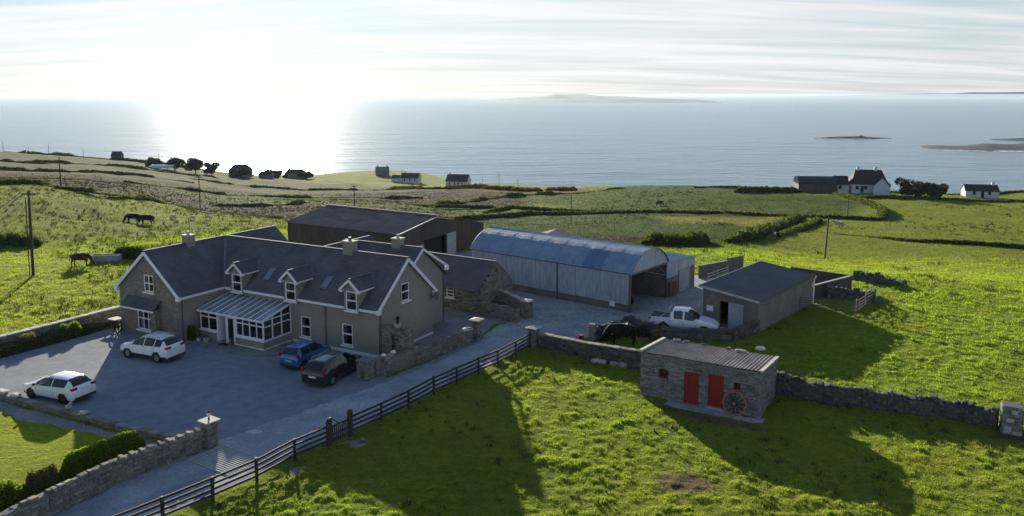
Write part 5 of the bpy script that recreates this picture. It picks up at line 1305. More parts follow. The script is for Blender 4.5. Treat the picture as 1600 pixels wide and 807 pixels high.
# cart wheels and pots by the left gable
cart_wheel('cart_wheel', 'dark old cart wheel leaning on the left stone gable', (*hp(-21.4, -4.7), 0.0), HT, 0.48, 'dark_inside', 0.2, 10)
bn_ = thing('garden_bench', 'dark rustic garden table beside the left gable corner', 'table', (*hp(-22.7, -3.9), 0), HT)
MB().box(-0.45, 0.45, -0.4, 0.4, 0.72, 0.8).build('top', 'cap_stone', bn_)
for x in (-0.3, 0.3):
    for y in (-0.25, 0.25): MB().tube((x, y, 0), (x, y, 0.72), 0.06).build('leg', 'gate_wood', bn_)
for k, (x, y, r, lb) in enumerate(((-16.1, -4.4, 0.2, 'white planter beside the crossover car at the stone gable corner'), (-13.6, -3.0, 0.22, 'round stone pot left of the porch door'), (-11.0, -2.95, 0.2, 'small dark pot right of the porch door'), (-14.3, -3.1, 0.16, 'small white pot under the porch side window'))):
    p = thing('plant_pot', lb, 'pot', (*hp(x, y), 0.0 if k == 0 else 0.07), HT, 'pots by the porch')
    MB().tube((0, 0, 0), (0, 0, r * 1.5), r * 0.75, r, 12).build('pot', ('white_paint', 'cap_stone', 'block_wall', 'white_paint')[k], p)
    MB().ball((0, 0, r * 1.6), r * 0.95, 8, 5, (1, 1, 0.8)).build('plant', 'fence_wood' if k == 2 else 'gate_wood', p)
dog = thing('doormat', 'dark doormat before the glazed porch door', 'mat', (*hp(-11.9, -2.85), 0.07), HT)
MB().box(-0.4, 0.4, -0.25, 0.25, 0, 0.02).build('mat', 'dark_inside', dog)
# ------------------------------------------------------------------ vehicles
def paint(name, col, rough=0.25, coat=0.8, metal=0.0):
    m, n, l = tree_of(name)
    b = n['Principled BSDF']
    v = coords(n, l, 'Object')
    c = ramp(n, l, noise(n, l, v, 2.5, 4, 0.6), [(0.3, tuple(x * 0.88 for x in col)), (0.7, col)])
    l.new(c, b.inputs['Base Color'])
    b.inputs['Roughness'].default_value = rough; b.inputs['Metallic'].default_value = metal
    b.inputs['Coat Weight'].default_value = coat; b.inputs['Coat Roughness'].default_value = 0.06
    return m
paint('car_white', (0.78, 0.79, 0.8)); paint('car_blue', (0.025, 0.13, 0.38), metal=0.2); paint('car_black', (0.012, 0.012, 0.013))
pm('black_plastic', (0.015, 0.015, 0.016), (0.03, 0.03, 0.03), 5, 0.6)
pm('alloy', (0.3, 0.31, 0.32), (0.42, 0.43, 0.44), 5, 0.35, metal=0.7)
pm('dark_alloy', (0.03, 0.03, 0.032), (0.06, 0.06, 0.062), 5, 0.4, metal=0.4)
pm('red_lens', (0.3, 0.008, 0.01), (0.42, 0.015, 0.015), 5, 0.2)
pm('clear_lens', (0.5, 0.52, 0.54), (0.65, 0.66, 0.68), 5, 0.15)
pm('plate_white', (0.65, 0.66, 0.66), (0.75, 0.75, 0.74), 5, 0.5)
pm('plate_yellow', (0.5, 0.38, 0.08), (0.6, 0.45, 0.1), 5, 0.5)
glassmat('car_glass', (0.3, 0.33, 0.34), 0.95, 0.02)
glassmat('car_glass_dark', (0.09, 0.1, 0.105), 0.95, 0.02)
SEGS = (1, 2, 2, 3, 1, 2)
def car(label, loc, rz, S, cat='car', name='parked_car'):
    L = S['L']; K = S['keys']                    # keys: x, sill, belt, top, half width, half roof width
    kx = np.array([k[0] for k in K]); C_ = lambda i, x: np.interp(x, kx, [k[i] for k in K])
    root = thing(name, label, cat, (*loc, 0.006), rz, S.get('group'))
    xs = np.unique(np.concatenate([np.linspace(0, L, 78), kx]))
    half = []
    for x in xs:
        zs, zb, zt_, w_, wt = (float(C_(i, x)) for i in (1, 2, 3, 4, 5))
        hh = zt_ - zb
        P_ = [(w_ * 0.9, zs), (w_ * 0.985, zs + 0.14), (w_, zs + (zb - zs) * 0.55), (w_ * 0.955, zb), (wt, zb + hh * 0.86), (wt * 0.8, zb + hh * 0.965), (0, zt_)]
        r = [P_[0]]
        for (a, b), n in zip(zip(P_, P_[1:]), SEGS):
            for k in range(1, n + 1): r.append((a[0] + (b[0] - a[0]) * k / n, a[1] + (b[1] - a[1]) * k / n))
        half.append(r)
    m = len(half[0]); grp = [g for g, n in enumerate(SEGS) for _ in range(n)]
    bins = {}
    def face(key, pts):
        bins.setdefault(key, MB()).add(pts, [(0, 1, 2, 3)])
    wheels = S['wheels']; R_ = S['wr']
    for i in range(len(xs) - 1):
        xc = (xs[i] + xs[i + 1]) / 2
        for j in range(m - 1):
            g = grp[j]; zc = (half[i][j][1] + half[i + 1][j + 1][1]) / 2
            if g <= 2 and any((xc - wx) ** 2 + (zc - R_) ** 2 < (R_ + 0.055) ** 2 for wx in wheels): continue
            key = 'body'
            if g == 3:
                for q, (a, b) in enumerate(S['side']):
                    if a < xc < b: key = ('side', q)
            if g >= 4:
                if S['screen'][0] < xc < S['screen'][1]: key = 'windscreen'
                if S['rear'][0] < xc < S['rear'][1]: key = 'rear_window'
            if g <= 1 and zc < S.get('clad', 0): key = 'cladding'
            for s in (1, -1):
                kk = (key, s) if isinstance(key, tuple) else key
                q = [(xs[i] - L / 2, s * half[i][j][0], half[i][j][1]), (xs[i + 1] - L / 2, s * half[i + 1][j][0], half[i + 1][j][1]), (xs[i + 1] - L / 2, s * half[i + 1][j + 1][0], half[i + 1][j + 1][1]), (xs[i] - L / 2, s * half[i][j + 1][0], half[i][j + 1][1])]
                face(kk, q if s > 0 else q[::-1])
    for i in (0, len(xs) - 1):
        ring = [(xs[i] - L / 2, y, z) for y, z in half[i]] + [(xs[i] - L / 2, -y, z) for y, z in half[i][-2::-1]]
        bins['body'].add(ring, [tuple(range(len(ring)))])
    def weld(mb, nm, mt):
        o = mb.build(nm, mt, root, True)
        bm = bmesh.new(); bm.from_mesh(o.data); bmesh.ops.remove_doubles(bm, verts=bm.verts[:], dist=0.0005); bmesh.ops.recalc_face_normals(bm, faces=bm.faces[:]); bm.to_mesh(o.data); bm.free()
        o.data.set_sharp_from_angle(angle=R(42)) if hasattr(o.data, 'set_sharp_from_angle') else None
        return o
    for k, mb in bins.items():
        if k == 'body': weld(mb, 'body', S['paint'])
        elif k == 'cladding': weld(mb, 'lower_cladding', 'black_plastic')
        elif k == 'windscreen': weld(mb, 'windscreen', 'car_glass')
        elif k == 'rear_window': weld(mb, 'rear_window', 'car_glass_dark')
        else: weld(mb, 'side_window', S.get('side_glass', 'car_glass'))
    W2 = max(k[4] for k in K)
    fl = MB().box(-L / 2 + 0.15, L / 2 - 0.15, -W2 * 0.8, W2 * 0.8, 0.2, 0.34); fl.build('underbody', 'black_plastic', root)
    MB().box(-L * 0.28, L * 0.14, -W2 * 0.72, W2 * 0.72, 0.45, 0.62).build('seat_base', 'black_plastic', root)
    for y in (-0.36, 0.36): MB().box(L * 0.0 - 0.12, L * 0.0 + 0.06, y - 0.22, y + 0.22, 0.6, min(1.2, S['H'] * 0.72)).build('seat', 'black_plastic', root)
    for wx in wheels:
        for s in (-1, 1):
            y = s * (W2 - 0.105)
            t_ = MB().ring((wx - L / 2, y, R_), (0, 1, 0), R_ * 0.66, R_, 0.2, 26).build('wheel', 'tyre', root)
            rm = MB(); rm.tube((wx - L / 2, y - s * 0.02, R_), (wx - L / 2, y + s * 0.05, R_), R_ * 0.67, R_ * 0.67, 22)
            for k in range(5):
                a = 2 * math.pi * k / 5 + 0.3
                rm.beam((wx - L / 2, y + s * 0.06, R_), (wx - L / 2 + math.cos(a) * R_ * 0.62, y + s * 0.07, R_ + math.sin(a) * R_ * 0.62), 0.06, 0.03, (0, s, 0))
            rm.build('rim', S.get('rim', 'alloy'), t_)
    for s in (-1, 1):
        lz = S['lamp_z']; lw = S['lamp_w']
        xr = float(S.get('lamp_x', 0.03)) - L / 2
        wr_ = float(C_(4, xr + L / 2 + 0.06)) * 0.985; wf_ = float(C_(4, L - 0.2)) * 0.97
        MB().box(xr - 0.01, xr + 0.16, min(s * (wr_ - lw), s * wr_), max(s * (wr_ - lw), s * wr_), lz[0], lz[1]).build('tail_lamp', 'red_lens', root)
        MB().box(L / 2 - 0.42, L / 2 - 0.14, min(s * (wf_ - 0.3), s * wf_), max(s * (wf_ - 0.3), s * wf_), 0.62, 0.75).build('headlight', 'clear_lens', root)
        mx = S['mirror']; zb = float(C_(2, mx))
        MB().ball((mx - L / 2, s * (W2 + 0.09), zb + 0.07), 0.12, 8, 6, (0.7, 0.9, 0.7)).build('wing_mirror', S.get('mirror_mat', S['paint']), root, True)
    for gx in S.get('gaps', ()):                 # shut lines of the doors
        a_, zs_, zb_ = C_(4, gx), float(C_(1, gx)), float(C_(2, gx))
        for s in (-1, 1):
            g_ = MB()
            pr = [(a_ * 0.985, zs_ + 0.16), (a_, zs_ + (zb_ - zs_) * 0.55), (a_ * 0.955, zb_)]
            for (y0, z0), (y1, z1) in zip(pr, pr[1:]):
                g_.add([(gx - 0.009 - L / 2, s * (y0 + 0.004), z0), (gx + 0.009 - L / 2, s * (y0 + 0.004), z0), (gx + 0.009 - L / 2, s * (y1 + 0.004), z1), (gx - 0.009 - L / 2, s * (y1 + 0.004), z1)], [(0, 1, 2, 3)])
            g_.build('door_gap', 'black_plastic', root)
    if S.get('rails'):
        for s in (-1, 1): MB().path([(S['rails'][0] - L / 2, s * 0.58, S['H'] - 0.05), (S['rails'][0] + 0.1 - L / 2, s * 0.58, S['H'] + 0.0), (S['rails'][1] - L / 2, s * 0.58, S['H'] - 0.02), (S['rails'][1] + 0.1 - L / 2, s * 0.58, S['H'] - 0.09)], 0.022).build('roof_rail', 'alloy', root)
    MB().box(L / 2 - 0.06, L / 2 + 0.005, -0.38, 0.38, 0.38, 0.5).build('grille', 'black_plastic', root)
    pz = S['plate_z']; px_ = S.get('plate_x', -0.012) - L / 2
    MB().box(px_, px_ + 0.02, -0.26, 0.26, pz, pz + 0.115).build('number_plate', S['plate'], root)
    MB().box(-L / 2 - 0.015, -L / 2 + 0.05, -W2 * 0.8, W2 * 0.8, 0.27, 0.42).build('rear_bumper_trim', 'black_plastic', root)
    for z in S.get('door_z', ()):
        for dx in S['handles']:
            for s in (-1, 1): MB().box(dx - L / 2 - 0.09, dx - L / 2 + 0.09, s * (W2 * 0.985) - 0.02, s * (W2 * 0.985) + 0.02, z, z + 0.035).build('door_handle', S['paint'], root)
    return root
# x, sill, belt, top, half width, half roof
HATCH = dict(L=4.36, H=1.47, wr=0.32, wheels=(0.83, 3.48), paint='car_white', rim='dark_alloy', plate='plate_white', plate_z=0.80, lamp_z=(0.86, 1.0), lamp_w=0.36, lamp_x=0.05, mirror=2.98, mirror_mat='black_plastic',
    keys=[(0, 0.36, 0.62, 0.66, 0.74, 0.62), (0.05, 0.3, 0.86, 0.9, 0.82, 0.68), (0.14, 0.26, 0.98, 1.04, 0.86, 0.64), (0.45, 0.24, 1.02, 1.34, 0.895, 0.56), (0.72, 0.24, 1.01, 1.43, 0.905, 0.56), (1.5, 0.24, 0.97, 1.475, 0.91, 0.6), (2.2, 0.24, 0.93, 1.455, 0.91, 0.6), (2.55, 0.24, 0.915, 1.34, 0.91, 0.6), (3.22, 0.24, 0.9, 0.985, 0.905, 0.72), (3.45, 0.24, 0.87, 0.93, 0.9, 0.72), (4.0, 0.26, 0.75, 0.79, 0.85, 0.66), (4.28, 0.3, 0.6, 0.64, 0.74, 0.58), (4.36, 0.36, 0.5, 0.53, 0.64, 0.5)],
    screen=(2.38, 3.2), rear=(0.16, 0.66), side=((0.62, 1.72), (1.78, 2.98)), door_z=(0.8,), handles=(1.75,), gaps=(1.55, 2.95))
car('white three-door hatchback parked on the gravel beside the lawn edging', (-27.35, 46.5), math.atan2(0.372, -0.928), HATCH)
SUV = dict(L=4.52, H=1.68, wr=0.35, wheels=(0.93, 3.62), paint='car_white', rim='alloy', plate='plate_white', plate_z=0.86, lamp_z=(0.98, 1.12), lamp_w=0.42, lamp_x=0.04, mirror=3.12, clad=0.42,
    keys=[(0, 0.42, 0.72, 0.76, 0.76, 0.66), (0.05, 0.36, 0.98, 1.02, 0.84, 0.7), (0.14, 0.34, 1.1, 1.16, 0.88, 0.66), (0.42, 0.32, 1.15, 1.5, 0.915, 0.6), (0.66, 0.32, 1.14, 1.61, 0.92, 0.6), (1.5, 0.32, 1.1, 1.69, 0.92, 0.63), (2.3, 0.32, 1.06, 1.66, 0.92, 0.63), (2.65, 0.32, 1.045, 1.54, 0.92, 0.63), (3.32, 0.32, 1.03, 1.12, 0.915, 0.74), (3.6, 0.32, 0.99, 1.06, 0.91, 0.74), (4.15, 0.34, 0.88, 0.93, 0.87, 0.7), (4.44, 0.38, 0.72, 0.76, 0.76, 0.6), (4.52, 0.42, 0.58, 0.62, 0.66, 0.52)],
    screen=(2.5, 3.3), rear=(0.18, 0.62), side=((0.5, 1.1), (1.18, 2.05), (2.12, 3.1)), door_z=(0.93,), handles=(1.25, 2.2), gaps=(1.14, 2.08, 3.12), rails=(0.75, 2.3))
car('white crossover parked in front of the stone faced gable', (-25.0, 53.85), math.atan2(0.397, -0.918), SUV)
BLUE = dict(L=3.75, H=1.52, wr=0.29, wheels=(0.66, 3.08), paint='car_blue', rim='dark_alloy', plate='plate_yellow', plate_z=0.58, lamp_z=(0.86, 1.1), lamp_w=0.16, lamp_x=0.04, mirror=2.66,
    keys=[(0, 0.34, 0.66, 0.7, 0.72, 0.62), (0.04, 0.28, 0.9, 0.94, 0.78, 0.66), (0.1, 0.26, 0.98, 1.03, 0.8, 0.62), (0.32, 0.24, 1.0, 1.4, 0.83, 0.56), (0.5, 0.24, 0.99, 1.48, 0.835, 0.57), (1.3, 0.24, 0.96, 1.53, 0.84, 0.6), (1.9, 0.24, 0.93, 1.51, 0.84, 0.6), (2.2, 0.24, 0.92, 1.41, 0.84, 0.6), (2.86, 0.24, 0.9, 1.0, 0.835, 0.68), (3.1, 0.24, 0.86, 0.93, 0.83, 0.68), (3.5, 0.26, 0.76, 0.8, 0.79, 0.6), (3.69, 0.3, 0.62, 0.66, 0.7, 0.54), (3.75, 0.34, 0.52, 0.55, 0.6, 0.48)],
    screen=(2.05, 2.84), rear=(0.12, 0.44), side=((0.5, 1.3), (1.36, 2.62)), door_z=(0.82,), handles=(1.4,), gaps=(1.32, 2.64))
car('small blue hatchback parked nose-in by the porch', (-14.0, 52.75), R(66), BLUE)
MPV = dict(L=4.78, H=1.66, wr=0.33, wheels=(0.92, 3.78), paint='car_black', rim='alloy', plate='plate_white', plate_z=0.66, lamp_z=(0.9, 1.22), lamp_w=0.14, lamp_x=0.05, mirror=3.4,
    keys=[(0, 0.36, 0.72, 0.76, 0.78, 0.66), (0.05, 0.3, 1.0, 1.04, 0.86, 0.7), (0.13, 0.28, 1.06, 1.12, 0.89, 0.66), (0.4, 0.26, 1.08, 1.52, 0.92, 0.62), (0.62, 0.26, 1.07, 1.6, 0.925, 0.63), (1.6, 0.26, 1.03, 1.67, 0.93, 0.66), (2.5, 0.26, 0.99, 1.65, 0.93, 0.66), (2.85, 0.26, 0.98, 1.54, 0.93, 0.65), (3.72, 0.26, 0.95, 1.05, 0.92, 0.76), (3.95, 0.26, 0.9, 0.97, 0.91, 0.74), (4.4, 0.28, 0.79, 0.84, 0.87, 0.68), (4.7, 0.32, 0.66, 0.7, 0.78, 0.6), (4.78, 0.36, 0.55, 0.58, 0.68, 0.54)],
    screen=(2.7, 3.7), rear=(0.15, 0.56), side=((0.6, 1.36), (1.42, 2.3), (2.38, 3.44)), door_z=(0.88,), handles=(1.6, 2.6), gaps=(1.4, 2.34, 3.42), rails=(0.7, 2.5))
car('black people carrier parked beside the blue hatchback', (-11.45, 50.0), R(67), MPV)
# pick-up: loaded body, cab, open bed
PK = dict(L=5.2, H=1.8, wr=0.37, wheels=(1.15, 4.2), paint='car_white', rim='alloy', plate='plate_white', plate_z=0.72, lamp_z=(0.78, 1.08), lamp_w=0.1, lamp_x=0.0, mirror=3.52, clad=0.0,
    keys=[(0, 0.55, 1.06, 1.07, 0.86, 0.84), (0.05, 0.5, 1.1, 1.11, 0.89, 0.86), (1.62, 0.48, 1.12, 1.13, 0.9, 0.86), (1.66, 0.45, 1.12, 1.6, 0.9, 0.66), (1.78, 0.45, 1.12, 1.77, 0.9, 0.66), (2.4, 0.45, 1.1, 1.81, 0.9, 0.68), (2.9, 0.45, 1.08, 1.78, 0.9, 0.68), (3.1, 0.45, 1.07, 1.68, 0.9, 0.68), (3.75, 0.45, 1.06, 1.16, 0.9, 0.76), (4.1, 0.45, 1.02, 1.1, 0.9, 0.76), (4.75, 0.46, 0.92, 0.98, 0.86, 0.7), (5.08, 0.5, 0.76, 0.8, 0.78, 0.6), (5.2, 0.55, 0.62, 0.65, 0.7, 0.54)],
    screen=(3.0, 3.74), rear=(1.64, 1.74), side=((1.86, 2.58), (2.68, 3.58)), door_z=(0.98,), handles=(1.98, 2.78), gaps=(1.64, 2.63, 3.6))
pk = car('white double-cab pick-up with chrome roll bar behind the low wall', (13.3, 60.0), R(-21.5), PK, 'pick-up', 'pickup_truck')
MB().box(-2.5, -1.02, -0.74, 0.74, 1.08, 1.135).build('bed_liner', 'black_plastic', pk)
for s in (-1, 1):
    MB().path([(-0.98, s * 0.68, 1.1), (-1.02, s * 0.66, 1.66), (-1.06, s * 0.5, 1.82)], 0.04).path([(-1.04, s * 0.66, 1.68), (-1.75, s * 0.72, 1.12)], 0.04).build('roll_bar', 'galvanised', pk)
MB().path([(-1.06, -0.5, 1.82), (-1.06, 0.5, 1.82)], 0.045).build('roll_bar', 'galvanised', pk)
# ------------------------------------------------------------------ cattle and sheep
def hide(name, a, b, thr, sc=1.3):
    m, n, l = tree_of(name)
    bs = n['Principled BSDF']
    f = noise(n, l, coords(n, l, 'Object'), sc, 2, 0.4)
    r_ = ramp(n, l, f, [(thr - 0.02, a), (thr + 0.02, b)])
    l.new(r_, bs.inputs['Base Color']); bs.inputs['Roughness'].default_value = 0.8; bs.inputs['Specular IOR Level'].default_value = 0.2
    return m
hide('hide_black', (0.006, 0.006, 0.006), (0.011, 0.01, 0.01), 0.5)
hide('hide_pied', (0.012, 0.011, 0.011), (0.5, 0.48, 0.45), 0.60)
hide('hide_brown', (0.05, 0.025, 0.014), (0.085, 0.04, 0.02), 0.5)
hide('hide_cream', (0.42, 0.34, 0.26), (0.55, 0.47, 0.38), 0.5)
hide('fleece', (0.45, 0.43, 0.39), (0.6, 0.58, 0.53), 0.5)
def skin_mesh(name, pts, edges, radii, root, sub=2):
    me = bpy.data.meshes.new(name); me.from_pydata(pts, edges, []); me.update()
    o = bpy.data.objects.new(name, me); COL.objects.link(o)
    md = o.modifiers.new('s', 'SKIN'); md.use_smooth_shade = True
    for i, v in enumerate(me.skin_vertices[0].data):
        v.radius = radii[i]; v.use_root = (i == root)
    sb_ = o.modifiers.new('u', 'SUBSURF'); sb_.levels = sub; sb_.render_levels = sub
    dg = bpy.context.evaluated_depsgraph_get()
    out = bpy.data.meshes.new_from_object(o.evaluated_get(dg)); out.name = name
    bpy.data.objects.remove(o); bpy.data.meshes.remove(me)
    out.polygons.foreach_set('use_smooth', [True] * len(out.polygons))
    return out
def cow_mesh(name, graze=True):
    """about 2.3 m long, head towards +x, hooves at z = 0"""
    P_ = [(-0.75, 0, 1.12), (-0.35, 0, 1.0), (0.1, 0, 0.96), (0.5, 0, 1.04), (0.78, 0, 1.12)]
    r = [(0.25, 0.27), (0.36, 0.4), (0.37, 0.42), (0.33, 0.38), (0.22, 0.26)]
    E_ = [(0, 1), (1, 2), (2, 3), (3, 4)]
    head = [(1.05, 0, 0.82), (1.22, 0, 0.45), (1.38, 0, 0.22), (1.5, 0, 0.1)] if graze else [(1.05, 0, 1.35), (1.25, 0, 1.5), (1.5, 0, 1.4), (1.66, 0, 1.3)]
    k = len(P_); P_ += head; r += [(0.17, 0.2), (0.13, 0.15), (0.11, 0.12), (0.085, 0.085)]; E_ += [(4, k), (k, k + 1), (k + 1, k + 2), (k + 2, k + 3)]
    def chain(start, pts, rad):
        b = len(P_); P_.extend(pts); r.extend([(q, q) for q in rad]); E_.append((start, b))
        for i in range(len(pts) - 1): E_.append((b + i, b + i + 1))
    for s in (-1, 1):
        f = 0.06 * s
        chain(0, [(-0.72, s * 0.2, 0.85), (-0.62 + f, s * 0.22, 0.62), (-0.78 + f, s * 0.22, 0.42), (-0.74 + f, s * 0.22, 0.1), (-0.7 + f, s * 0.22, 0.03)], [0.17, 0.11, 0.065, 0.05, 0.06])
        chain(3, [(0.58, s * 0.2, 0.7), (0.6 - f, s * 0.2, 0.45), (0.6 - f, s * 0.2, 0.1), (0.63 - f, s * 0.2, 0.03)], [0.13, 0.075, 0.05, 0.06])
    chain(0, [(-0.98, 0, 1.12), (-1.05, 0, 0.8), (-1.04, 0, 0.5)], [0.05, 0.03, 0.04])
    h = k + 1
    for s in (-1, 1): chain(h, [(P_[h][0] - 0.02, s * 0.17, P_[h][2] + 0.1), (P_[h][0] - 0.04, s * 0.27, P_[h][2] + 0.08)], [0.05, 0.03])
    chain(1, [(-0.42, 0, 0.58)], [0.12])
    return skin_mesh(name, P_, E_, r, 2)
COWM = {}
def cow(label, loc, rz, hide_, graze=True, s=1.0, name='cow', cat='cow', group='grazing animals'):
    key = (hide_, graze)
    if key not in COWM:
        COWM[key] = cow_mesh('cow', graze); COWM[key].materials.append(MATS[hide_])
    o = tag(link(name, COWM[key]), label, cat, group)
    o.location = (loc[0], loc[1], float(terrain_z(np.array([loc[0]]), np.array([loc[1]]))[0]) + 0.0); o.rotation_euler = (0, 0, rz); o.scale = (s, s, s)
    return o
cow('big black cow grazing in front of the rubble wall', (8.05, 56.6), R(172), 'hide_black', True, 1.1)
cow('left of two dark cows grazing together in the left field', (-61.6, 128.6), R(185), 'hide_black', True, 1.15)
cow('right of two dark cows, black and white, grazing in the left field', (-58.6, 127.0), R(178), 'hide_pied', True, 1.2)
cow('brown cow with lowered head at the stone trough', (-45.7, 83.2), R(8), 'hide_brown', True, 1.0)
cow('small black calf standing in the right hand field', (43.8, 130.6), R(100), 'hide_black', False, 0.8, 'calf', 'calf')
cow('cream coloured cow standing beyond the pole in the right field', (64.4, 155.5), R(150), 'hide_cream', False, 1.0)
cow('tiny dark cow far off in the upper field', (38.3, 206.4), R(20), 'hide_brown', True, 1.0)
def sheep_mesh():
    P_ = [(-0.4, 0, 0.55), (0, 0, 0.55), (0.38, 0, 0.58), (0.62, 0, 0.5), (0.78, 0, 0.36)]
    r = [(0.2, 0.2), (0.27, 0.27), (0.22, 0.22), (0.11, 0.11), (0.07, 0.07)]
    E_ = [(0, 1), (1, 2), (2, 3), (3, 4)]
    for a, x in ((0, -0.36), (2, 0.34)):
        for s in (-1, 1):
            b = len(P_); P_ += [(x, s * 0.13, 0.3), (x, s * 0.13, 0.02)]; r += [(0.06, 0.06), (0.04, 0.04)]; E_ += [(a, b), (b, b + 1)]
    me = skin_mesh('sheep', P_, E_, r, 1); me.materials.append(MATS['fleece'])
    return me
SHM = sheep_mesh()
for (x, y), rz, lb in (((-58.4, 136.5), 2.9, 'left of three pale sheep along the crest of the left field'), ((-55.8, 138.2), 3.3, 'middle of three pale sheep along the crest of the left field'), ((-54.8, 142.5), 0.2, 'right of three pale sheep along the crest of the left field')):
    o = tag(link('sheep', SHM), lb, 'sheep', 'sheep in the left field'); o.location = (x, y, float(terrain_z(np.array([x]), np.array([y]))[0])); o.rotation_euler = (0, 0, rz); o.scale = (1.0,) * 3
tg = thing('water_trough', 'grey concrete drinking trough beside the brown cow', 'trough', (-44.4, 86.0, gz(-44.4, 86.0)), R(4))
MB().box(-1.5, 1.5, -0.5, -0.42, 0, 0.75).box(-1.5, 1.5, 0.42, 0.5, 0, 0.75).box(-1.5, -1.4, -0.42, 0.42, 0, 0.75).box(1.4, 1.5, -0.42, 0.42, 0, 0.75).build('basin', 'concrete', tg)
MB().box(-1.4, 1.4, -0.42, 0.42, 0.05, 0.6).build('water', 'dark_inside', tg)

# ------------------------------------------------------------------ poles and wires
pm('pole_wood', (0.03, 0.026, 0.022), (0.065, 0.056, 0.048), 1, 0.9, fine=0.3, stretch=(3, 3, 0.3))
pm('insulator', (0.75, 0.76, 0.78), (0.85, 0.86, 0.87), 3, 0.3)
def pole(label, x, y, h, arm=0.0, lamps=0, rz=0.0, lean=0.0, r=0.13, wire=False):
    p = thing('utility_pole', label, 'pole', (x, y, gz(x, y)), rz, 'utility poles')
    MB().tube((0, 0, -0.8), (lean, 0, h), r, r * 0.7, 10).build('pole', 'pole_wood', p)
    if arm:
        a = MB().box(lean - arm / 2, lean + arm / 2, -0.06, 0.06, h - 0.45, h - 0.3).build('crossarm', 'pole_wood', p)
        for k in range(3): MB().tube((lean + (k - 1) * arm * 0.45, 0, h - 0.3), (lean + (k - 1) * arm * 0.45, 0, h - 0.02), 0.06, 0.05, 8).build('insulator', 'insulator', a)
    return p
lp = pole('tall wooden pole with stay wires in the left field', -48.03, 78.65, 8.7, 1.3, lean=0.15, r=0.16)
for k, dx in enumerate((-0.6, 0.6)):
    pts = []
    for i in range(13):
        t = i / 12
        pts.append((dx + 0.15 - t * 11.5, -t * (0.5 + k), 8.45 * (1 - t) - 0.5 * t * (1 - t)))
    MB().path(pts, 0.03, 5).build('wire', 'insulator', lp)
MB().tube((-0.35, 0, -0.5), (-0.2, 0, 8.0), 0.05, 0.05, 6).build('conduit', 'pole_wood', lp)
pole('pole with white insulators on the dark moor behind the left field', -92.8, 163.5, 6.2, 0, rz=0.3)
pole('double topped pole with three white insulators behind the left field', -67.3, 171.0, 8.2, 1.6)
pole('pole standing directly above the low dark barn roof', -38.6, 194.2, 6.0, 1.2)
pole('thin bare pole in the field above the hay barn', 13.2, 176.7, 6.8, 0, r=0.1)
pole('leaning pole in the right field above the block shed', 42.6, 107.1, 6.1, 0, lean=0.3, r=0.11)
pole('thin pole in front of the far white house', 73.2, 172.5, 5.6, 0, r=0.09)
for k, (px, Y, h) in enumerate(((16, 415, 5.5), (55, 425, 4.0), (86, 430, 6.0), (139, 440, 4.5), (255, 440, 5.5), (486, 500, 6.0), (512, 500, 4.0), (630, 440, 8.0), (754, 430, 5.5), (780, 400, 6.5), (809, 380, 3.5))):
    x = (px - 800) / 1250 * Y * 1.015
    pole(('leftmost', 'second', 'third', 'fourth', 'fifth', 'sixth', 'seventh', 'eighth', 'ninth', 'tenth', 'eleventh')[k] + ' from the left of the tiny poles along the far skyline', x, Y, h, 1.4 if h > 7 else 0, r=0.12)

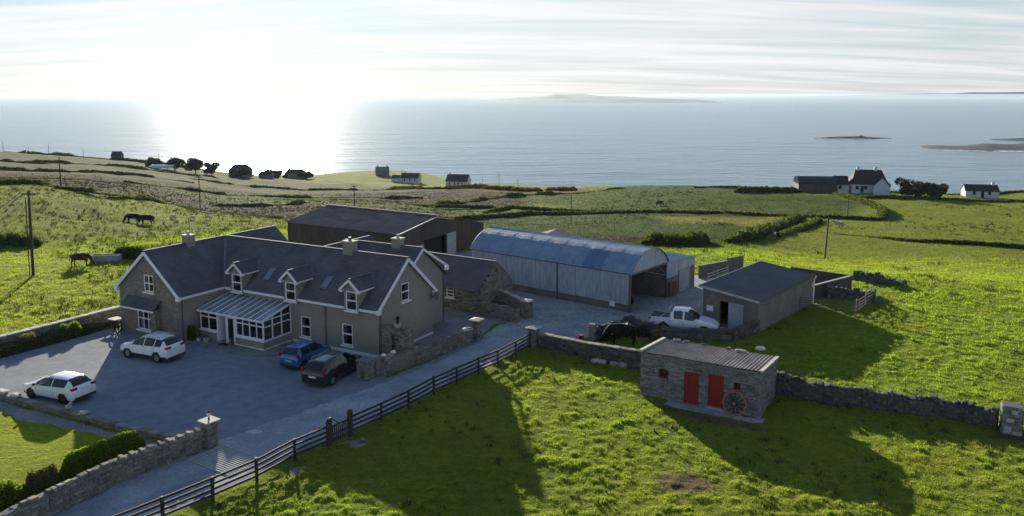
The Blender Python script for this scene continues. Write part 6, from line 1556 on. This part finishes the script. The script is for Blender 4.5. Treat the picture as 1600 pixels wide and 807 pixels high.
# ------------------------------------------------------------------ far houses
slate('far_slate', 'X', ((0.03, 0.03, 0.034), (0.05, 0.05, 0.055)), rough=0.75, spec=0.15)
def far_house(label, x, y, rz, L, D, wh, rh, chim=(), wins=(), doors=(), wall='far_white', roofm='far_slate', name='far_house', cat='house', dz=0.0, hip=0.0, gable_wins=True):
    h_ = thing(name, label, cat, (x, y, gz(x, y) + dz), rz)
    holes = [(a, a + 0.9, 1.0, min(2.1, wh - 0.15)) for a in wins] + [(a, a + 0.95, 0.02, min(2.1, wh - 0.15)) for a in doors]
    m = MB(); m.panel([(0, -1.5), (L, -1.5), (L, wh), (0, wh)], holes, (0, 0), (1, 0), (0, 1), 0.15); m.panel([(0, -1.5), (L, -1.5), (L, wh), (0, wh)], [], (0, D), (1, 0), (0, -1))
    for xx, inn in ((0, 1), (L, -1)):
        g = [(0, -1.5), (D, -1.5), (D, wh), (D / 2, rh - 0.1), (0, wh)] if not hip else [(0, -1.5), (D, -1.5), (D, wh), (0, wh)]
        m.panel(g, [], (xx, 0), (0, 1), (inn, 0))
    m.build('wall', wall, h_)
    r_ = MB()
    r_.slab([(-0.2, -0.2, wh - 0.1), (L + 0.2, -0.2, wh - 0.1), (L + 0.1 - hip, D / 2, rh), (-0.1 + hip, D / 2, rh)], 0.12); r_.slab([(-0.2, D + 0.2, wh - 0.1), (L + 0.2, D + 0.2, wh - 0.1), (L + 0.1 - hip, D / 2, rh), (-0.1 + hip, D / 2, rh)], 0.12)
    if hip:
        r_.slab([(-0.2, -0.2, wh - 0.1), (-0.2, D + 0.2, wh - 0.1), (hip - 0.1, D / 2, rh)], 0.12); r_.slab([(L + 0.2, -0.2, wh - 0.1), (L + 0.2, D + 0.2, wh - 0.1), (L + 0.1 - hip, D / 2, rh)], 0.12)
    ro = r_.build('roof', roofm, h_)
    for cx in chim:
        c = MB().box(cx - 0.4, cx + 0.4, D / 2 - 0.35, D / 2 + 0.35, rh - 0.6, rh + 0.8).build('chimney', wall, ro)
        MB().tube((cx, D / 2, rh + 0.8), (cx, D / 2, rh + 1.15), 0.14).build('chimney_pot', 'clay', c)
    for a in wins:
        w_ = MB().box(a + 0.02, a + 0.88, 0.1, 0.14, 1.0, min(2.1, wh - 0.15)).build('window', 'dark_inside', h_)
        MB().box(a - 0.05, a + 0.95, -0.08, 0.02, 0.9, 0.99).build('sill', 'white_frame', w_)
    for a in doors: MB().box(a + 0.02, a + 0.93, 0.1, 0.14, 0.02, min(2.1, wh - 0.15)).build('door', 'red_paint' if len(doors) > 1 else 'dark_inside', h_)
    return h_
far_house('far white farmhouse with dark hipped roof and two chimneys', 104.5, 244.5, R(-12), 10.5, 7.0, 2.7, 6.9, (2.3, 7.3), (1.2, 3.6, 6.4), (2.6,), hip=1.6)
far_house('small white left wing of the far farmhouse', 99.9, 246.5, R(-12), 4.2, 5.0, 2.4, 4.9, (), (1.4,))
far_house('white gabled right wing of the far farmhouse', 113.6, 238.6, R(65), 6.0, 4.6, 2.6, 5.2, (), (1.5,))
db = thing('round_barn', 'far black round roofed barn left of the white farmhouse', 'barn', (87.6, 243.0, gz(90, 242)), R(-8))
m = MB(); n = 14; arcp = [(4 + 4 * math.sin(-1.57 + 3.14 * j / n), 2.4 + 2.1 * math.cos(-1.57 + 3.14 * j / n)) for j in range(n + 1)]
for a, b in zip(arcp, arcp[1:]): m.add([(0, *a), (11.5, *a), (11.5, *b), (0, *b)], [(0, 1, 2, 3)])
m.build('roof', 'dark_tin', db)
MB().box(0.05, 11.45, 0.05, 7.95, -1.5, 2.4).build('wall', 'rust_tin', db)
m = MB()
for xx in (0.02, 11.48): m.add([(xx, *p) for p in arcp], [tuple(range(n + 1))])
m.build('gable_sheet', 'dark_tin', db)
far_house('lone white cottage with dark roof at the far right', 144.0, 252.0, R(-14), 9.5, 5.0, 2.3, 4.1, (8.3,), (2.0, 6.4), (4.4,))
far_house('white bungalow with long dark roof beside the tall pole', -63.5, 452.0, R(-8), 10.5, 7.0, 2.6, 5.2, (2.0,), (2, 5, 8), (), )
far_house('low annex left of the white bungalow', -68.8, 454.0, R(-6), 4.6, 5.0, 2.2, 3.6)
far_house('white gable-ended house nearest the gorse', -36.0, 432.0, R(-12), 12.0, 8.0, 2.9, 6.4, (1.2,), (1.5, 4.5, 8.5), (6.5,))
far_house('pale blue grey hazy house on the far shore slope', -84.0, 490.0, R(5), 8.0, 6.0, 3.0, 5.6, (1.2, 6.8), (), (), 'lead', 'lead')
far_house('large dark house against the sun glitter', -148.0, 416.0, R(6), 11, 7, 2.4, 5.4, (), (), (), 'grey_block', 'far_slate', hip=2.4)
far_house('dark house right of the large one in the sun glare', -135.0, 424.0, R(2), 7.0, 5, 2.0, 3.6, (), (), (), 'grey_block', 'far_slate', hip=1.2)
far_house('dark hip-roofed house at the right of the far tree row', -132.0, 462.0, R(-4), 11.0, 6, 2.4, 4.6, (2,), (), (), 'grey_block', 'far_slate', hip=1.5)
far_house('small dark ruined shed on the left skyline', -216.0, 430.0, R(3), 5.0, 4, 1.8, 4.2, (), (), (), 'grey_block', 'far_slate')
pt = thing('polytunnel', 'low white polytunnel left of the far trees', 'polytunnel', (-172.0, 380.0, gz(-170, 380) + 0.2), R(4))
m = MB(); arcp = [(2 + 2 * math.sin(-1.57 + 3.14 * j / 10), 1.5 * math.cos(-1.57 + 3.14 * j / 10)) for j in range(11)]
for a, b in zip(arcp, arcp[1:]): m.add([(0, *a), (10, *a), (10, *b), (0, *b)], [(0, 1, 2, 3)])
m.build('cover', 'far_white', pt)
for x in (0, 5, 10): MB().path([(x, *p) for p in arcp], 0.05, 5).build('hoop', 'galvanised', pt)
# ------------------------------------------------------------------ vegetation
def leafmat(name, tr=0.45, attr=True, col=(0.05, 0.08, 0.015), var=0.35, tint=(1.0, 1.05, 0.5)):
    m, n, l = tree_of(name)
    n.remove(n['Principled BSDF'])
    if attr:
        a = n.new('ShaderNodeAttribute'); a.attribute_name = 'cover'; c = a.outputs['Color']
    else:
        g = n.new('ShaderNodeNewGeometry')
        c = ramp(n, l, g.outputs['Random Per Island'], [(0.0, tuple(x * (1 - var) for x in col)), (1.0, tuple(x * (1 + var) for x in col))])
    d = n.new('ShaderNodeBsdfDiffuse'); t = n.new('ShaderNodeBsdfTranslucent'); gl = n.new('ShaderNodeBsdfGlossy'); gl.inputs['Roughness'].default_value = 0.45
    l.new(c, d.inputs['Color'])
    sc = n.new('ShaderNodeMix'); sc.data_type = 'RGBA'; sc.blend_type = 'MULTIPLY'; sc.inputs['Factor'].default_value = 1; sc.inputs['B'].default_value = (*[x * 2.1 for x in tint], 1)
    l.new(c, sc.inputs['A']); l.new(sc.outputs['Result'], t.inputs['Color'])
    m1 = n.new('ShaderNodeMixShader'); m1.inputs[0].default_value = tr; l.new(d.outputs[0], m1.inputs[1]); l.new(t.outputs[0], m1.inputs[2])
    m2 = n.new('ShaderNodeMixShader'); m2.inputs[0].default_value = 0.02; l.new(m1.outputs[0], m2.inputs[1]); l.new(gl.outputs[0], m2.inputs[2])
    l.new(m2.outputs[0], n['Material Output'].inputs['Surface'])
    return m
leafmat('grass_blades', 0.5)
leafmat('hedge_leaf', 0.6, False, (0.12, 0.18, 0.02))
leafmat('shrub_leaf', 0.55, False, (0.1, 0.155, 0.02))
leafmat('dry_leaf', 0.35, False, (0.13, 0.115, 0.06))
leafmat('tree_leaf', 0.3, False, (0.022, 0.032, 0.012))
leafmat('bank_leaf', 0.4, False, (0.05, 0.062, 0.017), 0.55)
leafmat('rush_leaf', 0.2, False, (0.032, 0.036, 0.014), 0.5)
leafmat('gorse_leaf', 0.3, False, (0.13, 0.075, 0.018), 0.5)
pm('bark', (0.035, 0.028, 0.022), (0.07, 0.058, 0.048), 3, 0.95, fine=0.3, stretch=(3, 3, 0.6))
pm('soil_bank', (0.02, 0.026, 0.01), (0.05, 0.06, 0.02), 1.2, 0.95, 0.6, 5, 0.1, 'World', fine=0.35)
def cards(name, C_, size, mat, parent=None, up=0.3):
    """leaf-sized triangles at the given centres"""
    C_ = np.asarray(C_, float); n = len(C_)
    a = RNG.normal(size=(n, 3)); a /= np.linalg.norm(a, axis=1)[:, None]
    b = RNG.normal(size=(n, 3)); b -= (b * a).sum(1)[:, None] * a; b /= np.linalg.norm(b, axis=1)[:, None]
    s = (np.broadcast_to(np.asarray(size, float), (n,)) * RNG.uniform(0.6, 1.4, n))[:, None]
    V = np.stack([C_ - a * s * 0.5 - b * s * 0.3, C_ + a * s * 0.5 - b * s * 0.3, C_ + b * s * 0.75], 1).reshape(-1, 3)
    me = np_mesh(name, V, np.arange(3 * n).reshape(-1, 3), False)
    me.materials.append(MATS[mat])
    o = link(name, me, parent)
    return o
def along(pts, n):
    P_ = np.array(pts, float); d = np.hypot(*np.diff(P_, axis=0).T); c = np.concatenate([[0], np.cumsum(d)])
    t = RNG.uniform(0, c[-1], n)
    x = np.interp(t, c, P_[:, 0]); y = np.interp(t, c, P_[:, 1])
    k = np.clip(np.searchsorted(c, t) - 1, 0, len(d) - 1)
    dx = np.diff(P_, axis=0)[k] / d[k][:, None]
    return x, y, -dx[:, 1], dx[:, 0], t / c[-1]
def hedge(label, pts, w_, h, mat, n, leaf, name='hedge', seed=0, cat='hedge', core='soil_bank', taper=True, gap=0.0):
    H_ = thing(name, label, cat, (0, 0, 0))
    x, y, nx, ny, t = along(pts, n)
    th = RNG.uniform(0, math.pi, n); rr_ = RNG.uniform(0.8, 1.08, n)
    lump = 0.72 + 0.55 * fbm(x * 1.3 + seed, y * 1.3, 3)
    brk = lambda a_, b_: 1.0 if not gap else np.clip((fbm(np.asarray(a_) * 0.11 + seed, np.asarray(b_) * 0.11, 3) - gap) * 6, 0.06, 1)
    lump = lump * brk(x, y)
    end = np.clip(np.minimum(t, 1 - t) * 9, 0.25, 1) ** 0.5 if taper else 1.0
    k = np.cos(th) * rr_ * w_ / 2 * end; z = np.abs(np.sin(th)) ** 0.7 * rr_ * h * lump * end
    X, Y = x + nx * k, y + ny * k
    cards('foliage', np.stack([X, Y, ground(X, Y) + z], 1), leaf, mat, H_)
    # woody core
    P_ = np.array(pts, float); m = MB(); s = 40; x0 = np.interp(np.linspace(0, 1, s), np.linspace(0, 1, len(P_)), P_[:, 0]); y0 = np.interp(np.linspace(0, 1, s), np.linspace(0, 1, len(P_)), P_[:, 1])
    g = np.gradient(np.stack([x0, y0], 1), axis=0); g /= np.linalg.norm(g, axis=1)[:, None]; vs = []
    lm = (0.72 + 0.55 * fbm(x0 * 1.3 + seed, y0 * 1.3, 3)) * brk(x0, y0)
    for i in range(s):
        e = min(1, 0.25 + min(i, s - 1 - i) / 5) if taper else 1
        zg = gz(x0[i], y0[i])
        for j in range(7):
            a = math.pi * j / 6; kk = math.cos(a) * w_ * 0.42 * e
            vs.append((x0[i] - g[i][1] * kk, y0[i] + g[i][0] * kk, zg - 0.1 + abs(math.sin(a)) ** 0.7 * (h * 0.86 * lm[i] * e + 0.1)))
    m.add(vs, [(i * 7 + j, i * 7 + j + 1, (i + 1) * 7 + j + 1, (i + 1) * 7 + j) for i in range(s - 1) for j in range(6)])
    m.build('branches', core, H_, True)
    return H_
hedge('trimmed green garden hedge along the lawn side of the front wall', [(-18.9, 39.2), (-19.75, 38.15), (-20.6, 37.0), (-21.35, 35.9)], 0.85, 1.06, 'hedge_leaf', 16000, 0.075)
hedge('dry straw coloured shrub between hedge and leafy shrub', [(-21.4, 35.8), (-21.75, 35.1), (-22.05, 34.5)], 0.7, 0.95, 'dry_leaf', 3500, 0.08, 'dry_shrub', 3, 'shrub')
hedge('lush leafy shrub row at the bottom left behind the wall', [(-22.1, 34.4), (-22.7, 33.2), (-23.6, 31.2), (-24.6, 29)], 0.95, 1.1, 'shrub_leaf', 9000, 0.09, 'leafy_shrub', 6, 'shrub')
hedge('green planted bank below the left field wall', [(-44, 41.4), (-35.9, 54.0), (-34.0, 57.2), (-31.6, 61.6)], 1.7, 0.62, 'bank_leaf', 16000, 0.09, 'planted_bank', 2, 'bank')
hedge('bright leafy shrub on the planted bank near the gable', [(-33.6, 57.9), (-32.9, 59.1)], 1.2, 1.0, 'shrub_leaf', 2500, 0.09, 'shrub', 8, 'shrub')
hedge('pale flowering clump on the planted bank at the left edge', [(-35.2, 55.4), (-34.6, 56.4)], 0.9, 1.0, 'dry_leaf', 1500, 0.07, 'flower_clump', 5, 'shrub')
hedge('olive shrub in the corner between stone gable and porch', [hp(-15.0, -3.4), hp(-14.8, -2.9)], 0.7, 1.15, 'shrub_leaf', 1800, 0.08, 'shrub', 9, 'shrub')
hedge('tall pale green weed clump in the paddock by the black cow', [(10.2, 56.2), (10.7, 56.4)], 0.7, 1.0, 'dry_leaf', 900, 0.1, 'weed_clump', 4, 'weeds')
hedge('grassy tangle covering the rubble wall', [(6.6, 57.6), (8.6, 58.6), (10.4, 57.9)], 1.0, 0.85, 'bank_leaf', 5000, 0.1, 'wall_overgrowth', 11, 'shrub')
# field banks and hedgerows; (label, points, width, height, leaves, leaf size)
for lb, pts, w_, h, n, lf, nm in (
    ('thick grassy bank behind the hay barn roof', [(16.5, 97.5), (21, 103), (25, 110), (28.5, 117.3)], 2.8, 1.7, 6000, 0.28, 'field_bank'),
    ('broad dark bank climbing diagonally towards the far white house', [(31.6, 115), (37, 124), (44, 138), (51.9, 152.3), (58, 164), (64, 175)], 2.8, 1.8, 9000, 0.32, 'field_bank'),
    ('second thin bank beside the broad diagonal bank', [(45, 133), (53, 147), (60, 159), (67, 172)], 2.0, 1.2, 4000, 0.28, 'field_bank'),
    ('low dark wall crossing the right hand field', [(50, 148), (58.5, 139.7), (65, 129), (74, 122), (84, 110)], 1.3, 0.9, 6000, 0.22, 'field_bank'),
    ('long dark hedge line across the middle fields', [(2, 208), (23.7, 195.2), (43.5, 181.6), (62, 177), (80, 171)], 2.4, 1.5, 8000, 0.32, 'hedgerow'),
    ('hedge bend running up to the far white house', [(80, 171), (88, 188), (91, 200), (93, 218), (94, 232)], 3.0, 1.8, 5000, 0.34, 'hedgerow'),
    ('dark hedge in front of the far cottages at right', [(97, 222), (112, 226), (127, 231), (150, 232), (175, 232)], 2.2, 1.3, 6000, 0.32, 'hedgerow'),
    ('dark hedge left of the far black barn', [(66, 236), (76, 238), (87, 239)], 3.5, 2.4, 3500, 0.36, 'hedgerow'),
    ('skyline hedge behind the far cottages', [(60, 262), (90, 268), (130, 268), (170, 270), (205, 270)], 2.0, 1.4, 7000, 0.36, 'hedgerow'),
    ('winding hedge along the foot of the brown moor', [(-80, 212), (-62, 222), (-48.8, 238), (-34, 232), (-23.3, 231), (-15.5, 252), (-4.3, 283), (18.5, 304), (46.7, 290)], 2.6, 1.7, 12000, 0.4, 'hedgerow'),
    ('short hedge above the low dark barn', [(-22, 226), (-12, 228), (-4, 226)], 1.6, 1.2, 2000, 0.32, 'hedgerow'),
    ('hedge line above the curved barn roof', [(-7.4, 208), (0, 226), (6.6, 219), (17.6, 204.6), (31, 192)], 2.0, 1.4, 5000, 0.34, 'hedgerow'),
    ('scrubby hedge left of the curved barn roof', [(-13, 180), (-5.3, 190), (0, 199), (6.9, 210)], 2.2, 1.5, 3500, 0.34, 'hedgerow'),
    ('dark wall on the crest of the left field', [(-125, 166), (-105.6, 166), (-100, 169), (-91.9, 161)], 2.2, 1.6, 4500, 0.32, 'field_bank'),
    ('scrub edge between the left field and the moor', [(-91.9, 161), (-82.4, 161), (-79, 168), (-76, 182), (-66, 176), (-56, 163), (-46, 158)], 3.0, 1.1, 7000, 0.34, 'scrub_line'),
    ('upper hedge line on the left hillside', [(-260, 330), (-208.7, 333), (-197.5, 350), (-189, 356), (-150, 372)], 3.0, 1.8, 6000, 0.5, 'hedgerow'),
    ('lower hedge line on the left moor', [(-200, 292), (-168.8, 299), (-162.4, 309), (-150, 318), (-128, 320)], 2.6, 1.6, 5000, 0.46, 'hedgerow'),
    ('broken hedge across the middle of the moor', [(-128, 262), (-104, 268), (-80, 262), (-60, 270), (-30, 268)], 2.4, 1.4, 5000, 0.42, 'hedgerow'),
    ('thin hedge across the moor below the far houses', [(-140, 345), (-110, 352), (-80, 345), (-50, 352), (-20, 345)], 2.4, 1.5, 5000, 0.48, 'hedgerow'),
    ('skyline hedge on the left hilltop', [(-330, 410), (-280, 415), (-230, 425), (-190, 432), (-165, 440)], 3.0, 2.2, 5000, 0.6, 'hedgerow'),
    ('tumbled wall end by the pole in the left field', [(-70, 98.5), (-64.5, 99), (-59.8, 100.3)], 2.6, 1.5, 3000, 0.2, 'field_bank'),
    ('clump of scrub between the trough and the farmhouse roof', [(-44.6, 88.2), (-42.4, 88), (-40.6, 87)], 1.6, 1.2, 2200, 0.16, 'scrub_clump')):
    far_ = np.hypot(*pts[0]) > 150
    hedge(lb, pts, w_ * (0.75 if far_ else 1), h * (0.68 if far_ else 1), 'bank_leaf', n, lf, nm, len(lb), 'bank' if nm == 'field_bank' else 'hedge', taper=True, gap=(0.42 if pts[0][0] < -60 and pts[0][1] > 150 else 0.0))
for k, (x, y, w_) in enumerate(((-20, 350, 20), (-5, 325, 14), (6, 318, 12), (20, 322, 12), (-48, 362, 16))):
    hedge(('widest', 'second', 'middle', 'rightmost', 'leftmost')[k] + ' patch of rust brown gorse below the far houses', [(x - w_ / 2, y + 3), (x, y), (x + w_ / 2, y - 2)], 6, 1.5, 'gorse_leaf', 2500, 0.45, 'gorse_patch', k * 7, 'gorse', 'soil_bank')

def tree(label, x, y, h, w_, leaf, n, name='tree', trunk_h=None):
    t = thing(name, label, 'tree', (x, y, gz(x, y)))
    th = trunk_h or h * 0.35
    m = MB(); m.tube((0, 0, -0.5), (0.1, 0, th), 0.05 * h, 0.03 * h, 8)
    cl = []
    for k in range(9):
        a = 2 * math.pi * k / 9 + random.random(); q = random.uniform(0.25, 0.85) * w_ / 2
        p = (math.cos(a) * q, math.sin(a) * q * 0.8, random.uniform(0.22, 0.82) * h)
        m.tube((0.1, 0, th * random.uniform(0.7, 1.0)), p, 0.016 * h, 0.006 * h, 5); cl.append((p, random.uniform(0.14, 0.24) * (h + w_) / 2))
    cl.append(((0, 0, h * 0.62), 0.26 * (h + w_) / 2)); m.build('trunk', 'bark', t)
    C_ = []
    per = n // len(cl)
    for p, r_ in cl:
        v = RNG.normal(size=(per, 3)); v /= np.linalg.norm(v, axis=1)[:, None]
        q = np.array(p) + v * (r_ * RNG.uniform(0.35, 1.05, per) ** 0.6)[:, None] * np.array((1.15, 1.0, 0.85)); C_.append(q)
    C_ = np.concatenate(C_); C_ = C_[C_[:, 2] > 0.1]
    cards('crown', C_, leaf, 'tree_leaf', t)
    return t
for k, (x, y, h, w_) in enumerate(((-165.0, 390, 7.0, 11), (-156.5, 394, 7.0, 11), (-149.5, 396, 6.0, 8.5), (-138.0, 405, 4.6, 11.0), (-176, 394, 4.6, 10.0), (-130.0, 440, 4.5, 12.0), (-118, 455, 3.6, 9.0))):
    tree(('tallest', 'second', 'third', 'low right-hand', 'leftmost low', 'broad low', 'rightmost small')[k] + ' dark round tree in the row against the sun glitter', x, y, h, w_, 0.55, 4200, trunk_h=0.9)
tree('dark spreading tree right of the far white farmhouse', 118.0, 236.0, 6.0, 8.0, 0.4, 3600, trunk_h=0.7)
tree('dark low tree at the right end of the farmhouse clump', 126.0, 236.5, 5.0, 7.5, 0.4, 3200, trunk_h=0.6)
tree('dark bush tree in the middle of the farmhouse clump', 122.0, 234.5, 4.6, 7.0, 0.4, 3000, trunk_h=0.5)

# ------------------------------------------------------------------ rushes and grass
KEEP = [[hp(-22.4, -4.9), hp(-14.9, -4.9), hp(-14.9, -0.2), hp(0.3, -0.2), hp(0.2, 10.9), hp(-22.4, 9.3)], [rsl(-0.15, -0.9)[:2], rsl(7.5, -0.9)[:2], rsl(7.5, 4.3)[:2], rsl(-0.15, 4.3)[:2]],
        [(15.1, 62.2), (18.7, 59.2), (26.3, 68.2), (22.7, 71.2)], [(-26, 90.5), (-11.7, 82), (-3.3, 95.6), (-17.4, 104)], [(-4, 76), (9.9, 65), (17.5, 74.5), (3.7, 85.5)], [(-14, 72), (-2.5, 64.6), (0.1, 68.6), (-11, 76)],
        [(24.5, 66.5), (28.6, 65.2), (32, 69.5), (31.5, 73), (27.5, 77), (25, 70)]]
def outside(x, y):
    ok = paved(x, y) > -0.3 * np.clip(fbm(x * 1.4 + 50, y * 1.4, 2) - 0.35, 0, 1)
    for p in KEEP: ok &= inside(x, y, p) > 0.0
    return ok
def blades(name, x, y, per, hgt, wid, C_, mat, label, spread):
    n = len(x)
    z = terrain_z(x, y) - 0.015
    X = np.repeat(x, per) + RNG.normal(0, 1, n * per) * np.repeat(spread, per); Y = np.repeat(y, per) + RNG.normal(0, 1, n * per) * np.repeat(spread, per)
    Z = np.repeat(z, per); h = np.repeat(hgt, per) * RNG.uniform(0.55, 1.3, n * per); w_ = np.repeat(wid, per) * RNG.uniform(0.6, 1.4, n * per)
    a = RNG.uniform(0, 2 * math.pi, n * per); ln_ = RNG.uniform(0.1, 0.8, n * per) * h; b = RNG.uniform(0, 2 * math.pi, n * per)
    B0 = np.stack([X - np.cos(a) * w_ / 2, Y - np.sin(a) * w_ / 2, Z], 1); B1 = np.stack([X + np.cos(a) * w_ / 2, Y + np.sin(a) * w_ / 2, Z], 1)
    T_ = np.stack([X + np.cos(b) * ln_, Y + np.sin(b) * ln_, Z + h], 1)
    V = np.stack([B0, B1, T_], 1).reshape(-1, 3)
    me = np_mesh(name, V, np.arange(len(V)).reshape(-1, 3), False)
    if C_ is not None:
        set_cover(me, np.repeat(C_, per * 3, 0) * RNG.uniform(0.75, 1.25, (n * per, 1)).repeat(3, 0))
    me.materials.append(MATS[mat]); o = link(name, me); o['kind'] = 'stuff'; o['label'] = label
    return o
def sample(n, r0, r1, a=43):
    r = np.exp(RNG.uniform(math.log(r0), math.log(r1), n)); t = R(a) * RNG.uniform(-1, 1, n)
    return np.sin(t) * r, np.cos(t) * r
x, y = sample(270000, 30, 120); ok = outside(x, y)
for _c, _w, _p in FIELDS:
    if _c[0] > 0.07 and _c[2] > 0.039 and _w < 2: ok &= (inside(x, y, _p) > 0.1) | (RNG.random(len(x)) < 0.25)
x, y = x[ok], y[ok]
r = np.hypot(x, y); lawn = inside(x, y, LAWN) < 0
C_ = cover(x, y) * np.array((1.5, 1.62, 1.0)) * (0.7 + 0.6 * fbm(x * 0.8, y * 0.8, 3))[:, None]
dry = np.clip((fbm(x * 0.35 + 30, y * 0.35, 3) - 0.52) * 5, 0, 1)[:, None] * 0.5
C_ = C_ * (1 - dry) + np.array((0.13, 0.12, 0.035)) * dry
lump = np.clip(fbm(x * 2.2 + 3, y * 2.2, 3) - 0.3, 0.05, 0.6) * 2
hg = np.where(lawn, 0.03, 0.035 + 0.085 * lump) * np.clip(r / 45, 0.9, 1.7)
blades('grass', x, y, 5, hg, 0.021 * r / 42, C_, 'grass_blades', 'short tussocky pasture grass', 0.05 * r / 42)
x, y = sample(85000, 115, 330); ok = outside(x, y); x, y = x[ok], y[ok]; r = np.hypot(x, y)
blades('rough_grass', x, y, 3, np.full(len(x), 0.26), 0.03 * r / 60, cover(x, y) * (0.35 + 0.75 * fbm(x * 0.3, y * 0.3, 3))[:, None], 'grass_blades', 'rough grass on the farther fields', 0.12 * r / 100)
# dark rush clumps, thicker where the ground is wet
x, y = sample(31000, 70, 260); w_ = fbm(x * 0.045 + 5, y * 0.045 + 2, 3) + 0.35 * (fbm(x * 0.3, y * 0.3, 2) - 0.5); w_ = w_ + 0.16 * smooth01(inside(x, y, FIELDS[0][2]), 20); ok = outside(x, y) & (w_ > 0.60) & (RNG.random(len(x)) < 0.5) & (paved(x, y) > 3); x, y = x[ok], y[ok]; r = np.hypot(x, y)
blades('rushes', x, y, 9, RNG.uniform(0.25, 0.55, len(x)), 0.05 * r / 80, None, 'rush_leaf', 'dark rush clumps dotted over the pasture', RNG.uniform(0.1, 0.3, len(x)))
# broad-leaved weeds standing darker in the near grass
x, y = sample(1500, 31, 75); ok = outside(x, y) & (inside(x, y, LAWN) > 0.3) & (fbm(x * 0.25 + 60, y * 0.25, 3) > 0.5); x, y = x[ok], y[ok]
blades('weeds', x, y, 10, RNG.uniform(0.14, 0.3, len(x)), np.full(len(x), 0.07), None, 'bank_leaf', 'dock and nettle clumps in the near pasture', RNG.uniform(0.06, 0.16, len(x)))
# ------------------------------------------------------------------ sea air
hz = MB().box(-95000, 95000, -400, 99500, SEA - 1.0, 24.0).build('haze', None)
hm = bpy.data.materials.new('haze'); hm.use_nodes = True
hn, hl = hm.node_tree.nodes, hm.node_tree.links
hn.clear()
ho = hn.new('ShaderNodeOutputMaterial'); hv = hn.new('ShaderNodeVolumePrincipled')
hv.inputs['Color'].default_value = (0.56, 0.68, 0.82, 1)
hv.inputs['Density'].default_value = 0.00004
hv.inputs['Anisotropy'].default_value = 0.25
hl.new(hv.outputs[0], ho.inputs['Volume'])
hz.data.materials.append(hm)
hz['kind'] = 'stuff'; hz['label'] = 'pale sea haze'
